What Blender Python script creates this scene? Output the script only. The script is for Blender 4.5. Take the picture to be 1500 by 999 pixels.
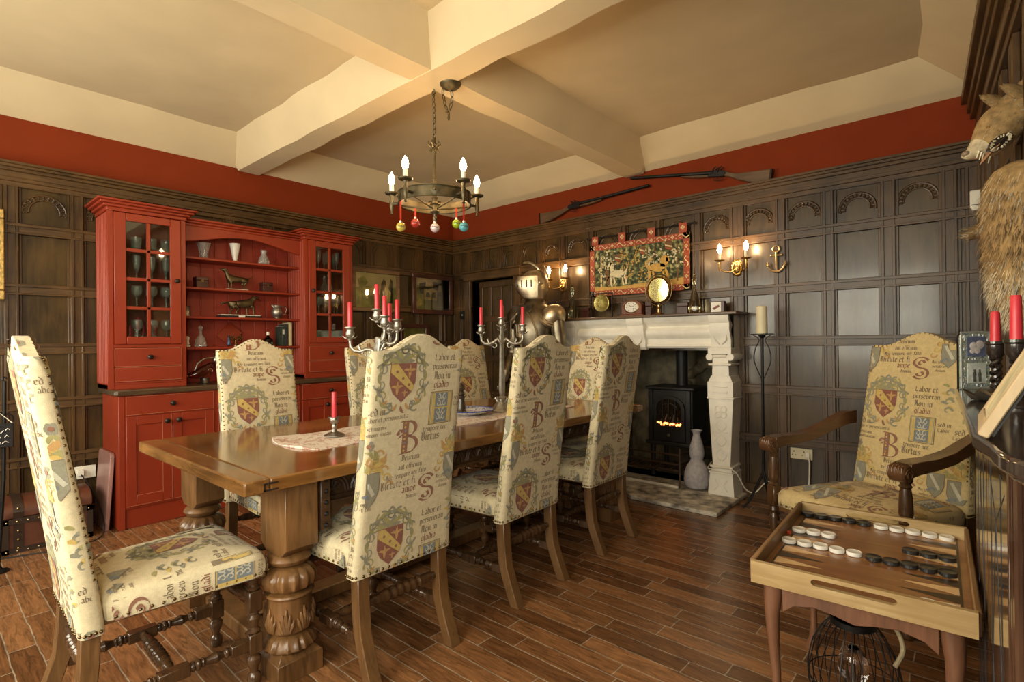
import bpy, math, random
from mathutils import Vector, Matrix
from math import sin, cos, pi, radians, sqrt
random.seed(7)
S = bpy.context.scene
COL = S.collection
for o in list(bpy.data.objects):
    bpy.data.objects.remove(o)

# ------------------------------------------------------------------ camera
YAW, PIT, ROL = radians(41.26), radians(.154), radians(-.593)
_f = Vector((-sin(YAW)*cos(PIT), cos(YAW)*cos(PIT), sin(PIT)))
_r = Vector((cos(YAW), sin(YAW), 0)); _u = _r.cross(_f)
_r2 = _r*cos(ROL) + _u*sin(ROL); _u2 = -_r*sin(ROL) + _u*cos(ROL)
cam = bpy.data.objects.new('camera', bpy.data.cameras.new('camera'))
cam.data.sensor_width = 36; cam.data.lens = 36*780.1/1500
cam.data.clip_start = .02; cam.data.clip_end = 100
cam.matrix_world = Matrix(((_r2.x, _u2.x, -_f.x, 0), (_r2.y, _u2.y, -_f.y, 0), (_r2.z, _u2.z, -_f.z, 1.2), (0, 0, 0, 1)))
COL.objects.link(cam); S.camera = cam

# ------------------------------------------------------------------ world, lights, exposure
S.view_settings.view_transform = 'Standard'; S.view_settings.look = 'None'
S.view_settings.gamma = 1; S.view_settings.use_curve_mapping = False
S.view_settings.exposure = 0.4
S.cycles.use_denoising = True
S.cycles.max_bounces = 10; S.cycles.diffuse_bounces = 6
S.cycles.sample_clamp_indirect = 6
W = bpy.data.worlds.new('sky'); S.world = W; W.use_nodes = True
W.node_tree.nodes['Background'].inputs[0].default_value = (.78, .92, .86, 1)
W.node_tree.nodes['Background'].inputs[1].default_value = 1.6
def area(name, loc, aim, sx, sy, power, col):
    l = bpy.data.lights.new(name, 'AREA'); l.shape = 'RECTANGLE'; l.size = sx; l.size_y = sy
    l.energy = power; l.color = col
    o = bpy.data.objects.new(name, l); o.location = loc
    o.rotation_euler = (Vector(aim)-Vector(loc)).to_track_quat('-Z', 'Y').to_euler()
    COL.objects.link(o); return o
DAY = (1.0, .91, .72)
area('window_daylight', (-3.3, -1.42, 1.55), (-3.1, 2.5, 1.3), 1.5, 1.4, 80, DAY)
area('window_daylight', (-1.2, -1.42, 1.55), (-1.4, 2.5, 1.3), 1.5, 1.4, 80, DAY)
area('window_daylight', (.52, -.62, 1.55), (-2.5, 1.2, 1.1), .75, 1.4, 46, DAY)
BULB = 150.0      # emission of every lit candle bulb
EMIT_COL = (1, .64, .3)

# ------------------------------------------------------------------ mesh builder
class MB:
    def __init__(s): s.v, s.f, s.m, s.M, s.mi = [], [], [], None, 0
    def add(s, vs, fs, mi=None):
        n = len(s.v); mi = s.mi if mi is None else mi
        if s.M is not None: vs = [s.M @ Vector(p) for p in vs]
        s.v += [tuple(p) for p in vs]
        for f in fs: s.f.append([i+n for i in f]); s.m.append(mi)
        return s
    def box(s, x0, x1, y0, y1, z0, z1, mi=None):
        x0, x1 = min(x0, x1), max(x0, x1); y0, y1 = min(y0, y1), max(y0, y1); z0, z1 = min(z0, z1), max(z0, z1)
        return s.add([(x0,y0,z0),(x1,y0,z0),(x1,y1,z0),(x0,y1,z0),(x0,y0,z1),(x1,y0,z1),(x1,y1,z1),(x0,y1,z1)],
                     [(3,2,1,0),(4,5,6,7),(0,1,5,4),(1,2,6,5),(2,3,7,6),(3,0,4,7)], mi)
    def frustum(s, c, w0, d0, w1, d1, z0, z1, mi=None):
        x, y = c
        return s.add([(x-w0/2,y-d0/2,z0),(x+w0/2,y-d0/2,z0),(x+w0/2,y+d0/2,z0),(x-w0/2,y+d0/2,z0),
                      (x-w1/2,y-d1/2,z1),(x+w1/2,y-d1/2,z1),(x+w1/2,y+d1/2,z1),(x-w1/2,y+d1/2,z1)],
                     [(3,2,1,0),(4,5,6,7),(0,1,5,4),(1,2,6,5),(2,3,7,6),(3,0,4,7)], mi)
    def lathe(s, prof, seg=16, c=(0,0,0), mi=None, mod=None, M=None, sx=1, sy=1):
        vs, fs = [], []
        for k, (r, z) in enumerate(prof):
            for i in range(seg):
                a = 2*pi*i/seg; rr = r
                if mod: rr = r*(1+mod(a, z))
                vs.append(Vector((rr*cos(a)*sx, rr*sin(a)*sy, z)))
        n = len(prof)
        for k in range(n-1):
            for i in range(seg):
                j = (i+1) % seg
                fs.append((k*seg+i, k*seg+j, (k+1)*seg+j, (k+1)*seg+i))
        if prof[0][0] > 1e-5: fs.append(tuple(range(seg-1, -1, -1)))
        if prof[-1][0] > 1e-5: fs.append(tuple((n-1)*seg+i for i in range(seg)))
        if M is not None: vs = [M @ p for p in vs]
        return s.add([p+Vector(c) for p in vs], fs, mi)
    def rod(s, a, b, prof, seg=12, mi=None, mod=None):
        # lathe along a->b; prof = [(t in 0..1, radius)]
        a, b = Vector(a), Vector(b); d = b-a; L = d.length
        M = d.to_track_quat('Z', 'Y').to_matrix()
        return s.lathe([(r, t*L) for t, r in prof], seg, a, mi, mod, M)
    def tube(s, pts, r, seg=8, mi=None, closed=False, flat=1.0, up=None):
        pts = [Vector(p) for p in pts]; n = len(pts); vs, fs = [], []
        N = None
        for k, p in enumerate(pts):
            if closed: t = pts[(k+1) % n]-pts[k-1]
            else: t = pts[min(k+1, n-1)]-pts[max(k-1, 0)]
            t = t.normalized() if t.length > 1e-9 else Vector((0,0,1))
            if N is None:
                ref = Vector(up) if up else (Vector((0,0,1)) if abs(t.z) < .9 else Vector((1,0,0)))
                N = (ref-t*ref.dot(t)).normalized()
            else: N = (N-t*N.dot(t)).normalized()
            B = t.cross(N); rr = r[k] if isinstance(r, (list, tuple)) else r
            for i in range(seg):
                a = 2*pi*i/seg
                vs.append(p+N*(rr*cos(a)*flat)+B*(rr*sin(a)))
        for k in range(n if closed else n-1):
            k2 = (k+1) % n
            for i in range(seg):
                j = (i+1) % seg
                fs.append((k*seg+i, k*seg+j, k2*seg+j, k2*seg+i))
        if not closed:
            fs.append(tuple(range(seg-1, -1, -1))); fs.append(tuple((n-1)*seg+i for i in range(seg)))
        return s.add(vs, fs, mi)
    def prism(s, poly, h0, h1, ax='z', mi=None):
        def P(a, b, h): return {'z': (a, b, h), 'y': (a, h, b), 'x': (h, a, b)}[ax]
        n = len(poly)
        vs = [P(a, b, h0) for a, b in poly]+[P(a, b, h1) for a, b in poly]
        fs = [tuple(range(n-1, -1, -1)), tuple(range(n, 2*n))]
        fs += [(i, (i+1) % n, n+(i+1) % n, n+i) for i in range(n)]
        return s.add(vs, fs, mi)
    def ball(s, c, r, seg=12, mi=None, M=None):
        rx, ry, rz = r if isinstance(r, (tuple, list)) else (r, r, r)
        k = max(4, seg//2)
        prof = [(sin(pi*i/k) if 0 < i < k else 0, -cos(pi*i/k)) for i in range(k+1)]
        vs, fs = [], []
        for (q, z) in prof:
            for i in range(seg):
                a = 2*pi*i/seg; vs.append(Vector((q*cos(a)*rx, q*sin(a)*ry, z*rz)))
        for kk in range(k):
            for i in range(seg):
                j = (i+1) % seg; fs.append((kk*seg+i, kk*seg+j, (kk+1)*seg+j, (kk+1)*seg+i))
        if M is not None: vs = [M @ p for p in vs]
        return s.add([p+Vector(c) for p in vs], fs, mi)
    def loft(s, rings, mi=None, cap=True):
        n = len(rings[0]); vs = [p for r in rings for p in r]; fs = []
        for k in range(len(rings)-1):
            for i in range(n):
                j = (i+1) % n; fs.append((k*n+i, k*n+j, (k+1)*n+j, (k+1)*n+i))
        if cap: fs.append(tuple(range(n-1, -1, -1))); fs.append(tuple((len(rings)-1)*n+i for i in range(n)))
        return s.add(vs, fs, mi)
    def build(s, name, mats, parent=None, world=True, smooth=35, bevel=0, bseg=1, sub=0):
        off = Vector((0, 0, 0))
        if world and parent is not None:
            p = parent
            while p is not None: off = off+p.location; p = p.parent
        me = bpy.data.meshes.new(name)
        me.from_pydata([(x-off.x, y-off.y, z-off.z) for x, y, z in s.v], [], s.f)
        if not isinstance(mats, (list, tuple)): mats = [mats]
        for m in mats: me.materials.append(m)
        me.polygons.foreach_set('material_index', s.m)
        if smooth:
            me.polygons.foreach_set('use_smooth', [True]*len(me.polygons))
            me.set_sharp_from_angle(angle=radians(smooth))
        me.update()
        o = bpy.data.objects.new(name, me); COL.objects.link(o)
        if parent is not None: o.parent = parent
        if bevel:
            b = o.modifiers.new('bevel', 'BEVEL'); b.width = bevel; b.segments = bseg; b.limit_method = 'ANGLE'; b.angle_limit = radians(50)
        if sub:
            b = o.modifiers.new('sub', 'SUBSURF'); b.levels = sub; b.render_levels = sub
        return o

def tag(o, label, cat, group=None):
    o['label'] = label; o['category'] = cat
    if group: o['group'] = group
    return o
def thing(name, loc, label, cat, group=None, rotz=0):
    o = bpy.data.objects.new(name, None); o.empty_display_size = .1
    o.location = loc; o.rotation_euler = (0, 0, rotz); COL.objects.link(o)
    return tag(o, label, cat, group)
def struct(o): o['kind'] = 'structure'; return o
def lab(o, l): o['label'] = l; return o
def copy_tree(o, parent=None):
    c = o.copy(); COL.objects.link(c)
    if parent is not None: c.parent = parent
    for ch in list(o.children): copy_tree(ch, c)
    return c
def single(name, mb, mats, loc, label, cat, group=None, **k):
    # a thing that is one mesh, its origin at loc (mesh given in world coordinates)
    mb.v = [(x-loc[0], y-loc[1], z-loc[2]) for x, y, z in mb.v]
    o = mb.build(name, mats, None, **k); o.location = loc
    return tag(o, label, cat, group)
def arc(cx, cy, r, a0, a1, n):
    return [(cx+r*cos(a0+(a1-a0)*i/n), cy+r*sin(a0+(a1-a0)*i/n)) for i in range(n+1)]
ORD = ['first', 'second', 'third', 'fourth', 'fifth', 'sixth', 'seventh', 'eighth']

# ------------------------------------------------------------------ materials
def nodes(name):
    m = bpy.data.materials.new(name); m.use_nodes = True
    return m, m.node_tree.nodes, m.node_tree.links, m.node_tree.nodes['Principled BSDF']
def plain(name, col, rough=.5, metal=0., var=.12, scale=12, bump=0., coat=0., **kw):
    m, N, L, B = nodes(name)
    t = N.new('ShaderNodeTexCoord'); n = N.new('ShaderNodeTexNoise'); n.inputs['Scale'].default_value = scale; n.inputs['Detail'].default_value = 5
    L.new(t.outputs['Object'], n.inputs['Vector'])
    r = N.new('ShaderNodeValToRGB')
    r.color_ramp.elements[0].position = .3; r.color_ramp.elements[1].position = .7
    r.color_ramp.elements[0].color = (*[c*(1-var) for c in col], 1); r.color_ramp.elements[1].color = (*[min(1, c*(1+var)) for c in col], 1)
    L.new(n.outputs['Fac'], r.inputs['Fac']); L.new(r.outputs['Color'], B.inputs['Base Color'])
    B.inputs['Roughness'].default_value = rough; B.inputs['Metallic'].default_value = metal
    if coat: B.inputs['Coat Weight'].default_value = coat; B.inputs['Coat Roughness'].default_value = .12
    if bump:
        b = N.new('ShaderNodeBump'); b.inputs['Strength'].default_value = bump; b.inputs['Distance'].default_value = .004
        L.new(n.outputs['Fac'], b.inputs['Height']); L.new(b.outputs['Normal'], B.inputs['Normal'])
    for k, v in kw.items(): B.inputs[k].default_value = v
    return m
def wood(name, c0, c1, rough=.4, axis='y', scale=6, stretch=14, coat=0., bump=.25, c2=None):
    m, N, L, B = nodes(name)
    t = N.new('ShaderNodeTexCoord'); mp = N.new('ShaderNodeMapping')
    sc = {'x': (1, stretch, stretch), 'y': (stretch, 1, stretch), 'z': (stretch, stretch, 1)}[axis]
    mp.inputs['Scale'].default_value = sc
    L.new(t.outputs['Object'], mp.inputs['Vector'])
    n = N.new('ShaderNodeTexNoise'); n.inputs['Scale'].default_value = scale; n.inputs['Detail'].default_value = 8; n.inputs['Roughness'].default_value = .62; n.inputs['Distortion'].default_value = .6
    L.new(mp.outputs['Vector'], n.inputs['Vector'])
    n2 = N.new('ShaderNodeTexNoise'); n2.inputs['Scale'].default_value = 3.2; n2.inputs['Detail'].default_value = 3
    L.new(t.outputs['Object'], n2.inputs['Vector'])
    mx = N.new('ShaderNodeMath'); mx.operation = 'MULTIPLY_ADD'; mx.inputs[1].default_value = .55
    L.new(n2.outputs['Fac'], mx.inputs[0])
    ad = N.new('ShaderNodeMath'); ad.operation = 'MULTIPLY'; ad.inputs[1].default_value = .5; L.new(n.outputs['Fac'], ad.inputs[0])
    L.new(ad.outputs[0], mx.inputs[2])
    r = N.new('ShaderNodeValToRGB'); e = r.color_ramp.elements
    e[0].position = .36; e[0].color = (*c0, 1); e[1].position = .68; e[1].color = (*c1, 1)
    if c2: q = e.new(.52); q.color = (*c2, 1)
    L.new(mx.outputs[0], r.inputs['Fac']); L.new(r.outputs['Color'], B.inputs['Base Color'])
    B.inputs['Roughness'].default_value = rough
    if coat: B.inputs['Coat Weight'].default_value = coat; B.inputs['Coat Roughness'].default_value = .1
    b = N.new('ShaderNodeBump'); b.inputs['Strength'].default_value = bump; b.inputs['Distance'].default_value = .002
    L.new(n.outputs['Fac'], b.inputs['Height']); L.new(b.outputs['Normal'], B.inputs['Normal'])
    return m
def emit(name, col, st):
    m, N, L, B = nodes(name)
    B.inputs['Base Color'].default_value = (*col, 1); B.inputs['Emission Color'].default_value = (*col, 1); B.inputs['Emission Strength'].default_value = st
    return m
def glass(name, col=(1, 1, 1), rough=.02, ior=1.45):
    m, N, L, B = nodes(name)
    B.inputs['Base Color'].default_value = (*col, 1); B.inputs['Transmission Weight'].default_value = 1; B.inputs['Roughness'].default_value = rough; B.inputs['IOR'].default_value = ior
    return m
def thin_glass(name, tint=(.9, .95, .92), refl=.12):
    # a single pane: part clear, part mirror
    m, N, L, B = nodes(name); N.remove(B)
    o = N['Material Output']; tr = N.new('ShaderNodeBsdfTransparent'); gl = N.new('ShaderNodeBsdfGlossy'); mx = N.new('ShaderNodeMixShader')
    tr.inputs[0].default_value = (*tint, 1); gl.inputs['Roughness'].default_value = .03
    fr = N.new('ShaderNodeFresnel'); fr.inputs[0].default_value = 1.5
    ad = N.new('ShaderNodeMath'); ad.operation = 'MULTIPLY_ADD'; ad.inputs[1].default_value = 1.5; ad.inputs[2].default_value = refl*.3
    L.new(fr.outputs[0], ad.inputs[0]); L.new(ad.outputs[0], mx.inputs[0]); L.new(tr.outputs[0], mx.inputs[1]); L.new(gl.outputs[0], mx.inputs[2]); L.new(mx.outputs[0], o.inputs['Surface'])
    return m

OAK = wood('dark_oak', (.020, .010, .004), (.105, .053, .016), .36, 'z', 5, 12, bump=.3)
OAKP = wood('oak_panel', (.018, .010, .003), (.088, .050, .014), .31, 'z', 4, 8, bump=.3, coat=.2)
OAKX = wood('oak_rail', (.024, .012, .004), (.125, .064, .020), .38, 'x', 5, 12, bump=.3)
OAKY = wood('oak_rail_side', (.024, .012, .004), (.125, .064, .020), .38, 'y', 5, 12, bump=.3)
CHW = wood('chair_oak', (.07, .033, .012), (.21, .108, .040), .38, 'z', 7, 10, coat=.1)
CHD = wood('turned_oak', (.022, .011, .006), (.115, .056, .022), .26, 'z', 7, 8, coat=.2)
TBL = wood('table_oak', (.085, .036, .009), (.32, .150, .038), .15, 'y', 4, 9, coat=.45, bump=.06, c2=(.19, .085, .022))
TBLX = wood('table_oak_end', (.10, .044, .012), (.34, .165, .05), .24, 'x', 4, 9, coat=.3, bump=.08)
TLEG = wood('table_leg_oak', (.055, .026, .009), (.24, .118, .042), .36, 'z', 6, 9, coat=.1)
CARV = wood('carved_oak', (.03, .016, .008), (.11, .056, .024), .4, 'y', 6, 8)
MAHOG = wood('mahogany', (.10, .028, .012), (.24, .075, .033), .28, 'x', 6, 8, coat=.3)
EBON = wood('ebonised_wood', (.012, .009, .008), (.04, .028, .022), .22, 'y', 6, 8, coat=.4)
RED = plain('red_paint', (.25, .028, .008), .42, 0, .08, 5)
REDEDGE = plain('worn_paint_edge', (.46, .13, .06), .6)
IRON = plain('black_iron', (.018, .017, .017), .45, .6, .3, 20)
BRASS = plain('brass', (.56, .38, .14), .28, 1, .1)
ABRASS = plain('antique_brass', (.24, .165, .075), .36, 1, .25, 25)
BRONZE = plain('bronze', (.12, .09, .045), .4, .8, .3, 30)
SILVER = plain('aged_silver', (.36, .34, .29), .42, .9, .25, 40)
PEWTER = plain('pewter', (.34, .32, .29), .34, 1, .2, 25)
WAXRED = plain('red_wax', (.62, .035, .05), .38, 0, .06)
WAXCREAM = plain('cream_wax', (.78, .70, .46), .5, 0, .06)
STONE = plain('white_stone', (.84, .81, .72), .6, 0, .06, 14, .25)
WHITEP = plain('white_plastic', (.75, .72, .62), .35, 0, .03)
BLACKP = plain('black_plastic', (.015, .015, .016), .35, 0, .1)
NAIL = plain('brass_nail', (.16, .11, .055), .35, 1, .2)
CRYSTAL = glass('cut_crystal', (.95, .95, .9), .04, 1.5); CRYSTAL.node_tree.nodes['Principled BSDF'].inputs['Transmission Weight'].default_value = .82
BOTGREEN = glass('dark_bottle_glass', (.06, .09, .05), .05)
PANE = thin_glass('window_pane')
BULBM = emit('lit_bulb', EMIT_COL, BULB)
# ------------------------------------------------------------------ the room
XL, YB, YF, ZT, ZC = -4.65, 4.27, -1.3, 2.68, 2.87
def xw(y): return .03+.0664*(YB-y)           # the right wall is not quite square to the others

# floor: narrow wood-look tiles laid across the room
def floor_mat():
    m, N, L, B = nodes('floor_tiles')
    t = N.new('ShaderNodeTexCoord')
    nz = N.new('ShaderNodeTexNoise'); nz.inputs['Scale'].default_value = 9; nz.inputs['Detail'].default_value = 3
    L.new(t.outputs['Object'], nz.inputs['Vector'])
    wob = N.new('ShaderNodeMixRGB'); wob.blend_type = 'ADD'; wob.inputs[0].default_value = .012
    L.new(t.outputs['Object'], wob.inputs[1]); L.new(nz.outputs['Color'], wob.inputs[2])
    b = N.new('ShaderNodeTexBrick'); b.offset = .38; b.offset_frequency = 2; b.squash = .82; b.squash_frequency = 3
    b.inputs['Scale'].default_value = 1; b.inputs['Brick Width'].default_value = .50; b.inputs['Row Height'].default_value = .088
    b.inputs['Mortar Size'].default_value = .0028; b.inputs['Mortar Smooth'].default_value = .4; b.inputs['Bias'].default_value = -.1
    b.inputs['Color1'].default_value = (.12, .052, .020, 1); b.inputs['Color2'].default_value = (.30, .145, .062, 1); b.inputs['Mortar'].default_value = (.33, .275, .205, 1)
    L.new(wob.outputs[0], b.inputs['Vector'])
    mp = N.new('ShaderNodeMapping'); mp.inputs['Scale'].default_value = (2.2, 15, 1); L.new(t.outputs['Object'], mp.inputs['Vector'])
    g = N.new('ShaderNodeTexNoise'); g.inputs['Scale'].default_value = 3.2; g.inputs['Detail'].default_value = 9; g.inputs['Roughness'].default_value = .65; g.inputs['Distortion'].default_value = 1.2
    L.new(mp.outputs[0], g.inputs['Vector'])
    r = N.new('ShaderNodeValToRGB'); e = r.color_ramp.elements; e[0].position = .30; e[0].color = (.42, .40, .39, 1); e[1].position = .72; e[1].color = (1.55, 1.5, 1.42, 1)
    L.new(g.outputs['Fac'], r.inputs['Fac'])
    mu = N.new('ShaderNodeMixRGB'); mu.blend_type = 'MULTIPLY'; mu.inputs[0].default_value = 1
    L.new(b.outputs['Color'], mu.inputs[1]); L.new(r.outputs['Color'], mu.inputs[2]); L.new(mu.outputs[0], B.inputs['Base Color'])
    rr = N.new('ShaderNodeMapRange'); rr.inputs[3].default_value = .12; rr.inputs[4].default_value = .34; L.new(g.outputs['Fac'], rr.inputs[0])
    L.new(rr.outputs[0], B.inputs['Roughness'])
    hm = N.new('ShaderNodeMath'); hm.operation = 'MULTIPLY_ADD'; hm.inputs[1].default_value = -1.2; L.new(b.outputs['Fac'], hm.inputs[0]); L.new(g.outputs['Fac'], hm.inputs[2])
    bp = N.new('ShaderNodeBump'); bp.inputs['Strength'].default_value = .35; bp.inputs['Distance'].default_value = .003
    L.new(hm.outputs[0], bp.inputs['Height']); L.new(bp.outputs[0], B.inputs['Normal'])
    return m
b = MB(); b.box(XL-.1, .62, YF-.1, YB+.3, -.1, 0); struct(b.build('floor', floor_mat(), smooth=0))

PLASTER = plain('cream_plaster', (.60, .485, .30), .75, 0, .06, 3, .3)
WALLRED = plain('red_wall_paint', (.19, .026, .004), .8, 0, .08, 4, **{'Specular IOR Level': .2})

# ceiling: flat bays between tapered plaster beams, a sloping cove along the walls
b = MB()
b.box(XL-.1, .62, YF-.1, YB+.1, ZC, ZC+.08)
CV = .30
def cove(p0, p1, inn):
    # p0->p1 along the wall, inn = inward unit vector
    n = 16; rows = []
    for i in range(n+1):
        q = Vector(p0).lerp(Vector(p1), i/n); w = .012*sin(i*2.1)+.008*sin(i*5.3)
        rows.append((q-Vector(inn)*.02, q, q+Vector(inn)*(CV+w), q+Vector(inn)*(CV+w+.02)))
    vs, fs = [], []
    for a0, a, c, d in rows:
        vs += [(a0.x, a0.y, ZC+.02), (a0.x, a0.y, ZT), (a.x, a.y, ZT), (c.x, c.y, ZC-.004), (d.x, d.y, ZC+.02)]
    for i in range(n):
        for k in range(4):
            fs.append((i*5+k, i*5+k+1, i*5+k+6, i*5+k+5))
    b.add(vs, fs)
cove((XL, YF, 0), (XL, YB, 0), (1, 0, 0))
cove((XL, YB, 0), (xw(YB), YB, 0), (0, -1, 0))
cove((xw(YB), YB, 0), (xw(YF), YF, 0), (-1, 0, 0))
cove((XL, YF, 0), (xw(YF), YF, 0), (0, 1, 0))
struct(b.build('ceiling', PLASTER, smooth=30))
def beam(name, p0, p1, w0, w1, zb):
    b = MB(); p0, p1 = Vector(p0), Vector(p1); d = (p1-p0).normalized(); nrm = Vector((-d.y, d.x, 0)); n = 24; rings = []
    for i in range(n+1):
        q = p0.lerp(p1, i/n); w = .007*sin(i*1.7)+.005*sin(i*3.9+1)
        rings.append([q+nrm*(w0/2+w)+Vector((0, 0, zb)), q+nrm*(w1/2+w)+Vector((0, 0, ZC+.01)), q-nrm*(w1/2-w)+Vector((0, 0, ZC+.01)), q-nrm*(w0/2-w*.6)+Vector((0, 0, zb))])
    b.loft(rings); return struct(b.build(name, PLASTER, smooth=40))
beam('trim_1', (XL+.02, 1.92, 0), (xw(1.95)-.02, 1.96, 0), .17, .42, 2.655)
beam('trim_2', (-2.27, YF+.02, 0), (-2.27, YB-.02, 0), .17, .42, 2.658)

# ---- walls
def panel_arch(b, P, c, zc, r, braid):
    # P(a, h, z): a along the wall, h out of the wall
    if braid:
        for rr, th in ((r, .0085), (r-.032, .007)):
            b.tube([P(c+rr*cos(a), .004, zc+rr*sin(a)) for a in [pi*(-.05+1.1*i/18) for i in range(19)]], th, 5)
        for i in range(13):
            a = pi*(-.02+1.04*i/12)
            for s in (-1, 1):
                p0 = P(c+(r-.015)*cos(a), .006, zc+(r-.015)*sin(a)); a2 = a+.11
                p1 = P(c+(r-.015+s*.012)*cos(a2), .006, zc+(r-.015+s*.012)*sin(a2))
                b.tube([p0, p1], .0065, 4)
    else:
        for rr in (r, r-.028):
            pts = [P(c-rr, .004, zc-.09)]+[P(c+rr*cos(a)*(1 if True else 1), .004, zc+rr*1.25*sin(a)) for a in [pi*(1-i/12) for i in range(13)]]+[P(c+rr, .004, zc-.09)]
            b.tube(pts, .005, 5)
def panelling(name, parent, P, a0, a1, stiles, rails, skip, arches, railmat):
    # raised stiles, rails with moulded edges, cornice
    b = MB()
    def bx(x0, x1, h0, h1, z0, z1, mi):
        p, q = P(x0, h0, z0), P(x1, h1, z1); b.box(p[0], q[0], p[1], q[1], p[2], q[2], mi)
    def clear(x0, x1, z0, z1):
        # cut [x0,x1]x[z0,z1] by the skip rectangles (vertical or horizontal strips)
        out = [(x0, x1, z0, z1)]
        for sx0, sx1, sz0, sz1 in skip:
            nxt = []
            for u0, u1, w0, w1 in out:
                if u1 <= sx0 or u0 >= sx1 or w1 <= sz0 or w0 >= sz1: nxt.append((u0, u1, w0, w1)); continue
                if u0 < sx0: nxt.append((u0, sx0, w0, w1))
                if u1 > sx1: nxt.append((sx1, u1, w0, w1))
                m0, m1 = max(u0, sx0), min(u1, sx1)
                if w0 < sz0: nxt.append((m0, m1, w0, sz0))
                if w1 > sz1: nxt.append((m0, m1, sz1, w1))
            out = nxt
        return out
    for s, w in stiles:
        for u0, u1, w0, w1 in clear(s-w, s+w, .1, 2.24): bx(u0, u1, 0, .022, w0, w1, 0)
        for e in (-1, 1):
            for u0, u1, w0, w1 in clear(s+e*(w-.012)-.008, s+e*(w-.012)+.008, .1, 2.24): bx(u0, u1, .0, .031, w0, w1, 0)
            for u0, u1, w0, w1 in clear(s+e*(w+.006)-.007, s+e*(w+.006)+.007, .1, 2.24): bx(u0, u1, .0, .013, w0, w1, 0)
    for z, w in rails:
        for u0, u1, w0, w1 in clear(a0, a1, z-w, z+w): bx(u0, u1, 0, .026, w0, w1, 1)
        for u0, u1, w0, w1 in clear(a0, a1, z+w-.024, z+w-.004): bx(u0, u1, 0, .037, w0, w1, 1)
        for u0, u1, w0, w1 in clear(a0, a1, z-w, z-w+.012): bx(u0, u1, 0, .032, w0, w1, 1)
    for u0, u1, w0, w1 in clear(a0, a1, 0, .11): bx(u0, u1, 0, .03, w0, w1, 1)
    for z0, z1, h in ((2.23, 2.262, .03), (2.262, 2.285, .042), (2.285, 2.325, .034), (2.325, 2.345, .055), (2.345, 2.362, .075), (2.362, 2.378, .09)):
        bx(a0, a1, 0, h, z0, z1, 1)
    b.mi = 0
    for c, zc, r, br in arches: panel_arch(b, P, c, zc, r, br)
    return struct(b.build(name, [OAK, railmat], parent, smooth=40, bevel=.003))

# left wall
b = MB(); b.box(XL-.1, XL, YF-.1, YB+.1, 0, 2.37, 0); b.box(XL-.1, XL, YF-.1, YB+.1, 2.37, ZC, 1)
WL = struct(b.build('wall_left', [OAKP, WALLRED], smooth=0))
PL = lambda a, h, z: (XL+h, a, z)
RAILS = [(1.965, .036), (1.575, .036), (1.19, .036), (.83, .036), (.46, .036)]
panelling('panelling', WL, PL, YF, YB, [(YF+.1+.33*i, .038) for i in range(17)], RAILS, [],
          [(YF+.265+.33*i, 2.09, .112, i < 7) for i in range(16)], OAKY)
# back wall with the doorway and the fireplace opening
FX0, FX1, FZ = -2.75, -1.57, 1.12
DX0, DX1, DZ = -4.33, -3.68, 1.90
b = MB()
for x0, x1, z0, z1 in ((XL-.1, DX0, 0, 2.37), (DX0, DX1, DZ, 2.37), (DX1, FX0, 0, 2.37), (FX0, FX1, FZ, 2.37), (FX1, .16, 0, 2.37)):
    b.box(x0, x1, YB, YB+.1, z0, z1, 0)
b.box(XL-.1, .16, YB, YB+.1, 2.37, ZC, 1)
WB = struct(b.build('wall_back', [OAKP, WALLRED], smooth=0))
PB = lambda a, h, z: (a, YB-h, z)
BST = [(-4.57, .06), (-4.38, .04), (-4.10, .026), (-3.885, .026), (-3.64, .05), (-3.33, .036), (-3.06, .036), (-2.73, .036), (-2.39, .03), (-2.06, .03), (-1.72, .036), (-1.40, .052), (-1.092, .036), (-.784, .036), (-.442, .042), (-.13, .04), (-.02, .04)]
SK = [(DX0, DX1, 0, DZ), (FX0-.18, FX1+.17, 0, 1.39)]
ac = [(.5*(BST[i][0]+BST[i+1][0]), 2.085, min(.105, .5*(BST[i+1][0]-BST[i][0])-.05), BST[i][0] > -3.4) for i in range(1, 15)]
panelling('panelling', WB, PB, XL, .03, BST, RAILS, SK, ac, OAKX)
# fireplace recess
SOOT = plain('sooty_stone', (.16, .135, .085), .8, 0, .6, 9, .8)
b = MB(); y1 = YB+.78
b.box(FX0-.1, FX0, YB+.02, y1, 0, 1.45); b.box(FX1, FX1+.1, YB+.02, y1, 0, 1.45); b.box(FX0-.1, FX1+.1, y1, y1+.1, -.05, 1.45); b.box(FX0-.1, FX1+.1, YB+.02, y1, FZ+.02, FZ+.3); b.box(FX0-.1, FX1+.1, YB, y1, -.1, .0)
struct(b.build('wall_fireplace', SOOT, smooth=0))
RUBBLE = plain('pale_rubble', (.20, .165, .10), .85, 0, .55, 14, .9)
b = MB(); rnd = random.Random(4)
pts = [(-2.15+.62*i/11, .80+.23*sin(pi*min(1, i/9))-.0006*i**3*.9) for i in range(12)]
for i, (x, z) in enumerate(pts):
    for k in range(2): b.ball((x+rnd.uniform(-.02, .02), y1-.03, z+rnd.uniform(-.03, .03)), (.06, .05, .045), 8)
for i in range(9): b.ball((FX1+.0-.02-.03*rnd.random(), y1-.06, .75-.09*i), (.05, .06, .06), 8)
struct(b.build('trim_3', RUBBLE, smooth=60))
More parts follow.
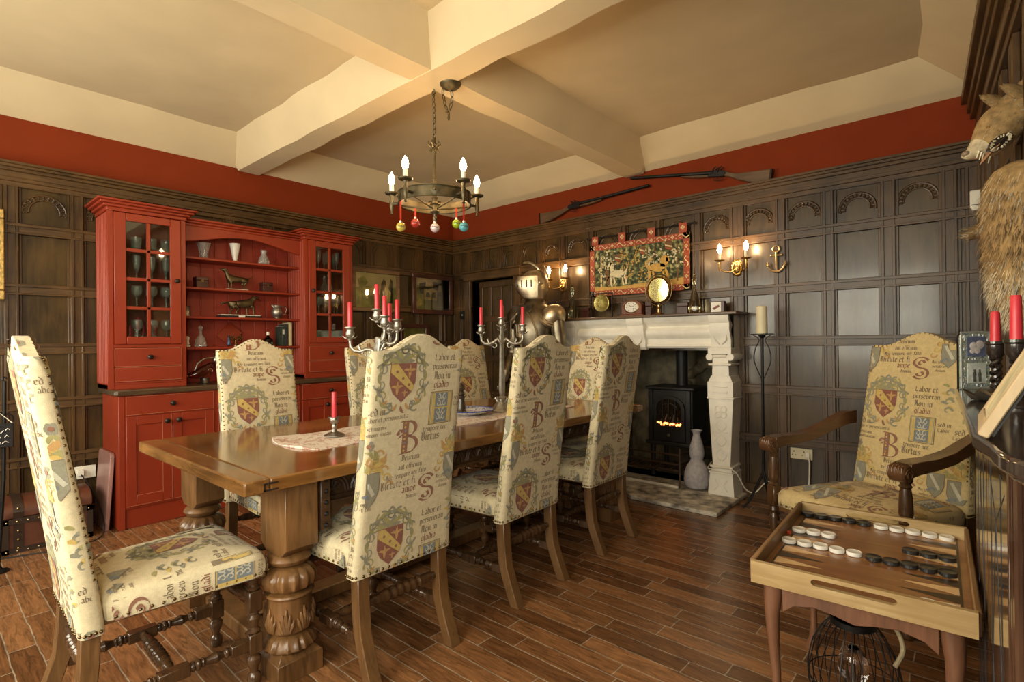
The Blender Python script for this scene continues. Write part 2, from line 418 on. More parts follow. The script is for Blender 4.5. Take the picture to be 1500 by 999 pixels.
# the recessed door
b = MB(); yd = YB+.12
b.box(DX0-.02, DX1+.02, yd, yd+.04, 0, DZ+.02, 0)
for x in (DX0+.03, DX0+.17, DX0+.33, DX0+.48, DX1-.03): b.box(x-.022, x+.022, yd-.02, yd, 0, DZ, 1)
for z in (.14, .62, 1.02, 1.47, 1.86): b.box(DX0, DX1, yd-.024, yd, z-.035, z+.035, 1)
DO = struct(b.build('door_1', [OAKP, OAK], smooth=0, bevel=.004))
b = MB(); b.box(DX0-.09, DX0, YB-.05, YB+.18, 0, DZ+.0, 0); b.box(DX1, DX1+.09, YB-.05, YB+.18, 0, DZ, 0); b.box(DX0-.1, DX1+.1, YB-.06, YB+.18, DZ, DZ+.085, 1)
b.box(DX0-.11, DX1+.11, YB-.075, YB, DZ+.085, DZ+.105, 1)
struct(b.build('trim_4', [OAK, OAKX], smooth=0, bevel=.005))
b = MB(); b.ball((DX1-.06, yd-.045, 1.0), .025, 12); b.rod((DX1-.06, yd-.024, 1.0), (DX1-.06, yd-.04, 1.0), [(0, .012), (1, .012)], 8)
struct(b.build('door_handle', ABRASS, DO, world=True))

# right wall, panelled to the ceiling, with a window beside the viewpoint
b = MB()
def rq(y0, y1, z0, z1, h0, h1, mi):
    b.add([(xw(y0)-h0, y0, z0), (xw(y1)-h0, y1, z0), (xw(y1)-h0, y1, z1), (xw(y0)-h0, y0, z1), (xw(y0)-h1, y0, z0), (xw(y1)-h1, y1, z0), (xw(y1)-h1, y1, z1), (xw(y0)-h1, y0, z1)],
          [(0, 1, 2, 3), (7, 6, 5, 4), (0, 4, 5, 1), (1, 5, 6, 2), (2, 6, 7, 3), (3, 7, 4, 0)], mi)
for y0, y1, z0, z1 in ((YF-.1, -1.02, 0, ZC), (-1.02, -.22, 0, .85), (-1.02, -.22, 2.25, ZC), (-.22, YB+.1, 0, ZC)): rq(y0, y1, z0, z1, -.1, 0, 0)
WR = struct(b.build('wall_right', [OAKP], smooth=0))
b = MB()
for z0, z1, h in ((2.36, 2.40, .03), (2.40, 2.44, .045), (2.44, 2.52, .035), (2.52, 2.56, .06), (2.56, 2.62, .075), (2.62, ZT, .10)): rq(-.22, YB, z0, z1, 0, h, 1)
for y in (4.2, 3.9, 3.55, 3.2, 2.85, 2.5, 2.15, 1.7, 1.2, .7, .2):
    for dy in (-.05, -.018, .018, .05): rq(y+dy-.012, y+dy+.012, 0, 2.36, 0, .022, 0)
for z in (.46, .83, 1.19, 1.575, 1.965): rq(-.2, YB, z-.035, z+.035, 0, .02, 1)
rq(-.2, YB, 0, .1, 0, .03, 1)
struct(b.build('panelling', [OAK, OAKY], WR, smooth=0, bevel=.003))
# wall behind the viewpoint, two windows
b = MB()
for x0, x1, z0, z1 in ((XL-.1, -4.05, 0, ZC), (-4.05, -2.55, 0, .85), (-4.05, -2.55, 2.25, ZC), (-2.55, -1.95, 0, ZC), (-1.95, -.45, 0, .85), (-1.95, -.45, 2.25, ZC), (-.45, .62, 0, ZC)):
    b.box(x0, x1, YF-.1, YF, z0, z1)
struct(b.build('wall_front', [OAKP], smooth=0))
WOAK = wood('window_oak', (.06, .03, .012), (.2, .11, .05), .4, 'z', 5, 9)
def window(name, q, n):
    # q(a, z, h): a 0..w along the opening
    b = MB()
    for a in [1.0*i/n for i in range(n+1)]:
        p0, p1 = q(a, .85, -.03), q(a, 2.25, .03); b.tube([q(a, .85, 0), q(a, 2.25, 0)], .028, 4, flat=1)
    for z in (.87, 1.3, 1.78, 2.23): b.tube([q(0, z, 0), q(1, z, 0)], .024, 4)
    struct(b.build(name, WOAK, smooth=0))
window('window_1', lambda a, z, h: (-4.05+1.5*a, YF-.05, z), 3)
window('window_2', lambda a, z, h: (-1.95+1.5*a, YF-.05, z), 3)
window('window_3', lambda a, z, h: (xw(-.62)+.05, -1.02+.8*a, z), 2)
# hearth slab
HEARTH = plain('hearth_stone', (.50, .45, .37), .7, 0, .75, 13, .6)
b = MB(); b.prism([(-1.345, 3.615), (-1.345, YB), (-2.95, YB), (-2.95, 4.02), (-2.84, 4.0), (-2.84, 3.80), (-2.4, 3.73), (-2.07, 3.68), (-2.0, 3.63)], 0, .03, 'z')
struct(b.build('trim_5', HEARTH, smooth=0, bevel=.004))
# ------------------------------------------------------------------ printed chair cloth
GL = {}
def _mn(x, top=True): return [(x-.6, 4.3), (x, 4.9), (x, .6), (x+.6, .1)]
GL['a'] = ([[(.2,4.4),(1,5),(2.4,4.2),(2.4,.6),(3,.1)],[(2.4,2.9),(.4,1.9),(.4,.6),(1.2,0),(2.4,1)]],3.7)
GL['b'] = ([[(0,8),(0,.6),(1,0),(2.6,.9),(2.6,3.9),(1.2,5),(0,4)]],3.6)
GL['c'] = ([[(2.4,4.4),(1.2,5),(0,4),(0,.8),(1.2,0),(2.6,.8)]],3.1)
GL['d'] = ([[(.2,7.6),(2.6,5),(2.6,.9),(1.3,0),(0,.8),(0,3.9),(1.3,4.9),(2.6,4)]],3.6)
GL['e'] = ([[(0,2.2),(2.3,3.4),(2,4.6),(1.2,5),(0,4),(0,.8),(1.2,0),(2.6,.8)]],3.2)
GL['f'] = ([[(2.6,7.4),(1.6,8),(.7,7),(.7,0)],[(-.3,4.7),(2.2,4.7)]],2.5)
GL['g'] = ([[(2.5,4.9),(1.2,5),(0,4),(0,1.2),(1.2,.3),(2.6,1.2)],[(2.6,5),(2.6,-1),(1.4,-2.2),(0,-1.4)]],3.6)
GL['i'] = ([_mn(.4),[(.2,6.6),(.8,7.2)]],1.7)
GL['l'] = ([[(.2,8),(.2,.6),(1,.1)]],1.6)
GL['m'] = ([_mn(.4),_mn(2.5),_mn(4.6),[(.4,4),(1.8,5)],[(2.5,4),(3.9,5)]],6)
GL['n'] = ([_mn(.4),_mn(2.6),[(.4,4),(1.9,5)]],4)
GL['o'] = ([[(1.3,5),(0,4),(0,.9),(1.3,0),(2.6,.9),(2.6,4),(1.3,5)]],3.6)
GL['p'] = ([[(0,5),(0,-2.6)],[(0,4),(1.3,5),(2.6,4),(2.6,.9),(1.3,0),(0,.8)]],3.6)
GL['r'] = ([_mn(.4),[(.4,4),(1.6,5),(2.3,4.3)]],2.7)
GL['s'] = ([[(2.4,4.4),(1.3,5),(.2,4.1),(.4,3.2),(2.2,2.1),(2.4,.9),(1.2,0),(0,.7)]],3.2)
GL['t'] = ([[(.6,6.6),(.6,.7),(1.4,0),(2.2,.6)],[(-.3,4.8),(2,4.8)]],2.7)
GL['u'] = ([_mn(.4),[(2.5,5),(2.5,.6),(3.1,.1)],[(.4,.7),(1.2,0),(2.5,1)]],3.8)
GL['v'] = ([[(0,5),(0,1),(1.3,0),(2.5,1.2),(2.5,3.8),(1.5,5)]],3.4)
GL['x'] = ([[(0,4.6),(.8,4.8),(2,.2),(2.8,.4)],[(2.6,5),(0,0)]],3.4)
GL['L'] = ([[(2.6,8),(.8,7),(1.2,5),(.6,1),(0,.4)],[(.3,.6),(1.6,.9),(3,0),(4,1.2)]],4.8)
GL['N'] = ([[(0,7.5),(1,8),(1,.6),(0,0)],[(1,7),(2.6,8),(3.8,7),(3.8,1),(4.6,.2)],[(2.4,7.4),(2.4,2)]],5.4)
GL['D'] = ([[(0,7),(1,8),(3.4,7),(4,4),(3.4,1),(1.2,0),(.2,.8)],[(1,8),(1,.6)],[(2.2,6.5),(2.2,2)]],5)
GL['V'] = ([[(0,7.5),(1,8),(1,1.2),(2.4,0),(4,1.4),(4,6.4),(3,8)],[(2.4,7),(2.4,2.4)]],5)
INK, BRN, GOLD, BLUE, GRN, MAR, SLATE, ORA, CREAM2 = 1, 2, 3, 4, 5, 6, 7, 8, 9
POLY = []      # (material, layer, polygon) in metres; the cloth repeats every TU x TV
TU, TV = .46, .60
def nib(pts, w, ang, mi, lay):
    nx, ny = w*.5*cos(ang), w*.5*sin(ang)
    for (x0, y0), (x1, y1) in zip(pts, pts[1:]):
        q = [(x0-nx, y0-ny), (x0+nx, y0+ny), (x1+nx, y1+ny), (x1-nx, y1-ny)]
        A = sum(q[i][0]*q[(i+1) % 4][1]-q[(i+1) % 4][0]*q[i][1] for i in range(4))
        if abs(A) < w*w*.25:
            L = math.hypot(x1-x0, y1-y0) or 1; tx, ty = -(y1-y0)/L*w*.16, (x1-x0)/L*w*.16
            q = [(x0-tx, y0-ty), (x0+tx, y0+ty), (x1+tx, y1+ty), (x1-tx, y1-ty)]
        POLY.append((mi, lay, q))
def text(s, x, y, h, mi=INK, slope=0.0):
    k = h/5
    for ch in s:
        if ch == ' ': x += 2.4*k; y += 2.4*k*slope; continue
        st, w = GL[ch]
        for p in st: nib([(x+a*k, y+b*k+a*k*slope) for a, b in p], 1.25*k, radians(38), mi, 1)
        x += (w+.55)*k; y += (w+.55)*k*slope
def ribbon(pts, w, mi, lay):
    n = len(pts); L = []; R = []
    for i in range(n):
        a, b = pts[max(i-1, 0)], pts[min(i+1, n-1)]; dx, dy = b[0]-a[0], b[1]-a[1]; d = math.hypot(dx, dy) or 1
        ww = w(i/(n-1)) if callable(w) else w
        L.append((pts[i][0]-dy/d*ww, pts[i][1]+dx/d*ww)); R.append((pts[i][0]+dy/d*ww, pts[i][1]-dx/d*ww))
    for i in range(n-1): POLY.append((mi, lay, [L[i], L[i+1], R[i+1], R[i]]))
def scroll(x, y, r, a0, turn, mi, w, lay=0, n=16):
    ribbon([(x+r*(1-.8*i/n)*cos(a0+turn*i/n), y+r*(1-.8*i/n)*sin(a0+turn*i/n)) for i in range(n+1)], lambda t: w*(1-.75*t)+.0006, mi, lay)
def leaf(x, y, a, L, w, mi, bend=.6, lay=0):
    n = 7; pts = []; px, py, aa = x, y, a
    for i in range(n+1):
        pts.append((px, py)); aa = a+bend*i/n; px += L/n*cos(aa); py += L/n*sin(aa)
    ribbon(pts, lambda t: w*sin(pi*min(1, t*.85+.12)), mi, lay)
def disc(x, y, r, mi, lay, n=10, sy=1): POLY.append((mi, lay, [(x+r*cos(2*pi*i/n), y+r*sy*sin(2*pi*i/n)) for i in range(n)]))
def shield(x, y, w, h, mi, lay):
    pts = [(x-w/2, y+h*.45), (x+w/2, y+h*.45), (x+w/2, y-.05*h), (x+w*.36, y-.3*h), (x, y-h*.55), (x-w*.36, y-.3*h), (x-w/2, y-.05*h)]
    POLY.append((mi, lay, pts))
def fleur(x, y, s, mi, lay):
    leaf(x, y-s*.5, pi/2, s*1.1, s*.14, mi, 0, lay)
    leaf(x, y-s*.1, pi/2+.5, s*.7, s*.11, mi, 1.6, lay); leaf(x, y-s*.1, pi/2-.5, s*.7, s*.11, mi, -1.6, lay)
def crest(x, y, k=1.0):
    rn = random.Random(3)
    for s in (-1, 1):                                     # mantling
        for i in range(9):
            a = -.9+i*.42; rx, ry = .092*k, .112*k
            px, py = x+s*rx*cos(a), y+ry*sin(a)
            scroll(px, py, .027*k, a if s > 0 else pi-a, s*(5.2 if i % 2 else -5.2), (SLATE, GRN, SLATE)[i % 3], .0036*k)
            leaf(px, py, (a if s > 0 else pi-a)+s*.9, .05*k, .0062*k, (GRN, SLATE)[i % 2], s*1.6)
            leaf(px, py, (a if s > 0 else pi-a)-s*1.2, .036*k, .0042*k, SLATE, -s*1.3)
    for i in range(6): leaf(x-.005*k, y+.055*k, pi/2+(-.9+.36*i), (.055+.012*(i % 2))*k, .010*k, (SLATE, GRN)[i % 2], (.9 if i > 2 else -.9))
    for i in range(7): leaf(x+(-.06+.02*i)*k, y-.09*k+abs(i-3)*.008*k, -pi/2+(i-3)*.25, .034*k, .006*k, (ORA, SLATE, ORA, BRN)[i % 4], (-1 if i < 3 else 1)*1.3)
    shield(x, y, .114*k, .142*k, BRN, 1); shield(x, y, .108*k, .136*k, MAR, 2)
    POLY.append((GOLD, 3, [(x-.054*k, y+.061*k), (x-.026*k, y+.061*k), (x+.052*k, y-.022*k), (x+.040*k, y-.040*k), (x-.054*k, y+.032*k)]))
    for t in (.2, .5, .8): disc(x-.046*k+.092*k*t, y+.05*k-.082*k*t, .006*k, BRN, 4, 6)
    fleur(x+.028*k, y+.032*k, .046*k, ORA, 3); fleur(x-.022*k, y-.026*k, .044*k, ORA, 3); fleur(x+.012*k, y-.046*k, .024*k, ORA, 3)
def crest2(x, y, k=1.0, s=1):
    for i in range(9): leaf(x+.01*s*k, y+.02*k, pi/2+s*(-1.7+.42*i), (.075 if i % 2 else .055)*k, .0125*k, (GOLD, ORA, GOLD, GRN)[i % 4], s*(1.1 if i % 2 else -1.0))
    for i in range(5): scroll(x+s*(.03+.012*i)*k, y+(.07-.03*i)*k, .02*k, 0, s*4.8, (ORA, GOLD)[i % 2], .004*k)
    shield(x, y-.05*k, .082*k, .13*k, INK, 1); shield(x, y-.05*k, .076*k, .124*k, SLATE, 2)
    POLY.append((CREAM2, 3, [(x-.03*k, y-.005*k), (x-.016*k, y-.002*k), (x+.024*k, y-.07*k), (x+.012*k, y-.078*k)]))
    for q in (-1, 1): leaf(x-.02*k+q*.02*k, y-.085*k, 1+q, .03*k, .006*k, BLUE, 1.4, 3)
    for i in range(6):                                     # the little rose above
        disc(x-.012*s*k+.0125*k*cos(i*pi/3), y+.105*k+.0125*k*sin(i*pi/3), .0085*k, SLATE, 1, 7)
    disc(x-.012*s*k, y+.105*k, .009*k, BRN, 2, 8)
    leaf(x-.012*s*k, y+.085*k, -2.4, .03*k, .007*k, GRN, .8); leaf(x-.012*s*k, y+.085*k, -.7, .03*k, .007*k, GRN, -.8)
def initial(pls, x, y, k, w):
    for p in pls: nib([(x+a*k, y+b*k) for a, b in p], w, radians(20), BRN, 1)
def curve(cx, cy, rx, ry, a0, a1, n=12): return [(cx+rx*cos(a0+(a1-a0)*i/n), cy+ry*sin(a0+(a1-a0)*i/n)) for i in range(n+1)]
def block(x, y, w, h):
    R = lambda a0, a1, b0, b1, mi, l: POLY.append((mi, l, [(x+w*a0, y+h*b0), (x+w*a1, y+h*b0), (x+w*a1, y+h*b1), (x+w*a0, y+h*b1)]))
    R(0, 1, 0, 1, INK, 1); R(.03, .97, .025, .975, GOLD, 2); R(.06, .94, .045, .955, SLATE, 3); R(.08, .92, .06, .94, CREAM2, 4)
    R(.10, .22, .07, .93, GOLD, 5); R(.78, .90, .07, .93, GOLD, 5); R(.22, .78, .06, .94, BLUE, 5); R(.22, .78, .48, .52, GOLD, 6)
    for j, yy in enumerate((.2, .38, .62, .82)):
        for s in (-1, 1):
            scroll(x+w*(.5+s*.14), y+h*yy, w*.115, pi/2, s*5.6, CREAM2, w*.019, 6, 14)
            leaf(x+w*.5, y+h*(yy-.07), pi/2+s*.8, h*.09, w*.018, CREAM2, -s*1.0, 6)
# one repeat of the cloth; origin at its lower left corner
crest(.147, .462)
text('Labor et', .288, .530, .0168); text('perseveran', .284, .498, .0155); text('Non in', .292, .460, .0175); text('gladio', .296, .426, .0175, BRN)
block(.282, .286, .112, .126)
text('sed in', .403, .374, .0135); text('Labor', .403, .350, .0120)
text('sed in', .014, .346, .0175); text('Labor et perseverantia', .006, .322, .0112, INK, .02)
text('Doctrina vim', .006, .294, .0098); text('promovet insitam', .002, .273, .0092)
initial([[(0, 0), (4, .3)], [(1.2, .2), (1.2, 9.6)], [(2.2, .2), (2.2, 9.6)], [(0, 9.8), (3, 9.6)], curve(2.4, 7.4, 3.0, 2.3, pi/2, -pi/2), curve(2.6, 2.6, 3.6, 2.5, pi/2, -pi/2),
         curve(1.2, 5, 1.6, .8, 0, pi), curve(-.2, 6.5, .8, .8, 0, 4)], .158, .192, .0124, .0150)
for i in range(8): disc(.1765+.001*(i % 3), .204+.0145*i, .0050, (GOLD, ORA, BLUE)[i % 3], 2, 6)
text('tempore nec', .262, .262, .0135); text('Virtus', .254, .228, .0205)
crest2(.042, .135, 1.0, 1); crest2(.415, .155, .9, -1)
text('Delicium', .172, .165, .0140); text('aut officium', .160, .134, .0128)
text('Nec tempore nec fato', .108, .102, .0122, INK, .03); text('Virtute et fi', .088, .070, .0185); text('ampe', .185, .043, .0175, BRN)
initial([curve(3.2, 7.4, 3, 2.2, .4, 3.6), curve(3.4, 2.6, 3, 2.4, pi/2+.2, -2.6), [(.6, 6.4), (2.2, 5.2), (4.0, 4.8)], curve(3.4, 7.2, 1.2, 1.0, 0, 4.4, 8), curve(3.2, 2.4, 1.3, 1.0, 3, 7.5, 8)], .262, -.012, .0112, .0125)
text('domini', .205, .018, .0110)
text('Nec tempore', .345, .068, .0086); text('virtute et', .350, .048, .0086); text('elixium', .362, .028, .0090)
text('tempore', .0, .030, .0095); text('et tibi', .012, .010, .0100)
for i in range(6): leaf(.43, .56-.02*i, pi/2+(-1)**i*.7, .03, .007, (GRN, SLATE, GOLD)[i % 3], (-1)**i*1.4)
for i in range(3): scroll(.435, .53-.04*i, .02, 0, 5, SLATE, .005)

def clip_half(p, ax, v, keep_hi):
    out = []; n = len(p)
    for i in range(n):
        a, b = p[i], p[(i+1) % n]; ia, ib = (a[ax] >= v) == keep_hi or a[ax] == v, (b[ax] >= v) == keep_hi or b[ax] == v
        if ia: out.append(a)
        if ia != ib:
            t = (v-a[ax])/(b[ax]-a[ax]); out.append((a[0]+t*(b[0]-a[0]), a[1]+t*(b[1]-a[1])))
    return out
def printed(mb, surf, u0, u1, v0, v1, offu, offv, inside=None, cell=.03, flip=False):
    """lay the repeating print on surf(u, v, height) over the rectangle [u0,u1]x[v0,v1]"""
    for mi, lay, poly in POLY:
        pu0, pu1 = min(p[0] for p in poly), max(p[0] for p in poly); pv0, pv1 = min(p[1] for p in poly), max(p[1] for p in poly)
        for a in range(-2, 4):
            ox = offu+a*TU
            if pu1+ox <= u0 or pu0+ox >= u1: continue
            for c in range(-3, 5):
                oy = offv+c*TV
                if pv1+oy <= v0 or pv0+oy >= v1: continue
                q = [(x+ox, y+oy) for x, y in poly]
                for ax, v, hi in ((0, u0, True), (0, u1, False), (1, v0, True), (1, v1, False)):
                    if q: q = clip_half(q, ax, v, hi)
                if len(q) < 3: continue
                x0, x1 = min(p[0] for p in q), max(p[0] for p in q); y0, y1 = min(p[1] for p in q), max(p[1] for p in q)
                nx, ny = max(1, math.ceil((x1-x0)/cell-.2)), max(1, math.ceil((y1-y0)/cell-.2))
                for i in range(nx):
                    qi = q
                    if nx > 1:
                        if i: qi = clip_half(qi, 0, x0+(x1-x0)*i/nx, True)
                        if i < nx-1 and qi: qi = clip_half(qi, 0, x0+(x1-x0)*(i+1)/nx, False)
                    for j in range(ny):
                        r = qi
                        if ny > 1:
                            if j and r: r = clip_half(r, 1, y0+(y1-y0)*j/ny, True)
                            if j < ny-1 and r: r = clip_half(r, 1, y0+(y1-y0)*(j+1)/ny, False)
                        if len(r) < 3: continue
                        if inside and not all(inside(*p) for p in r): continue
                        if flip: r = r[::-1]
                        mb.add([surf(p[0], p[1], .0007+.00035*lay) for p in r], [tuple(range(len(r)))], mi)
def cloth(name, col, bump=.35):
    m, N, L, B = nodes(name)
    t = N.new('ShaderNodeTexCoord'); n = N.new('ShaderNodeTexNoise'); n.inputs['Scale'].default_value = 420; n.inputs['Detail'].default_value = 2
    L.new(t.outputs['Object'], n.inputs['Vector'])
    n2 = N.new('ShaderNodeTexNoise'); n2.inputs['Scale'].default_value = 60; n2.inputs['Detail'].default_value = 4; L.new(t.outputs['Object'], n2.inputs['Vector'])
    r = N.new('ShaderNodeValToRGB'); e = r.color_ramp.elements
    e[0].position = .25; e[0].color = (*[c*.74 for c in col], 1); e[1].position = .72; e[1].color = (*[min(1, c*1.13) for c in col], 1)
    ad = N.new('ShaderNodeMath'); ad.operation = 'MULTIPLY_ADD'; ad.inputs[1].default_value = .5
    m2 = N.new('ShaderNodeMath'); m2.operation = 'MULTIPLY'; m2.inputs[1].default_value = .5
    L.new(n.outputs['Fac'], m2.inputs[0]); L.new(n2.outputs['Fac'], ad.inputs[0]); L.new(m2.outputs[0], ad.inputs[2])
    L.new(ad.outputs[0], r.inputs['Fac']); L.new(r.outputs['Color'], B.inputs['Base Color'])
    B.inputs['Roughness'].default_value = .9; B.inputs['Sheen Weight'].default_value = .1
    b = N.new('ShaderNodeBump'); b.inputs['Strength'].default_value = bump; b.inputs['Distance'].default_value = .001
    L.new(n.outputs['Fac'], b.inputs['Height']); L.new(b.outputs['Normal'], B.inputs['Normal'])
    return m
CLOTH = [cloth('printed_linen', (.66, .575, .38)), cloth('print_ink', (.23, .175, .115)), cloth('print_brown', (.29, .14, .09)), cloth('print_gold', (.58, .42, .13)),
         cloth('print_blue', (.20, .23, .25)), cloth('print_green', (.36, .33, .14)), cloth('print_maroon', (.26, .105, .075)), cloth('print_slate', (.29, .28, .205)),
         cloth('print_orange', (.52, .31, .12)), cloth('print_pale', (.55, .53, .42))]

# ------------------------------------------------------------------ the chairs
def make_back(W0, W1, zb, zs, zc, yb, rake, th0, th1, offv, low=.12):
    """upholstered back: W0/W1 width at bottom/shoulder, zb bottom, zs shoulder, zc crown"""
    def width(v): t = (v-zb)/(zs-zb); return W0+(W1-W0)*min(1, t)-.012*sin(pi*min(1, max(0, t)))
    def top(s):
        a = min(1, abs(s)/.5)
        if a > .74: return zs
        t = a/.74; return zs+(zc-zs)*(.5+.5*cos(pi*t))
    def yback(v): t = (v-zb)/(zs-zb); return yb-rake*(t**1.15)
    def thick(v): t = (v-zb)/(zs-zb); return th0+(th1-th0)*min(1, t)
    ss = [-.5, -.485, -.46, -.42, -.37, -.32, -.26, -.2, -.13, -.07, 0, .07, .13, .2, .26, .32, .37, .42, .46, .485, .5]
    edge = lambda s: .012*max(0, (abs(s)-.455)/.045)**2
    NT = 18; mb = MB(); nb = len(ss)
    for side in (0, 1):
        base = len(mb.v); vs = []
        for k in range(NT+1):
            for s in ss:
                v = zb+(top(s)-zb)*k/NT; ed = edge(s)+.010*max(0, (k-NT+1.0))
                if side == 0: y = yback(v)+ed
                else: y = yback(v)+thick(v)+.018*(1-(2*s)**2)*sin(pi*min(1, .12+.8*k/NT))-ed
                vs.append((s*width(v), y, v))
        fs = [((k*nb+i), (k*nb+i+1), ((k+1)*nb+i+1), ((k+1)*nb+i)) for k in range(NT) for i in range(nb-1)]
        if side: fs = [f[::-1] for f in fs]
        mb.add(vs, fs, 0)
    o = (NT+1)*nb; fs = []
    for k in range(NT):
        fs.append((k*nb, (k+1)*nb, o+(k+1)*nb, o+k*nb)); fs.append(((k+1)*nb+nb-1, k*nb+nb-1, o+k*nb+nb-1, o+(k+1)*nb+nb-1))
    for i in range(nb-1):
        fs.append((i+1, i, o+i, o+i+1)); fs.append((NT*nb+i, NT*nb+i+1, o+NT*nb+i+1, o+NT*nb+i))
    mb.f += [list(f) for f in fs]; mb.m += [0]*len(fs)
    ins = lambda u, v: v < top(u/width(min(v, zs)))-.002
    sb = lambda u, v, h: (u, yback(v)+edge(u/width(v))-h, v)
    W = max(W0, W1)+.01
    insb = lambda u, v: ins(u, v) and abs(u) < width(v)/2-.001
    printed(mb, sb, -W/2, W/2, zb, zc, -W/2+.0, offv, insb, flip=False)
    def sf(u, v, h):
        s = u/width(v); return (-u, yback(v)+thick(v)+.018*(1-(2*s)**2)*sin(pi*min(1, .12+.8*(v-zb)/(top(s)-zb)))-edge(s)+h+.0008, v)
    printed(mb, sf, -W/2, W/2, zb+low, zc, -W/2, offv+.375, insb)
    for sg in (-1, 1):
        def sd(u, v, h): return (sg*(width(v)/2+h), yback(v)+.012+((u) if sg > 0 else (thick(v)-.024-u)), v)
        printed(mb, sd, .0, min(th0, th1)-.022, zb, zs, .05*sg, offv+.12)
    def tp(u, v, h):
        z = top(u/W1); return (u, yback(z)+.012+v, z+h)
    printed(mb, tp, -W1/2+.01, W1/2-.01, 0, min(th0, th1)-.03, .1, .35)
    nails = MB()
    n = 17
    for i in range(n):
        x = -W0/2+.008+(W0-.016)*i/(n-1); nails.ball((x, yback(zb+.012)+edge(x/W0)-.001, zb+.011), .0055, 6)
    for sg in (-1, 1):
        for i in range(4): nails.ball((sg*(W0/2+.001), yback(zb)+.012+i*(thick(zb)-.024)/3, zb+.011), .0055, 6)
        for i in range(30):
            v = zb+.16+(zs-zb-.17)*i/29; nails.ball((sg*(width(v)/2-.006), yback(v)+thick(v)-.006, v), .0045, 5)
    for i in range(22):
        s = -.47+.94*i/21; z = top(s); nails.ball((s*W1, yback(z)+thick(z)-.006, z-.004), .0045, 5)
    return mb, nails
def make_seat(wf, wr, y0, y1, zb, zt, dome, offv, offu=-.128):
    """upholstered seat: width front/rear, y0 rear, y1 front"""
    r = .035
    def wid(y): t = (y-y0)/(y1-y0); return wr+(wf-wr)*max(0, min(1, t))
    def outline(ins, n=10):
        pts = []; cr = .045
        yA, yB = y0+ins, y1-ins
        hA, hB = wid(yA)/2-ins, wid(yB)/2-ins
        for i in range(n+1): pts.append((-hA+(2*hA)*i/n, yA))
        for i in range(1, n): pts.append((hA+(hB-hA)*i/n, yA+(yB-yA)*i/n))
        for i in range(n+1): pts.append((hB-2*hB*i/n, yB))
        for i in range(1, n): pts.append((-hB+(hA-hB)*-i/n if False else -hB-(hA-hB)*i/n, yB+(yA-yB)*i/n))
        # soften the corners
        out = []
        m = len(pts)
        for i, (x, y) in enumerate(pts):
            a, c = pts[i-1], pts[(i+1) % m]; out.append(((a[0]+2*x+c[0])/4, (a[1]+2*y+c[1])/4))
        return out
    H = zt-zb
    lay = [(0, zb), (-.002, zb+.3*H), (-.002, zt-r), (.006, zt-r*.5), (.016, zt-r*.18), (r, zt), (.09, zt+dome*.55), (.15, zt+dome*.9), (.2, zt+dome)]
    mb = MB(); rings = [[(x, y, z) for x, y in outline(i)] for i, z in lay]
    mb.loft(rings, 0, True)
    def ztop(x, y):
        d = min(wid(y)/2-abs(x), y-y0, y1-y)
        for (i0, za), (i1, zc2) in zip(lay[2:], lay[3:]):
            if d <= i1: t = max(0, (d-i0)/(i1-i0)); return za+(zc2-za)*t
        return lay[-1][1]
    def st(u, v, h): return (-u, -v, ztop(-u, -v)+h+.0012)
    insd = lambda u, v: abs(u) < wid(-v)/2-.012 and y0+.012 < -v < y1-.012
    wm = max(wf, wr)
    printed(mb, st, -wm/2, wm/2, -y1+.012, -y0-.012, offu, offv, insd)
    for sg in (-1, 1):
        def sd(u, v, h): return (sg*(wid(-v)/2+.0022+h), -v, zt-.02-u if sg < 0 else zt-.02-u)
        if sg > 0:      # cloth running over the right side
            sdr = lambda u, v, h: (wid(-v)/2+.0022+h, -v, zt-.022+(u+wm/2)) 
            printed(mb, sdr, -wm/2-(H-.022), -wm/2, -y1+.02, -y0-.02, offu, offv)
        else:
            sdl = lambda u, v, h: (-wid(-v)/2-.0022-h, -v, zt-.022-(u-wm/2))
            printed(mb, sdl, wm/2, wm/2+(H-.022), -y1+.02, -y0-.02, offu, offv)
    fr = lambda u, v, h: (-u, y1+.0022+h, zt-.022+(v+y1))
    printed(mb, fr, -wf/2+.02, wf/2-.02, -y1-(H-.022), -y1, offu, offv)
    nails = MB()
    for i in range(19): nails.ball((-wf/2+.012+(wf-.024)*i/18, y1+.001, zb+.011), .0055, 6)
    for sg in (-1, 1):
        for i in range(15):
            y = y0+.03+(y1-y0-.05)*i/14; nails.ball((sg*(wid(y)/2+.001), y, zb+.011), .0055, 6)
    return mb, nails
def turned(b, a, c, r, pat='rope'):
    a, c = Vector(a), Vector(c)
    if pat == 'rope':
        prof = []; n = 44
        for i in range(n+1):
            t = i/n; env = .72+.28*sin(pi*t); ring = .12*(1 if (i % 4 in (0, 1)) else -1)
            if .0 < t < .1 or t > .9: env *= .8
            prof.append((t, r*(env+ring*(.25 < t < .75))))
        b.rod(a, c, prof, 12)
    else:
        b.rod(a, c, [(0, r*.8), (.06, r*.8), (.08, r*1.05), (.14, r*1.05), (.17, r*.6), (.24, r*.75), (.36, r*1.1), (.5, r*.8), (.62, r*.62), (.66, r*1.0), (.72, r*.65), (.75, r*1.1), (.82, r*1.1), (.85, r*.75), (.9, r*1.05), (.95, r*.8), (1, r*.8)], 12)
CHAIR_LABELS = {}
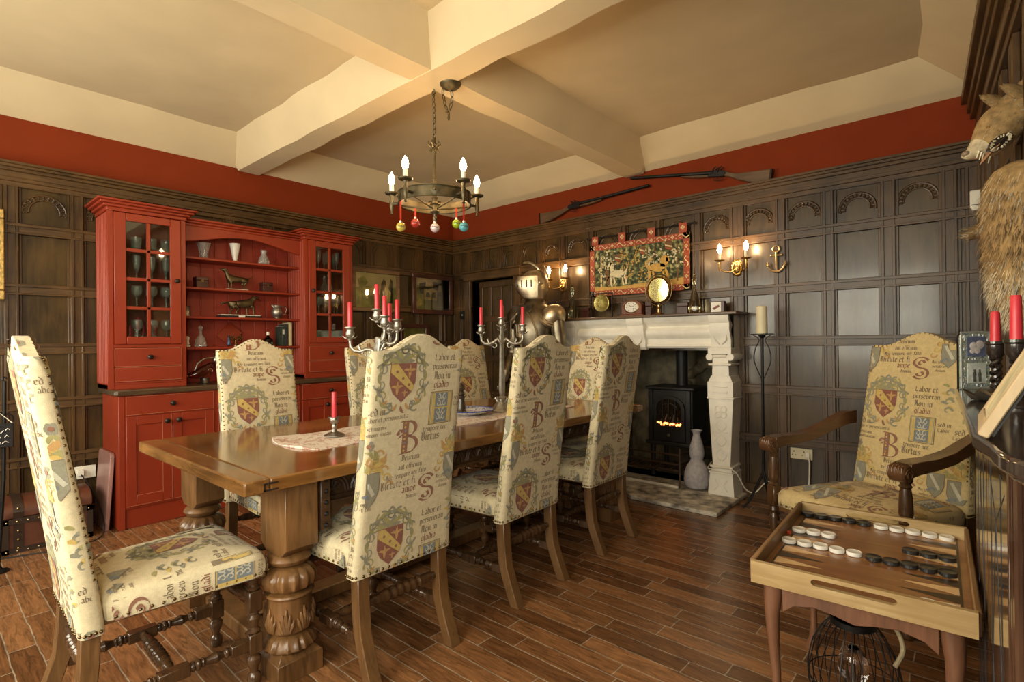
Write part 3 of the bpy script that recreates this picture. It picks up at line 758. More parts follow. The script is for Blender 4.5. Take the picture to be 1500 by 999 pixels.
def make_dining_chair(loc, rotz, label):
    t = thing('dining_chair', loc, label, 'chair', 'upholstered dining chairs round the oak table', rotz)
    bk, n1 = make_back(.45, .425, .37, 1.175, 1.235, -.262, .115, .062, .052, .605)
    st, n2 = make_seat(.475, .425, -.205, .263, .395, .478, .022, .10)
    K = dict(world=False)
    bk.add(n1.v, n1.f, 10); st.add(n2.v, n2.f, 10)
    bk.build('backrest', CLOTH+[NAIL], t, smooth=50, **K); st.build('seat', CLOTH+[NAIL], t, smooth=50, **K)
    zz = .39
    for sg in (-1, 1):
        x = sg*.183
        b = MB(); w = .024                         # back leg, kicked out at the foot
        rings = [[(x-w*k, y-w, z), (x+w*k, y-w, z), (x+w*k, y+w, z), (x-w*k, y+w, z)] for z, y, k in ((0, -.315, 1), (.05, -.292, 1), (.11, -.268, 1), (.18, -.245, 1), (.28, -.235, 1), (zz, -.232, 1))]
        b.loft(rings); b.build('leg', CHW, t, bevel=.003, **K)
        b = MB(); y = .229; w = .023                # turned front leg
        b.box(x-w, x+w, y-w, y+w, .115, .185); b.box(x-w, x+w, y-w, y+w, .262, .335)
        b.lathe([(.012, 0), (.020, .004), (.024, .02), (.022, .036), (.013, .046), (.015, .06), (.024, .082), (.024, .096), (.016, .106), (.02, .116)], 14, (x, y, 0))
        b.lathe([(.018, .184), (.024, .192), (.014, .202), (.018, .22), (.023, .238), (.015, .25), (.022, .258), (.018, .264)], 14, (x, y, 0))
        b.lathe([(.018, .334), (.024, .342), (.015, .352), (.02, .37), (.024, .385), (.024, .41)], 14, (x, y, 0))
        b.build('leg', CHD, t, bevel=.003, **K)
        b = MB(); z = .15; w = .019                # side stretcher
        b.box(x-w, x+w, -.02-.045, -.02+.045, z-w, z+w); b.box(x-w, x+w, .15, .210, z-w, z+w); b.box(x-w, x+w, -.232, -.17, z-w, z+w)
        turned(b, (x, -.172, z), (x, -.062, z), .0175, 'v'); turned(b, (x, .152, z), (x, .022, z), .0175, 'v')
        b.build('stretcher', CHD, t, bevel=.003, **K)
    b = MB(); turned(b, (-.165, -.02, .15), (.165, -.02, .15), .021); b.build('cross_stretcher', CHD, t, **K)
    b = MB(); turned(b, (-.165, -.232, .262), (.165, -.232, .262), .022); b.build('back_stretcher', CHD, t, **K)
    b = MB(); turned(b, (-.165, .229, .298), (.165, .229, .298), .021); b.build('front_stretcher', CHD, t, **K)
    b = MB(); b.prism([(-.2, -.2), (.2, -.2), (.222, .255), (-.222, .255)], .385, .397); b.build('seat_frame', CHW, t, **K)
    return t
R90 = radians(90)
chair0 = make_dining_chair((-2.128, .584, 0), radians(-1), 'high-backed script-cloth chair at the near table end, whole seat in view')
for loc, rz, lb in (((-1.905, 1.252, 0), R90+.0, 'high-backed chair nearest the viewer on the right long side, its back to us'),
                    ((-1.905, 2.005, 0), R90+.02, 'high-backed chair in the middle of the three with their backs to us'),
                    ((-1.925, 2.765, 0), R90+.02, 'of the three high-backed chairs turned away from us, the one closest to the fireplace'),
                    ((-2.79, 1.335, 0), -R90, 'high-backed chair facing us across the table in front of the red dresser shelves'),
                    ((-2.80, 2.13, 0), -R90, 'high-backed chair almost hidden behind the near candelabra and the chair back'),
                    ((-3.092, 3.30, 0), -R90+.0, 'high-backed chair facing us behind the pepper mill, farthest on the dresser side'),
                    ((-2.325, 3.30, 0), pi, 'high-backed chair at the far table end with its back to the white mantelpiece')):
    c = copy_tree(chair0); c.location = loc; c.rotation_euler = (0, 0, rz); c['label'] = lb
# ------------------------------------------------------------------ the oak table
TX0, TX1, TY0, TY1, TZ = -2.925, -1.765, .71, 3.39, .76
tbl = thing('dining_table', (-2.345, 2.05, 0), 'long polished oak refectory table with carved apron and bulbous legs', 'table')
b = MB()
b.box(TX0, TX1, TY0+.085, TY1-.085, TZ-.047, TZ)
tt = b.build('tabletop', TBL, tbl, bevel=.006, bseg=2)
b = MB(); b.box(TX0, TX1, TY0, TY0+.0835, TZ-.048, TZ); b.build('breadboard_end', TBLX, tbl, bevel=.006, bseg=2)
b = MB(); b.box(TX0, TX1, TY1-.0835, TY1, TZ-.048, TZ); b.build('breadboard_end', TBLX, tbl, bevel=.006, bseg=2)
DARKIN = plain('dark_inlay', (.02, .012, .008), .5)
b = MB()                                       # the tongue of the breadboard joint showing on the edge
b.box(TX1-.01, TX1+.001, TY0+.062, TY0+.068, TZ-.040, TZ-.018); b.box(TX1-.01, TX1+.001, TY0+.062, TY0+.11, TZ-.020, TZ-.014); b.box(TX1-.01, TX1+.001, TY0+.062, TY0+.11, TZ-.042, TZ-.036)
b.build('joint_tongue', DARKIN, tt)
LX, LY = (-2.80, -1.93), (.935, 3.16)
def gad(n, a, z0, z1): return lambda ang, z: (a*abs(sin(n*ang/2))-a*.5 if z0 < z < z1 else 0)
for x in LX:
    for y in LY:
        b = MB()
        x = -2.70 if (x < -2.3 and y > 2) else x     # the far left leg stands a little further in
        b.prism([(x-.1, TZ-.05), (x+.1, TZ-.05), (x+.1, .475), (x+.062, .445), (x-.062, .445), (x-.1, .475)], y-.06, y+.062, 'y')
        b.lathe([(.05, .447), (.070, .437), (.080, .42), (.070, .405), (.055, .396)], 24, (x, y, 0))
        b.lathe([(.05, .395), (.072, .385), (.090, .362), (.092, .345), (.085, .32), (.066, .306), (.062, .302)], 48, (x, y, 0), mod=gad(14, .16, .308, .392))
        b.lathe([(.060, .304), (.085, .300), (.088, .292), (.080, .285), (.078, .28), (.080, .22), (.078, .165), (.066, .156), (.058, .150)], 24, (x, y, 0))
        for k in range(8):                          # carved leaves round the drum
            a = k*pi/4+.2
            for j in range(5):
                da = (-.32+.16*j); hh = .085-.02*abs(j-2)
                b.tube([(x+.079*cos(a+da*.4), y+.079*sin(a+da*.4), .172), (x+.084*cos(a+da*.8), y+.084*sin(a+da*.8), .172+hh*.6), (x+.081*cos(a+da), y+.081*sin(a+da), .172+hh)], [.009, .0085, .003], 6)
        b.lathe([(.058, .152), (.075, .140), (.088, .118), (.091, .106), (.082, .095), (.06, .088)], 48, (x, y, 0), mod=gad(18, .13, .1, .145))
        b.frustum((x, y), .17, .17, .12, .12, .072, .098); b.box(x-.085, x+.085, y-.085, y+.085, 0, .073)
        b.build('leg', TLEG, tbl, bevel=.004, smooth=40)
# carved apron: two long rails, two short
def lunettes(b, P, a0, a1, zc, h):
    n = max(2, int((a1-a0)/.15)); w = (a1-a0)/n
    for i in range(n):
        c = a0+w*(i+.5)
        for r in (w*.46, w*.38): b.tube([P(c+r*cos(t), .002, zc-h*.42+r*1.25*sin(t)*h/(w*.62)) for t in [pi*k/12 for k in range(13)]], .006, 5)
        for s in (-1, 1): b.tube([P(c+s*(.008+.020*(1-t)*1)*1+s*.016*sin(3.6*t), .004, zc-h*.3+h*.55*t) for t in [k/8 for k in range(9)]], [.007-.0006*k for k in range(9)], 5)
        for k in range(5):
            t = radians(30+30*k); b.tube([P(c+w*.05*cos(t), .004, zc-h*.4+.01*sin(t)), P(c+w*.26*cos(t), .004, zc-h*.4+w*.30*sin(t))], [.003, .008], 5)
b = MB(); Pr = lambda a, h, z: (-1.905+h, a, z); Pl = lambda a, h, z: (-2.785-h, a, z)
for P, x in ((Pr, -1.905), (Pl, -2.785)):
    sg = 1 if P is Pr else -1
    b.box(x-.03*sg, x, LY[0]+.07, LY[1]-.07, .60, TZ-.047)
    b.box(x, x+.012*sg, LY[0]+.07, LY[1]-.07, .60, .612); b.box(x, x+.012*sg, LY[0]+.07, LY[1]-.07, .70, .713)
    lunettes(b, P, LY[0]+.08, LY[1]-.08, .655, .08)
b.build('apron', CARV, tbl, smooth=50)
b = MB(); Pf = lambda a, h, z: (a, .925-h, z)
for y in (.94, 3.16): b.box(LX[0]+.1, LX[1]-.1, y-.015, y+.015, .60, TZ-.047)
lunettes(b, Pf, LX[0]+.1, LX[1]-.1, .655, .08); b.build('end_apron', CARV, tbl, smooth=50)
for x, sg in ((LX[1], 1), (LX[0], -1)):
    b = MB()
    b.box(x+sg*.06, x+sg*.098, LY[0]+.075, LY[0]+.115, .512, TZ-.05)
    for i in range(5): b.ball((x+sg*.099, LY[0]+.095, (.528+.042*i)), .009, 8, 1)
    b.prism([(LY[0]+.115, .60), (LY[0]+.28, .60), (LY[0]+.24, .565), (LY[0]+.20, .575), (LY[0]+.16, .545), (LY[0]+.115, .52)], x+sg*.03, x+sg*.06, 'x')
    b.build('apron_bracket', [CARV, IRON], tbl, bevel=.003)
for y in LY:
    b = MB(); b.box(LX[0]+.16, LX[1]-.09, y-.045, y+.045, .012, .07); b.build('stretcher', TLEG, tbl, bevel=.005)
b = MB(); b.box(-2.345-.05, -2.345+.05, LY[0]+.045, LY[1]-.045, .012, .07); b.build('stretcher', TLEG, tbl, bevel=.005)

# ---- on the table
def patterned(name, base, cols, scale, mask=.52, rough=.85):
    m, N, L, B = nodes(name)
    t = N.new('ShaderNodeTexCoord'); n = N.new('ShaderNodeTexNoise'); n.inputs['Scale'].default_value = scale; n.inputs['Detail'].default_value = 3; n.inputs['Distortion'].default_value = 1.6
    L.new(t.outputs['Object'], n.inputs['Vector'])
    r = N.new('ShaderNodeValToRGB'); r.color_ramp.interpolation = 'CONSTANT'; e = r.color_ramp.elements
    e[0].position = 0; e[0].color = (*base, 1); e[1].position = mask; e[1].color = (*cols[0], 1)
    for i, c in enumerate(cols[1:]): q = e.new(mask+.05*(i+1)); q.color = (*c, 1)
    q = e.new(min(.99, mask+.05*len(cols))); q.color = (*base, 1)
    L.new(n.outputs['Fac'], r.inputs['Fac']); L.new(r.outputs['Color'], B.inputs['Base Color']); B.inputs['Roughness'].default_value = rough
    return m
RUN = patterned('runner_cloth', (.70, .62, .54), [(.42, .23, .18), (.62, .42, .34), (.55, .36, .24)], 24, .55)
b = MB(); n = 40; x0, x1 = -2.49, -2.07; ya, yb2 = 1.13, 3.0; vs = []
for i in range(n+1):
    y = ya+(yb2-ya)*i/n
    for j in range(11):
        x = x0+(x1-x0)*j/10; w = .0035+.002*sin(i*.9+j)+.006*max(0, 1-i/2.5)*(.6+.4*cos(j*.9))
        vs.append((x, y+(.05*(1-((j-5)/5)**2)*-1 if i == 0 else -.05*(1-((j-5)/5)**2)*max(0, 1-i/6)), TZ+w))
top = len(vs); vs += [(x, y, TZ+.0006) for x, y, z in vs]
fs = [(i*11+j, i*11+j+1, (i+1)*11+j+1, (i+1)*11+j) for i in range(n) for j in range(10)]
fs += [tuple(k+top for k in f[::-1]) for f in fs]
for i in range(n): fs += [(i*11, (i+1)*11, top+(i+1)*11, top+i*11), ((i+1)*11+10, i*11+10, top+i*11+10, top+(i+1)*11+10)]
for j in range(10): fs += [(j+1, j, top+j, top+j+1), (n*11+j, n*11+j+1, top+n*11+j+1, top+n*11+j)]
b.add(vs, fs); single('table_runner', b, RUN, (-2.28, 2.0, TZ), 'pale patterned cloth runner lying along the middle of the oak table', 'table runner')
def candle(loc, h, r, label, group=None, mat=WAXRED, taper=.9):
    t = thing('candle', loc, label, 'candle', group); x, y, z = loc
    b = MB(); b.lathe([(r, z), (r*(1+taper)/2, z+h*.5), (r*taper, z+h-.004), (r*taper*.8, z+h)], 14, (x, y, 0)); b.build('wax', mat, t)
    b = MB(); b.tube([(x, y, z+h-.003), (x+.001, y, z+h+.006), (x+.003, y, z+h+.011)], .0012, 5); b.build('wick', BLACKP, t)
    return t
# little candlestick at the near end of the runner
x, y = -2.305, 1.342; z0 = TZ+.0075
b = MB(); b.lathe([(.048, z0), (.048, z0+.004), (.036, z0+.010), (.014, z0+.018), (.009, z0+.03), (.012, z0+.042), (.010, z0+.052), (.018, z0+.062), (.022, z0+.078), (.021, z0+.082), (.030, z0+.085), (.030, z0+.088), (.013, z0+.089), (.012, z0+.07)], 24, (x, y, 0))
single('candlestick', b, PEWTER, (x, y, z0), 'small pewter candlestick on the near end of the table runner', 'candlestick')
candle((x, y, z0+.072), .135, .0115, 'red candle in the small pewter candlestick')
# candelabra
def candelabrum(cx, cy, H, arms, label, names, ztop):
    # arms: list of (angle, reach, cup height); H height of the stem's centre cup
    z0 = TZ+.006; t = thing('candelabra', (cx, cy, z0), label, 'candelabra', 'silver candelabra on the table')
    b = MB()
    b.lathe([(.075, z0), (.078, z0+.006), (.070, z0+.016), (.052, z0+.026), (.040, z0+.05), (.026, z0+.062), (.022, z0+.075)], 32, (cx, cy, 0), mod=lambda a, z: .08*cos(8*a))
    for k in range(8): a = k*pi/4; b.tube([(cx+.03*cos(a), cy+.03*sin(a), z0+.06), (cx+.045*cos(a), cy+.045*sin(a), z0+.085), (cx+.055*cos(a), cy+.055*sin(a), z0+.075)], [.008, .006, .002], 6)
    b.build('base', SILVER, t, smooth=50)
    b = MB()
    b.lathe([(.020, z0+.07), (.026, z0+.085), (.014, z0+.098), (.018, z0+.11), (.020, z0+.16), (.016, z0+.26), (.013, H-.14), (.019, H-.125), (.012, H-.112), (.017, H-.09), (.010, H-.07), (.010, H-.04)], 18, (cx, cy, 0), mod=lambda a, z: .08*cos(6*a))
    b.build('stem', SILVER, t)
    cups = []
    def cup(bb, x, y, z):
        for k in range(6):
            a = k*pi/3; bb.tube([(x+.008*cos(a), y+.008*sin(a), z-.034), (x+.026*cos(a), y+.026*sin(a), z-.030), (x+.036*cos(a), y+.036*sin(a), z-.020)], [.007, .008, .002], 6, flat=.4)
        bb.lathe([(.009, z-.045), (.013, z-.036), (.012, z-.030), (.021, z-.018), (.022, z-.008), (.016, z+.006), (.018, z+.014), (.027, z+.020), (.027, z+.023), (.013, z+.0235), (.012, z+.005)], 18, (x, y, 0))
    for a, rch, hz in arms:
        b = MB(); ux, uy = cos(a), sin(a)
        if rch > 0:
            zz = hz-.05
            P = lambda r, z: (cx+ux*r, cy+uy*r, z)
            b.tube([P(.01, H-.125), P(rch*.2, H-.105), P(rch*.4, zz-.038), P(rch*.62, zz-.05), P(rch*.85, zz-.045), P(rch*.98, zz-.025), P(rch, zz+.006)], [.010, .010, .011, .011, .010, .009, .008], 8)
            b.tube([P(rch*.38+.025*cos(q)*(1-q/9), zz-.06+.025*sin(q)*(1-q/9)) for q in [i*.45 for i in range(14)]], [.008-.0004*i for i in range(14)], 6)
            b.tube([P(rch*.6, zz-.045), P(rch*.7, zz-.02), P(rch*.66, zz-.012)], [.007, .006, .002], 6)
            cup(b, *P(rch, 0)[:2], hz)
        else: cup(b, cx, cy, hz)
        b.build('arm' if rch > 0 else 'candle_cup', SILVER, t, smooth=50)
    for (a, rch, hz), nm in zip(arms, names):
        candle((cx+cos(a)*rch, cy+sin(a)*rch, hz+.006), ztop(hz), .0115, nm)
    return t
va = YAW                                         # sight line; arms spread about it
candelabrum(-2.249, 1.548, 1.275, [(radians(221), .135, 1.262), (0, 0, 1.350), (radians(10), .052, 1.315), (radians(41), .10, 1.298), (radians(120), .15, 1.29)],
            'silver candelabra nearer the viewer, partly hidden behind the nearest chair back',
            ['red candle at the left end of the near candelabra', 'tallest red candle, in the raised centre cup of the near candelabra', 'red candle just right of the tallest one on the near candelabra', 'rightmost red candle on the near candelabra', 'red candle at the back of the near candelabra'], lambda h: .14 if h < 1.27 or h > 1.33 else .115)
candelabrum(-2.285, 2.505, 1.33, [(radians(222), .13, 1.29), (0, 0, 1.335), (radians(41), .135, 1.29), (radians(130), .13, 1.31)],
            'silver candelabra farther down the table, in front of the suit of armour',
            ['red candle at the left end of the far candelabra', 'red candle in the centre cup of the far candelabra', 'red candle at the right end of the far candelabra, before the armour', 'red candle at the back of the far candelabra'], lambda h: .13)
# plate and pepper mill
PLX, PLY = -2.325, 2.25
x, y, z0 = PLX, PLY, TZ+.0075
BW = patterned('blue_white_china', (.72, .72, .68), [(.06, .10, .30), (.12, .18, .42)], 40, .54, .2)
b = MB(); b.lathe([(.06, z0), (.075, z0+.002), (.10, z0+.012), (.142, z0+.024), (.150, z0+.030), (.146, z0+.031), (.10, z0+.017), (.07, z0+.008), (0, z0+.007)], 40, (x, y, 0))
pl = thing('plate', (x, y, z0), 'blue and white china plate beside the pepper mill on the runner', 'plate')
b.build('dish', BW, pl, smooth=60)
b = MB(); b.tube([(x+.149*cos(a), y+.149*sin(a), z0+.0305) for a in [2*pi*i/40 for i in range(40)]], .0035, 6, closed=True); b.build('rim', plain('cobalt_rim', (.02, .04, .2), .2), pl)
x, y, z0 = PLX-.032, PLY-.035, TZ+.0165; 
pm_ = thing('pepper_mill', (x, y, z0), 'dark turned wooden pepper mill standing on the blue and white plate', 'pepper mill')
DKW = wood('dark_mill_wood', (.02, .014, .01), (.06, .04, .028), .25, 'z', 8, 6, coat=.3)
b = MB(); b.lathe([(.030, z0), (.031, z0+.012), (.026, z0+.02), (.024, z0+.05), (.019, z0+.085), (.025, z0+.095), (.025, z0+.103), (.018, z0+.108)], 24, (x, y, 0)); b.build('body', DKW, pm_)
b = MB(); b.lathe([(.018, z0+.108), (.027, z0+.115), (.024, z0+.125), (.016, z0+.132), (.022, z0+.142), (.026, z0+.155), (.020, z0+.168), (.006, z0+.173), (.008, z0+.178), (.005, z0+.184)], 24, (x, y, 0)); b.build('head', DKW, pm_)
# ------------------------------------------------------------------ the red dresser
def skinfig(name, V, E, mats, parent=None, sub=2, root=0, loc=None):
    """one smooth body grown round a skeleton; V = [(x,y,z,r)]; local coordinates"""
    me = bpy.data.meshes.new(name); me.from_pydata([v[:3] for v in V], E, [])
    o = bpy.data.objects.new(name, me); COL.objects.link(o)
    if parent is not None: o.parent = parent
    if loc: o.location = loc
    sk = o.modifiers.new('skin', 'SKIN'); sk.use_smooth_shade = True
    for i, v in enumerate(V):
        r = v[3]; d = me.skin_vertices[0].data[i]; d.radius = (r, v[4] if len(v) > 4 else r); d.use_root = (i == root)
    m = o.modifiers.new('sub', 'SUBSURF'); m.levels = sub; m.render_levels = sub
    for x in (mats if isinstance(mats, (list, tuple)) else [mats]): me.materials.append(x)
    return o
dr = thing('dresser', (-4.4, 1.8, 0), 'large red painted dresser with two glazed towers and open plate shelves', 'dresser')
X0, XF, XT = -4.615, -4.2, -4.3
WTOP = wood('dark_worktop', (.03, .018, .01), (.10, .06, .03), .3, 'y', 5, 10, coat=.2)
RIN = plain('red_paint_inside', (.30, .036, .016), .5, 0, .1, 5)
b = MB()
b.box(X0, XF+.0, .913, 2.69, .13, .878); b.box(X0, XF-.012, .925, 2.678, 0, .13); b.box(X0, XF+.003, .910, .945, 0, .878); b.box(X0, XF+.003, 2.66, 2.693, 0, .878)
b.build('base_cabinet', RED, dr, bevel=.004)
b = MB(); b.prism([(X0, .885), (XF+.012, .885), (XF+.03, .903), (XF+.03, 2.70), (XF+.012, 2.715), (X0, 2.715)], .878, .915, 'z'); b.build('worktop', WTOP, dr, bevel=.008, bseg=2)
KNOBM = plain('dark_knob', (.03, .022, .018), .3, .5)
def knob(par, x, y, z, r=.017):
    b = MB(); b.rod((x, y, z), (x+.032, y, z), [(0, .009), (.35, .007), (.45, r), (.8, r), (1, r*.45)], 14); b.build('knob', KNOBM, par)
def drawer(y0, y1, z0, z1, xf, withknob=True):
    b = MB(); b.box(xf-.01, xf+.012, y0, y1, z0, z1); b.mi = 1
    d = b.build('drawer', [RED, REDEDGE], dr, bevel=.003)
    e = MB()
    for q in ((y0, y1, z0-.0015, z0+.0015), (y0, y1, z1-.0012, z1+.0012), (y0-.001, y0+.0012, z0, z1), (y1-.0012, y1+.001, z0, z1)): e.box(xf+.009, xf+.0128, *q)
    e.build('worn_edge', REDEDGE, d)
    if withknob: knob(d, xf+.012, (y0+y1)/2, (z0+z1)/2)
def door(y0, y1, z0, z1, xf, kside):
    b = MB(); w = .055
    for q in ((y0, y0+w, z0, z1), (y1-w, y1, z0, z1), (y0+w, y1-w, z0, z0+w+.012), (y0+w, y1-w, z1-w, z1)): b.box(xf-.008, xf+.012, *q)
    b.box(xf-.008, xf+.004, y0+w, y1-w, z0+w, z1-w)
    d = b.build('door', RED, dr, bevel=.002)
    e = MB()
    for q in ((y1-w-.0015, y1-w+.001, z0+w, z1-w), (y0+w, y1-w, z0+w+.010, z0+w+.0125), (y1-.0012, y1+.001, z0, z1), (y0, y1, z0-.001, z0+.0015)): e.box(xf+.009, xf+.0128, *q)
    e.build('worn_edge', REDEDGE, d)
    knob(d, xf+.012, (y1-.032) if kside > 0 else (y0+.032), z1-.045)
for y0, y1 in ((.95, 1.478), (1.508, 2.125), (2.155, 2.655)):
    drawer(y0, y1, .748, .868, XF); ym = (y0+y1)/2
    door(y0, ym-.003, .150, .735, XF, 1); door(ym+.003, y1, .150, .735, XF, -1)
# towers
def tower(y0, y1, side):
    b = MB(); t = .022
    b.box(X0, XT, y0, y0+t, .915, 2.13); b.box(X0, XT, y1-t, y1, .915, 2.13); b.box(X0, XT, y0, y1, 2.10, 2.13); b.box(X0, XT, y0, y1, .915, .945); b.box(X0, XT, y0, y1, 1.195, 1.215)
    b.box(X0, XT-.02, y0+t, y1-t, .945, 1.195)
    for yy in (y0+.01, y1-.01): b.box(XT-.02, XT+.002, yy-.016, yy+.016, .915, 2.10)
    b.box(XT-.02, XT+.001, y0, y1, .945, .962); b.box(XT-.02, XT+.001, y0, y1, 1.19, 1.212)
    for k in range(7): b.tube([(XT-.03-.042*k, y0-.001, .95), (XT-.03-.042*k, y0-.001, 2.09)], .011, 8)
    for k in range(7): b.tube([(XT-.03-.042*k, y1+.001, .95), (XT-.03-.042*k, y1+.001, 2.09)], .011, 8)
    b.build('tower', RED, dr, bevel=.002)
    b = MB(); b.box(X0-.001, X0+.008, y0+.02, y1-.02, 1.21, 2.10); b.build('tower_back', RIN, dr)
    for i, z in enumerate((1.225, 1.462, 1.662, 1.860)):
        b = MB(); b.box(X0+.008, XT-.035, y0+t, y1-t, z-.008, z+.008); b.build('shelf', RIN, dr)
    drawer(y0+.028, y1-.028, 1.066, 1.186, XT); drawer(y0+.028, y1-.028, .966, 1.058, XT, False)
    b = MB(); w = .066; z0, z1 = 1.215, 2.095; a, c = y0+.028, y1-.028; xf = XT
    for q in ((a, a+w, z0, z1), (c-w, c, z0, z1), (a+w, c-w, z0, z0+.05), (a+w, c-w, z1-.05, z1)): b.box(xf-.008, xf+.014, *q)
    ym = (a+c)/2; b.box(xf-.004, xf+.010, ym-.011, ym+.011, z0+.05, z1-.05)
    ph = (z1-z0-.1)/4
    for k in (1, 2, 3): b.box(xf-.004, xf+.010, a+w, c-w, z0+.05+ph*k-.011, z0+.05+ph*k+.011)
    d = b.build('glazed_door', RED, dr, bevel=.003)
    e = MB(); p0, p1 = a+w, c-w
    e.box(xf+.000, xf+.003, p0-.004, p1+.004, z0+.046, z1-.046); e.build('glass_pane', PANE, d)
    knob(d, xf+.014, c-.03 if side < 0 else a+.03, 1.66, .016)
    b = MB()
    for h0, h1, ex in ((2.10, 2.125, .012), (2.125, 2.142, .03), (2.142, 2.158, .05), (2.158, 2.172, .068)):
        b.box(X0, XT+ex, y0-ex, y1+ex, h0, h1)
    b.build('cornice', RED, dr, bevel=.005, bseg=2)
tower(.885, 1.333, -1); tower(2.245, 2.693, 1)
b = MB(); n = 9
for k in range(n):
    y0 = 1.333+(.912/n)*k; b.box(X0, X0+.012, y0+.004, y0+.912/n-.004, .915, 2.09)
b.box(X0-.001, X0+.006, 1.333, 2.245, .915, 2.09); b.build('beadboard_back', RIN, dr, bevel=.003)
for z in (1.182, 1.412, 1.632, 1.858):
    b = MB(); b.box(X0+.006, XT-.10, 1.334, 2.244, z-.010, z+.008); b.build('plate_shelf', RED, dr, bevel=.003)
b = MB(); pl_ = [(1.334, 2.11), (2.244, 2.11), (2.244, 1.965), (2.215, 1.968)]
pl_ += [(1.79+.415*(1-2*i/24), 1.972+.070*sin(pi*i/24)**1.3) for i in range(25)] + [(1.365, 1.968), (1.334, 1.965)]
b.prism(pl_, XT-.085, XT-.065, 'x'); b.box(X0, XT-.065, 1.334, 2.244, 2.095, 2.11); b.build('arched_pediment', RED, dr, bevel=.003)
b = MB()
for h0, h1, ex in ((2.085, 2.105, .01), (2.105, 2.122, .028), (2.122, 2.138, .045)): b.box(X0, XT-.065+ex, 1.334, 2.244, h0, h1)
b.build('cornice', RED, dr, bevel=.005)

# ---- glasses behind the tower doors
def lathe_thing(name, prof, mat, loc, label, cat, group=None, seg=16, mod=None, smooth=45):
    b = MB(); x, y, z = loc; b.lathe([(r, z+h) for r, h in prof], seg, (x, y, 0), mod=mod)
    return single(name, b, mat, loc, label, cat, group, smooth=smooth)
WINE = [(.030, 0), (.030, .002), (.006, .006), (.0045, .03), (.0045, .07), (.012, .078), (.030, .095), (.034, .118), (.030, .150), (.0285, .150), (.032, .118), (.028, .098), (.010, .082), (0, .080)]
TUMB = [(.026, 0), (.030, .004), (.034, .09), (.0325, .09), (.028, .010), (0, .009)]
FLUTE = [(.026, 0), (.026, .002), (.005, .006), (.004, .05), (.014, .065), (.022, .10), (.023, .165), (.0215, .165), (.020, .10), (.012, .068), (0, .066)]
DECA = [(.030, 0), (.036, .006), (.038, .03), (.03, .065), (.012, .09), (.011, .115), (.018, .12), (.010, .126), (.016, .136), (.012, .155), (0, .16)]
TAZZA = [(.040, 0), (.040, .003), (.008, .010), (.006, .05), (.012, .062), (.045, .072), (.058, .10), (.056, .10), (.043, .076), (.01, .068), (0, .067)]
CUTM = lambda a, z: .05*cos(12*a)
for (ya, side, sets) in ((.93, 'left', [('wine_glass', WINE), ('wine_glass', WINE), ('champagne_flute', FLUTE), ('tumbler', TUMB)]), (2.29, 'right', [('tumbler', TUMB), ('wine_glass', WINE), ('decanter', DECA), ('champagne_flute', FLUTE)])):
    for si, (nm, pr) in enumerate(sets):
        z = (1.2335, 1.4705, 1.6705, 1.8685)[si]; pos = ('bottom', 'second', 'third', 'top')[si]; first = None
        kind = nm.replace('_', ' ')
        for row, xx in enumerate((-4.41, -4.50)):
            for k in range(4):
                if nm == 'decanter' and k % 2: continue
                lb = f'clear {kind} on the {pos} shelf up behind the {side} glazed tower door'
                loc = (xx+.006*((k*7+row) % 3), ya+.045+.09*k+.02*row, z)
                if first is None: first = lathe_thing(nm, pr, CRYSTAL, loc, lb, 'glass', f'{kind}s in the {side} tower, {pos} shelf', 14, CUTM if nm in ('tumbler', 'decanter') else None)
                else: c = first.copy(); COL.objects.link(c); c.location = loc
# ---- on the open shelves
SX = -4.50
lathe_thing('vase', [(.030, 0), (.034, .005), (.028, .025), (.030, .05), (.040, .10), (.050, .125), (.046, .125), (.035, .098), (.026, .05), (0, .01)], CRYSTAL, (SX, 1.525, 1.8665), 'cut crystal vase at the left of the top plate shelf', 'vase', None, 24, CUTM)
PORC = plain('white_porcelain', (.74, .70, .62), .2, 0, .04, coat=.4)
lathe_thing('vase', [(.018, 0), (.020, .004), (.014, .014), (.020, .04), (.030, .09), (.038, .135), (.042, .150), (.039, .150), (.034, .13), (.026, .09), (0, .03)], PORC, (SX, 1.757, 1.8665), 'white porcelain vase in the middle of the top plate shelf', 'vase', None, 24, lambda a, z: .04*cos(9*a))
lathe_thing('vase', [(.032, 0), (.038, .008), (.042, .03), (.034, .065), (.018, .085), (.020, .105), (.026, .125), (.022, .125), (.014, .09), (.030, .06), (0, .01)], CRYSTAL, (SX, 1.987, 1.8665), 'small waisted crystal vase at the right of the top plate shelf', 'vase', None, 24, CUTM)
DBOX = wood('dark_red_box_wood', (.03, .008, .006), (.075, .02, .014), .35, 'y', 6, 6)
def box_thing(name, loc, sx, sy, sz, mat, label, cat, rot=0, lid=True):
    t = thing(name, loc, label, cat, None, rot); K = dict(world=False)
    b = MB(); b.box(-sx/2, sx/2, -sy/2, sy/2, 0, sz*.68); b.build('body', mat, t, bevel=.003, **K)
    b = MB(); b.box(-sx/2-.002, sx/2+.002, -sy/2-.002, sy/2+.002, sz*.69, sz); b.build('lid', mat, t, bevel=.003, **K)
    b = MB(); b.box(sx/2+.001, sx/2+.004, -.008, .008, sz*.55, sz*.78); b.build('clasp', ABRASS, t, **K)
    return t
box_thing('box', (SX+.01, 1.50, 1.6405), .075, .085, .085, DBOX, 'small dark wooden box at the left of the dog statuette', 'box')
box_thing('box', (SX+.01, 1.998, 1.6405), .075, .078, .082, DBOX, 'small dark wooden box at the right of the dog statuette', 'box')
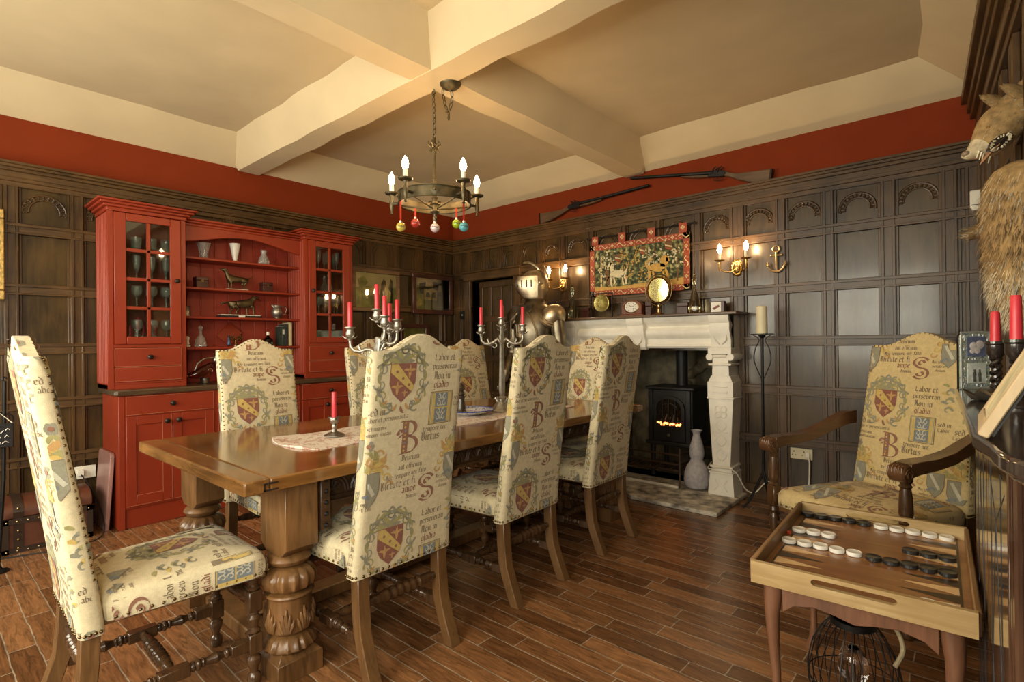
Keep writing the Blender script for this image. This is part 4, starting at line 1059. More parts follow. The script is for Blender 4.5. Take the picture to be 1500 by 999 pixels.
# standing hound statuette, looking left
def dog(root, s, mat, coat):
    V = [(0, .0, .098, .030, .034), (0, .05, .105, .026, .030), (0, -.05, .108, .034, .040), (0, -.085, .135, .022, .024), (0, -.10, .165 if coat else .19, .020), (0, -.125, .170 if coat else .20, .017), (0, -.155, .160 if coat else .19, .011, .012),
         (0, .085, .100, .024, .028), (0, .115, .115, .008), (0, .15, .105 if coat else .135, .010 if coat else .004), (0, .185, .100 if coat else .165, .012 if coat else .002)]
    E = [(0, 1), (0, 2), (2, 3), (3, 4), (4, 5), (5, 6), (1, 7), (7, 8), (8, 9), (9, 10)]
    def leg(p, x, y, hind):
        n = len(V)
        if hind: V.extend([(x, y+.008, .075, .016, .02), (x, y-.012, .052, .009), (x, y+.012, .028, .006), (x, y+.004, .006, .007), (x, y-.012, .004, .006)])
        else: V.extend([(x, y, .072, .013), (x, y+.002, .045, .008), (x, y, .022, .006), (x, y, .006, .007), (x, y-.012, .004, .006)])
        E.extend([(p, n)]+[(n+i, n+i+1) for i in range(4)])
    leg(2, .018, -.055, 0); leg(2, -.018, -.07 if not coat else -.10, 0); leg(7, .018, .085, 1); leg(7, -.018, .07 if not coat else .045, 1)
    for sg in (-1, 1): n = len(V); V.extend([(sg*.017, -.098, .170 if coat else .196, .007), (sg*.022, -.098, .145 if coat else .172, .006)]); E.extend([(4, n), (n, n+1)])
    V = [tuple(c*s for c in v) for v in V]
    skinfig('body', V, E, mat, root)
t = thing('dog_statuette', (SX, 1.775, 1.6405), 'bronze hound statuette standing on a pale plinth between two dark boxes', 'statuette')
b = MB(); b.prism([(-.03, -.09), (.03, -.095), (.034, .05), (.03, .075), (-.032, .07)], 0, .010, 'z'); b.build('plinth', STONE, t, world=False, bevel=.002)
e = bpy.data.objects.new('figure', None); e.location = (0, -.01, .0095); e.parent = t; COL.objects.link(e); e.name = 'hound'
dog(e, .78, BRONZE, False)
t = thing('setter_statuette', (SX, 1.785, 1.4205), 'bronze long-tailed setter statuette on a black and white plinth', 'statuette')
b = MB(); b.box(-.04, .04, -.16, .165, 0, .018, 1); b.box(-.036, .036, -.15, .155, .018, .024, 0); b.box(.0395, .0415, -.02, .03, .002, .017, 0); b.build('plinth', [STONE, BLACKP], t, world=False, bevel=.001)
e = bpy.data.objects.new('setter', None); e.location = (0, .02, .0235); e.rotation_euler = (0, 0, pi); e.parent = t; COL.objects.link(e)
dog(e, .88, BRONZE, True)
# silver jug
t = thing('jug', (SX, 2.095, 1.4205), 'round silver jug with loop handle on the third plate shelf', 'jug'); K = dict(world=False)
b = MB(); b.lathe([(.028, 0), (.030, .004), (.022, .010), (.040, .03), (.048, .055), (.040, .082), (.030, .098), (.034, .115), (.032, .115), (.027, .098), (.036, .08), (0, .02)], 24); b.build('body', SILVER, t, **K)
b = MB(); b.tube([(0, .03, .105), (0, .065, .112), (0, .083, .085), (0, .07, .045), (0, .045, .035)], .005, 8); b.build('handle', SILVER, t, **K)
b = MB(); b.tube([(0, -.026, .10), (0, -.046, .118)], [.012, .006], 8); b.build('spout', SILVER, t, **K)
lathe_thing('tankard', [(.028, 0), (.030, .005), (.026, .02), (.026, .07), (.03, .08), (.027, .08), (.022, .07), (0, .01)], PEWTER, (SX-.01, 1.405, 1.4205), 'dark pewter tankard at the far left of the third plate shelf', 'tankard')
# lowest shelf
Z4 = 1.1905
lathe_thing('decanter', [(.036, 0), (.042, .006), (.040, .03), (.030, .07), (.012, .095), (.010, .12), (.017, .124), (.009, .130), (.018, .145), (.012, .16), (0, .165)], CRYSTAL, (SX, 1.50, Z4), 'crystal decanter with stopper on the lowest plate shelf', 'decanter', None, 20, CUTM)
t = thing('bust', (SX, 1.408, Z4), 'small pale bust at the left end of the lowest plate shelf', 'bust')
b = MB(); b.lathe([(.02, 0), (.022, .01), (.014, .018)], 14); b.build('socle', STONE, t, **K)
skinfig('head', [(0, 0, .016, .014), (0, 0, .03, .022, .016), (0, 0, .044, .010), (0, 0, .058, .014, .016), (.003, 0, .072, .014, .016), (.0, 0, .084, .008)], [(i, i+1) for i in range(5)], STONE, t)
b = MB(); b.M = Matrix.Translation((0, 0, .096)) @ Matrix.Rotation(radians(-14), 4, 'Y') @ Matrix.Rotation(radians(45), 4, 'X'); b.box(-.005, .005, -.078, .078, -.064, .064); b.M = None
t = thing('plaque', (-4.565, 1.735, Z4+.004), 'red diamond-shaped plaque leaning behind the ornaments on the lowest shelf', 'plaque'); b.build('panel', RED, t, world=False, bevel=.002)
t = thing('antique_ornament', (SX+.03, 1.745, Z4), 'gilt twin-headed ornament before the red diamond plaque', 'ornament')
b = MB(); b.lathe([(.022, 0), (.022, .006), (.008, .014), (.007, .05)], 12); b.build('foot', ABRASS, t, **K)
b = MB()
for s in (-1, 1):
    for k in range(5): a = 2*pi*k/5; b.ball((0, s*.03+.016*cos(a), .068+.014*sin(a)), .009, 8)
    b.tube([(0, 0, .05), (0, s*.02, .055), (0, s*.03, .068)], .006, 8)
b.build('blossoms', ABRASS, t, **K)
t = thing('figurine', (SX+.05, 1.685, Z4), 'small blue and white figurine on the lowest plate shelf', 'figurine')
skinfig('body', [(0, 0, .006, .014), (0, 0, .025, .015), (0, 0, .05, .011), (0, 0, .062, .005), (0, 0, .074, .009)], [(i, i+1) for i in range(4)], plain('blue_glaze', (.05, .09, .2), .2), t)
b = MB(); b.lathe([(.014, .078), (.009, .08), (.008, .09), (0, .091)], 12); b.build('hat', BLACKP, t, **K)
t = thing('bottle', (SX, 2.015, Z4), 'squat dark bottle with white cap on the lowest plate shelf', 'bottle')
b = MB(); b.lathe([(.036, 0), (.04, .01), (.04, .05), (.03, .066), (.012, .076), (.010, .095)], 18); b.build('body', BOTGREEN, t, **K)
b = MB(); b.lathe([(.013, .092), (.013, .118), (0, .119)], 14); b.build('cap', WHITEP, t, **K)
for (y, w, h, c, lb) in ((2.118, .022, .165, (.018, .03, .02), 'dark green book with pale label, leftmost of the three on the lowest shelf'), (2.145, .028, .185, (.02, .022, .02), 'black book in the middle of the three on the lowest shelf'), (2.18, .026, .20, (.55, .46, .28), 'cream book, rightmost of the three on the lowest shelf')):
    t = thing('book', (SX, y, Z4), lb, 'book', 'books on the lowest plate shelf')
    b = MB(); b.box(-.065, .065, -w/2, w/2, 0, h); b.build('cover', plain('book_cloth', c, .6), t, world=False, bevel=.003)
    b = MB(); b.box(-.063, .06, -w/2+.003, w/2-.003, h-.002, h+.001); b.build('pages', plain('paper', (.6, .55, .42), .8), t, **K)
    if h < .18: b = MB(); b.box(.064, .0665, -w/2+.003, w/2-.003, .10, .14); b.build('spine_label', plain('spine_label', (.5, .5, .42), .7), t, **K)
# bird-shaped claret jug on the worktop
t = thing('duck_jug', (-4.42, 1.50, .9165), 'glass and pewter duck-shaped claret jug standing on the dresser worktop', 'claret jug')
skinfig('body', [(0, -.12, .06, .012), (0, -.07, .065, .035), (0, -.01, .085, .05, .05), (0, .04, .115, .042), (0, .07, .15, .026)], [(i, i+1) for i in range(4)], glass('amber_brown_glass', (.45, .22, .12), .05), t)
skinfig('head', [(0, .068, .148, .027), (0, .08, .19, .020), (0, .09, .215, .022), (0, .105, .225, .020), (0, .135, .223, .009), (0, .165, .219, .006)], [(i, i+1) for i in range(5)], PEWTER, t)
b = MB(); b.lathe([(.05, 0), (.052, .004), (.035, .012), (.03, .02), (.034, .04)], 20, (0, .0, 0)); b.build('foot', PEWTER, t, **K)
b = MB(); b.tube([(0, .06, .19), (0, .0, .185), (0, -.05, .15), (0, -.07, .095)], .006, 8); b.build('handle', PEWTER, t, **K)
# ------------------------------------------------------------------ fireplace surround
fp = thing('fireplace_surround', (-2.16, YB-.12, 0), 'white carved stone fireplace surround with scrolled pilasters', 'fireplace surround')
MX0, MX1 = -2.93, -1.37
b = MB(); fr = [(YB, 1.14), (4.10, 1.14), (4.085, 1.155), (4.09, 1.175), (4.10, 1.18), (4.095, 1.21)]
fr += [(4.095-.035*sin(pi*i/8)*(1 if i < 5 else 1), 1.215+.10*i/8) for i in range(9)] + [(4.09, 1.32), (4.07, 1.335), (4.05, 1.35), (4.03, 1.375), (4.02, 1.39), (YB, 1.39)]
b.prism(fr, MX0+.02, MX1-.02, 'x'); b.build('frieze', STONE, fp, smooth=30)
for xc in (MX0+.095, -2.16, MX1-.095):                # corbel blocks standing out of the frieze
    b = MB(); w = .075
    pr = [(4.12, 1.13), (4.07, 1.13), (4.055, 1.15), (4.06, 1.20), (4.04, 1.235), (4.02, 1.28), (4.025, 1.33), (4.0, 1.36), (4.0, 1.39), (4.12, 1.39)]
    b.prism(pr, xc-w, xc+w, 'x')
    b.tube([(xc+.028*cos(a)*(1-a/14), 4.035, 1.275+.032*sin(a)*(1-a/14)) for a in [i*.5 for i in range(18)]], .006, 5)
    for s in (-1, 1): b.tube([(xc+s*.01, 4.05, 1.17), (xc+s*.04, 4.045, 1.2), (xc+s*.05, 4.04, 1.24)], [.007, .007, .003], 5)
    b.build('corbel', STONE, fp, smooth=40, bevel=.003)
b = MB(); b.box(MX0-.03, MX1+.045, 3.985, YB, 1.391, 1.412)
b.build('mantel_shelf', wood('mantel_shelf_wood', (.05, .026, .012), (.15, .085, .04), .35, 'x', 5, 10), fp, bevel=.004)
for xc in (-2.835, -1.475):
    b = MB(); yf, yb_ = 4.07, YB
    def blk(w0, w1, z0, z1, d0=0, d1=0):
        b.add([(xc-w0, yf-d0, z0), (xc+w0, yf-d0, z0), (xc+w0, yb_, z0), (xc-w0, yb_, z0), (xc-w1, yf-d1, z1), (xc+w1, yf-d1, z1), (xc+w1, yb_, z1), (xc-w1, yb_, z1)], [(3,2,1,0),(4,5,6,7),(0,1,5,4),(1,2,6,5),(2,3,7,6),(3,0,4,7)])
    blk(.098, .085, .03, .19, .02, .01); blk(.09, .09, .19, .205, .02, .02); blk(.078, .072, .205, .235, .0, .0); blk(.084, .084, .235, .25, .012, .012)
    blk(.066, .092, .25, .755, 0, .005); blk(.100, .100, .755, .77, .016, .016); blk(.096, .096, .77, .885, .012, .012); blk(.090, .072, .885, .93, .01, 0); blk(.064, .060, .93, 1.03, 0, 0); blk(.085, .085, 1.01, 1.025, .02, .02); blk(.06, .06, 1.03, 1.075, .0, .0); blk(.088, .088, 1.095, 1.14, .02, .02)
    for s in (-1, 1): b.rod((xc+s*.078, yf-.018, 1.073), (xc+s*.078, yb_, 1.073), [(0, .026), (.02, .028), (1, .028)], 14)
    b.rod((xc-.05, yf-.004, 1.08), (xc+.05, yf-.004, 1.08), [(0, .012), (1, .012)], 8)
    b.box(xc-.055, xc+.055, yf-.019, yf, .80, .815); b.box(xc-.055, xc+.055, yf-.019, yf, .845, .855)
    for k in range(4): a = pi/4+k*pi/2; b.tube([(xc+.028*cos(a)+.021*cos(t), yf-.004, .66+.03*sin(a)+.023*sin(t)) for t in [2*pi*i/12 for i in range(12)]], .008, 5, closed=True)
    for k in range(3):
        z = .56-.11*k
        for s in (-1, 1): b.tube([(xc+s*(.004+.034*sin(min(t, 1.)*pi)), yf-.003, z-.05+.085*t) for t in [i/8 for i in range(9)]], [.008-.0006*i for i in range(9)], 5)
    b.box(xc-.05, xc+.05, yf-.006, yf, .50, .51)
    for s in (-1, 1): b.tube([(xc+s*.05, yf-.02, .06), (xc+s*.02, yf-.014, .10), (xc+s*.045, yf-.014, .15)], .006, 5)
    b.build('pilaster', STONE, fp, smooth=35, bevel=.002)
# electric stove
st = thing('stove', (-1.99, 4.48, .03), 'black electric stove with an arched glass door and glowing embers', 'stove')
sx0, sx1, sy0, sy1 = -2.22, -1.78, 4.30, 4.66
STV = plain('stove_black', (.02, .02, .021), .5, .2, .15)
b = MB(); b.box(sx0+.02, sx1-.02, sy0+.02, sy1, .33, .78); b.box(sx0, sx1, sy0, sy1, .78, .805); b.box(sx0, sx1, sy0, sy1, .30, .335); b.build('body', STV, st, bevel=.008, bseg=2)
for x in (sx0+.05, sx1-.05):
    for y in (sy0+.05, sy1-.05): b = MB(); b.lathe([(.025, .03), (.02, .06), (.022, .3)], 10, (x, y, 0)); b.build('leg', STV, st)
b = MB(); b.box(sx0+.03, sx0+.07, sy0+.0, sy0+.02, .335, .78); b.box(sx1-.07, sx1-.03, sy0+.0, sy0+.02, .335, .78)
b.build('front_pillars', STV, st, bevel=.004)
xc = (sx0+sx1)/2
b = MB(); out = [(xc-.14, .42)]+[(xc-.14*cos(a), .62+.11*sin(a)) for a in [pi*i/14 for i in range(15)]]+[(xc+.14, .42)]
inn = [(xc-.112, .47)]+[(xc-.112*cos(a), .62+.085*sin(a)) for a in [pi*i/14 for i in range(15)]]+[(xc+.112, .47)]
n = len(out)
vs = [(x, sy0-.004, z) for x, z in out]+[(x, sy0-.004, z) for x, z in inn]+[(x, sy0+.022, z) for x, z in out]+[(x, sy0+.022, z) for x, z in inn]
fs = []
for i in range(n):
    j = (i+1) % n; fs += [(i, j, n+j, n+i), (2*n+j, 2*n+i, 3*n+i, 3*n+j), (j, i, 2*n+i, 2*n+j), (n+i, n+j, 3*n+j, 3*n+i)]
b.add(vs, fs); b.box(xc-.14, xc+.14, sy0+.0, sy0+.022, .345, .425); dd = b.build('door', STV, st, smooth=30)
b = MB(); ncol = 4
for k in range(1, ncol): x = xc-.112+.224*k/ncol; b.box(x-.0035, x+.0035, sy0-.002, sy0+.006, .47, .62+.085*sqrt(max(0, 1-((x-xc)/.112)**2)))
b.tube([(xc-.075*cos(a), sy0+.002, .61+.055*sin(a)) for a in [pi*i/12 for i in range(13)]], .0035, 5); b.box(xc-.112, xc+.112, sy0-.002, sy0+.006, .515, .52)
b.build('glazing_bars', STV, dd)
b = MB(); b.prism(inn, sy0+.008, sy0+.011, 'y'); b.build('glass', thin_glass('stove_glass', (.75, .7, .68), .25), dd)
b = MB(); b.lathe([(.014, 0), (.014, .006), (0, .007)], 14, (0, 0, 0), None, None, Matrix.Translation((xc, sy0-.004, .395)) @ Matrix.Rotation(pi/2, 4, 'X'), 1, 1); b.build('badge', SILVER, dd)
b = MB(); b.box(xc-.115, xc+.115, sy0+.018, sy0+.0195, .44, .72); b.build('firebox_back', BLACKP, st)
EMB = emit('ember_glow', (1, .27, .06), 12)
b = MB(); rn = random.Random(2)
for i in range(15): b.ball((xc-.10+.2*i/14, sy0+.014, .478+rn.uniform(0, .018)), (.012, .004, .010), 8)
b.build('embers', EMB, st)
b = MB()
for i in range(5): b.rod((xc-.09+.04*i, sy0+.0145, .50), (xc-.05+.03*i, sy0+.0145, .55+.02*(i % 2)), [(0, .007), (1, .006)], 8)
b.build('logs', plain('pale_log', (.35, .30, .25), .8, 0, .3, 30), st)
b = MB(); b.lathe([(.05, .80), (.05, 1.115)], 16, (xc, sy1-.08, 0)); b.build('flue_pipe', STV, st)
# iron grate in front of the stove
gr = thing('fire_grate', (-2.05, 4.16, .03), 'rusty iron fire grate standing on the hearth before the stove', 'fire grate')
RUST = plain('rusty_iron', (.07, .04, .025), .6, .5, .4, 30)
gx0, gx1, gy0, gy1 = -2.40, -1.80, 4.06, 4.27
b = MB()
for z in (.21, .285): b.tube([(gx0, gy1, z), (gx0, gy0, z), (gx1, gy0, z), (gx1, gy1, z)], .008, 6)
b.build('rails', RUST, gr)
b = MB(); n = 14
for i in range(n+1): x = gx0+(gx1-gx0)*i/n; b.tube([(x, gy0, .16), (x, gy1, .16)], .007, 6)
b.tube([(gx0, gy0, .16), (gx1, gy0, .16)], .009, 6); b.tube([(gx0, gy1, .16), (gx1, gy1, .16)], .009, 6); b.build('bars', RUST, gr)
for x in (gx0, gx1):
    for y in (gy0, gy1): b = MB(); b.tube([(x, y, .34 if y == gy0 else .2), (x, y, .06), (x-.01, y-.012, .03)], [.009, .009, .012], 8); b.build('leg', RUST, gr)
b = MB(); b.box(gx0+.02, gx0+.2, 4.0, 4.03, .031, .055); b.box(gx0+.04, gx1, 4.02, 4.04, .031, .05); gp = b.build('fender_bar', STONE, gr, bevel=.004)
# basket behind the vase
bk = thing('coal_bucket', (-1.70, 4.36, .03), 'dark woven bucket behind the tall double gourd vase', 'bucket')
b = MB(); b.lathe([(.075, .03), (.085, .05), (.10, .19), (.105, .20), (.094, .198), (.08, .06), (0, .05)], 24, (-1.70, 4.36, 0), mod=lambda a, z: .02*cos(20*a)); b.build('body', plain('bucket_green', (.06, .06, .035), .6, .2, .3, 30), bk)
b = MB()
for z in (.07, .13, .185): b.tube([(-1.70+(.086+.1*(z-.05))*cos(a), 4.36+(.086+.1*(z-.05))*sin(a), z) for a in [2*pi*i/24 for i in range(24)]], .006, 6, closed=True)
b.build('hoop', RUST, bk)
b = MB(); b.tube([(-1.70-.1*cos(a), 4.36, .2+.12*sin(a)) for a in [pi*i/12 for i in range(13)]], .005, 6); b.build('handle', RUST, bk)
# double gourd vase
VG = plain('frosted_vase_glass', (.42, .40, .42), .55, 0, .18, 40, .4)
b = MB(); x, y = -1.685, 4.12
b.lathe([(.055, .031), (.085, .05), (.100, .10), (.095, .16), (.075, .215), (.050, .25), (.044, .265), (.054, .29), (.057, .32), (.050, .37), (.036, .42), (.027, .455), (.030, .475), (.044, .492), (.040, .492), (.024, .46), (0, .44)], 30, (x, y, 0), mod=lambda a, z: .012*cos(16*a))
single('gourd_vase', b, VG, (x, y, .03), 'tall frosted double gourd vase on the hearth beside the right pilaster', 'vase')
# white cable to the wall socket
b = MB()
def spl(P, n=10):
    out = []
    for i in range(len(P)-1):
        p0, p1, p2, p3 = Vector(P[max(i-1, 0)]), Vector(P[i]), Vector(P[i+1]), Vector(P[min(i+2, len(P)-1)])
        for k in range(n):
            t = k/n; out.append(.5*((2*p1)+(-p0+p2)*t+(2*p0-5*p1+4*p2-p3)*t*t+(-p0+3*p1-3*p2+p3)*t**3))
    return out+[Vector(P[-1])]
b.tube(spl([(-1.60, 4.2, .24), (-1.57, 4.055, .22), (-1.47, 4.03, .245), (-1.37, 4.06, .22), (-1.33, 4.16, .08), (-1.27, 4.2, .06), (-1.18, 4.22, .15), (-1.06, 4.2, .05), (-1.0, 4.22, .03), (-.93, 4.235, .1), (-.915, 4.235, .3), (-.92, 4.233, .36)]), .005, 8)
single('cable', b, WHITEP, (-1.2, 4.2, .02), 'white cable running from the pilaster to the wall socket', 'cable')
t = thing('wall_socket', (-.975, YB, .375), 'cream double wall socket low on the fireplace wall behind the armchair', 'socket')
b = MB(); b.box(-1.05, -.90, YB-.012, YB, .335, .415); b.build('plate', plain('cream_plate', (.62, .56, .38), .4), t, bevel=.003)
b = MB(); b.box(-.945, -.915, YB-.03, YB-.0125, .355, .39); b.build('plug', WHITEP, t, bevel=.004)
for i, x in enumerate((-1.02, -.955)):
    b = MB(); b.box(x-.004, x+.004, YB-.0135, YB-.012, .385, .395); b.box(x-.014, x-.009, YB-.0135, YB-.012, .36, .368); b.box(x+.009, x+.014, YB-.0135, YB-.012, .36, .368); b.build('pin_holes', BLACKP, t)
# floor candle stand
t = thing('candle_stand', (-1.17, 4.02, 0), 'tall black iron floor candle stand right of the fireplace', 'candle stand'); x, y = -1.155, 4.0
b = MB(); b.tube([(x, y, .22), (x, y, 1.235)], .010, 10); b.build('pole', IRON, t)
for k in range(3):
    a = k*2*pi/3+3.6; b = MB(); b.tube(spl([(x, y, .27), (x+.03*cos(a), y+.03*sin(a), .2), (x+.07*cos(a), y+.07*sin(a), .11), (x+.10*cos(a), y+.10*sin(a), .05), (x+.14*cos(a), y+.14*sin(a), .008)], 5), .009, 8); b.build('leg', IRON, t)
b = MB(); b.lathe([(.075, 1.238), (.075, 1.244), (0, 1.2441)], 24, (x, y, 0)); b.lathe([(.008, 1.21), (.03, 1.236), (0, 1.2361)], 12, (x, y, 0)); b.build('drip_pan', IRON, t)
b = MB()
for s in (-1, 1):
    b.tube(spl([(x+s*.01, y, .93), (x+s*.055, y, 1.05), (x+s*.045, y, 1.14), (x+s*.02, y, 1.2), (x+s*.06, y, 1.236)], 6), .004, 6)
b.build('scrollwork', IRON, t)
candle((x, y, 1.245), .195, .037, 'thick cream candle on the tall black floor stand', None, WAXCREAM, .98)

# ------------------------------------------------------------------ on the mantel shelf
ZM = 1.4125; YM = 4.14
t = thing('brass_disc', (-2.555, 4.10, ZM), 'round brass dial hung in a small dark wooden frame stand on the mantel', 'brass disc')
b = MB(); x = -2.555
b.box(x-.115, x+.115, YM-.03, YM+.03, ZM, ZM+.010)
for s in (-1, 1): b.box(x+s*.11-.005, x+s*.11+.005, YM-.006, YM+.006, ZM+.01, ZM+.225)
b.box(x-.115, x+.115, YM-.006, YM+.006, ZM+.215, ZM+.225); b.build('stand', EBON, t, bevel=.002)
MY = Matrix.Rotation(pi/2, 4, 'X')
def ydisc(b, x, y, z, prof, seg=32, sx=1, sz=1, mod=None): b.lathe(prof, seg, (0, 0, 0), None, mod, Matrix.Translation((x, y, z)) @ MY, sx, sz)
b = MB(); ydisc(b, x, YM, ZM+.132, [(.079, 0), (.079, .006), (.074, .008), (.070, .006), (.03, .0065), (.028, .009), (0, .009)])
for k in range(24): a = 2*pi*k/24; b.tube([(x+.034*cos(a), YM-.008, ZM+.132+.034*sin(a)), (x+.066*cos(a), YM-.008, ZM+.132+.066*sin(a))], .003, 4)
b.build('disc', plain('aged_brass', (.42, .36, .12), .42, .9, .3, 60), t)
t = thing('mantel_clock', (-2.245, YM, ZM), 'dark wooden mantel clock with oval white dial', 'clock'); x = -2.245
b = MB(); b.box(x-.11, x+.11, YM-.03, YM+.05, ZM, ZM+.018)
b.prism([(x-.095, ZM+.018)]+[(x-.095*cos(a), ZM+.085+.055*sin(a)) for a in [pi*i/16 for i in range(17)]]+[(x+.095, ZM+.018)], YM-.02, YM+.04, 'y'); b.build('case', MAHOG, t, bevel=.003)
b = MB(); ydisc(b, x, YM-.021, ZM+.082, [(.066, 0), (.066, .004), (.060, .006), (.058, .003), (0, .003)], 32, 1.08, .80); b.build('bezel', ABRASS, t)
b = MB(); ydisc(b, x, YM-.0242, ZM+.082, [(.056, 0), (0, .0012)], 32, 1.08, .80); dl = b.build('dial', plain('white_dial', (.75, .72, .62), .4, 0, .02), t)
b = MB()
for k in range(12):
    a = pi*k/6; b.tube([(x+.050*cos(a), YM-.0262, ZM+.082+.037*sin(a)), (x+.040*cos(a), YM-.0262, ZM+.082+.029*sin(a))], .0022, 4)
b.tube([(x, YM-.027, ZM+.082), (x-.02, YM-.027, ZM+.098)], .0022, 4); b.tube([(x, YM-.027, ZM+.082), (x+.03, YM-.027, ZM+.092)], .0016, 4)
for s in (-1, 1): ydisc(b, x+s*.02, YM-.026, ZM+.066, [(.004, 0), (.004, .001)], 8)
b.build('numerals_and_hands', BLACKP, dl)
t = thing('swing_mirror', (-1.985, 4.07, ZM), 'oval brass swing mirror on a turned foot, centre of the mantel', 'mirror'); x, ym = -1.975, 4.08
b = MB(); b.lathe([(.05, ZM), (.052, ZM+.006), (.03, ZM+.014), (.012, ZM+.022), (.010, ZM+.05), (.018, ZM+.06), (.009, ZM+.07), (.009, ZM+.082)], 24, (x, ym, 0)); b.build('foot', BRASS, t)
zc = ZM+.205
b = MB(); b.tube([(x+.116*cos(a), ym, zc+.128*sin(a)) for a in [radians(-90)+2*pi*i/40 for i in range(40)]], .005, 8, closed=True)
for s in (-1, 1): b.ball((x+s*.108, ym, zc), .007, 8)
b.build('yoke', ABRASS, t)
b = MB(); b.M = Matrix.Translation((x, ym, zc)) @ Matrix.Rotation(radians(12.2), 4, 'Z') @ Matrix.Rotation(radians(3), 4, 'X') @ Matrix.Translation((-x, -ym, -zc))
ydisc(b, x, ym+.008, zc, [(.10, 0), (.10, .016), (.093, .020), (.088, .0135), (0, .0132)], 40, .92, 1.1); b.build('frame', plain('dark_brass', (.28, .17, .06), .3, 1, .1), t)
b2 = MB(); b2.M = b.M; ydisc(b2, x, ym-.0056, zc, [(.088, 0), (0, .0008)], 40, .92, 1.1); b2.build('mirror_glass', plain('gilded_mirror', (.72, .60, .24), .10, 1, .02), t)
def tall_bottle(x, label, col, k=1.0):
    t = thing('glass_bottle', (x, YM, ZM), label, 'bottle')
    b = MB(); b.lathe([(r*k, ZM+h) for r, h in [(.038, 0), (.044, .008), (.046, .05), (.042, .09), (.030, .14), (.018, .19), (.013, .24), (.013, .262), (.017, .268), (.017, .276), (.010, .276)]], 8, (x, YM, 0), mod=lambda a, z: .05*cos(8*a+z*60)); b.build('bottle', glass('bottle_glass', col, .08), t, smooth=25)
    b = MB(); b.lathe([(.009*k, ZM+.268), (.014*k, ZM+.28), (.016*k, ZM+.298), (.006*k, ZM+.312), (0, ZM+.318)], 8, (x, YM, 0)); b.build('stopper', glass('stopper_glass', col, .08), t)
tall_bottle(-2.87, 'tall twisted glass bottle at the left end of the mantel, beside the armour', (.75, .85, .68))
tall_bottle(-1.70, 'tall twisted amber glass bottle right of the swing mirror on the mantel', (.85, .72, .45))
def cube_box(x, w, h, label):
    box_thing('box', (x, YM+.03, ZM), w, .06, h, DBOX, label, 'box')
cube_box(-2.735, .085, .10, 'small dark red box on the mantel between the left bottle and the brass dial')
cube_box(-1.80, .09, .095, 'small dark box on the mantel between the swing mirror and the amber bottle')
cube_box(-2.10, .05, .12, 'narrow dark red upright box on the mantel beside the clock')
t = thing('picture_block', (-1.52, YM, ZM), 'little framed block with a bird picture at the right end of the mantel', 'picture block'); x = -1.515
b = MB(); b.box(x-.05, x+.055, YM-.015, YM+.03, ZM, ZM+.088); b.build('block', DBOX, t, bevel=.003)
b = MB(); b.box(x-.046, x+.03, YM-.0175, YM-.0155, ZM+.006, ZM+.082); pc = b.build('card', WHITEP, t)
b = MB(); b.prism([(x-.036, ZM+.035), (x-.01, ZM+.052), (x+.015, ZM+.06), (x+.022, ZM+.044), (x-.005, ZM+.034), (x-.02, ZM+.022)], YM-.0188, YM-.0176, 'y'); b.build('bird', plain('bird_red', (.25, .08, .06), .6), pc)

# ------------------------------------------------------------------ wall lights
def bulb(b, x, y, z, k=1.0): b.lathe([(.009*k, z), (.014*k, z+.012*k), (.0165*k, z+.026*k), (.013*k, z+.044*k), (.006*k, z+.058*k), (0, z+.068*k)], 14, (x, y, 0))
def sconce(x, z, label):
    y = YB-.026; t = thing('wall_sconce', (x, y, z), label, 'wall light')
    b = MB(); ydisc(b, x, y, z, [(.05, 0), (.052, .004), (.042, .012), (.034, .011), (.028, .018), (.012, .024), (0, .025)], 28, .85, 1.3)
    for k in range(16): a = 2*pi*k/16; b.ball((x+.038*cos(a), y-.010, z+.055*sin(a)), .006, 6)
    b.build('backplate', BRASS, t)
    for s in (-1, 1):
        P = lambda u, v, w: (x+s*u, y-.02-v, z+w)
        b = MB(); b.tube(spl([P(.005, 0, -.005), P(.03, .03, -.03), P(.07, .06, -.03), P(.10, .075, .0), P(.098, .08, .03), P(.098, .08, .055)], 6), .005, 8)
        c = P(.098, .08, 0); b.lathe([(.010, z-.02), (.006, z-.005), (.008, z+.04)], 10, (c[0], c[1], 0))
        b.lathe([(.008, z+.046), (.034, z+.052), (.038, z+.060), (.035, z+.061), (.012, z+.056)], 20, (c[0], c[1], 0)); a_ = b.build('arm', BRASS, t)
        b = MB(); b.lathe([(.0105, z+.057), (.0105, z+.115), (0, z+.116)], 12, (c[0], c[1], 0)); b.build('candle_sleeve', WHITEP, a_)
        b = MB(); bulb(b, c[0], c[1], z+.117, 1.05); b.build('bulb', BULBM, a_)
sconce(-1.40, 1.757, 'brass twin-bulb wall sconce right of the tapestry')
sconce(-3.05, 1.752, 'brass twin-bulb wall sconce left of the tapestry, above the armour')
# anchor-shaped brass plaque
b = MB(); x, y, z = -1.115, YB-.045, 1.785
b.tube([(x, y, z-.07), (x, y, z+.06)], .009, 8); b.tube([(x-.035, y, z+.035), (x+.035, y, z+.035)], .007, 8)
b.tube([(x+.022*cos(a), y, z+.082+.022*sin(a)) for a in [2*pi*i/16 for i in range(16)]], .006, 8, closed=True)
b.tube([(x+.06*sin(a), y, z-.015-.07*cos(a)) for a in [radians(-75+150*i/14) for i in range(15)]], [.005+.005*sin(pi*i/14) for i in range(15)], 8)
for s in (-1, 1): b.tube([(x+s*.058, y, z-.04), (x+s*.062, y, z-.008)], [.014, .002], 6); b.ball((x+s*.036, y, z+.035), .009, 8)
single('anchor_plaque', b, plain('worn_brass', (.6, .45, .25), .35, .9), (x, YB-.035, 1.72), 'small brass anchor plaque on the panelling right of the wall sconce', 'wall ornament')
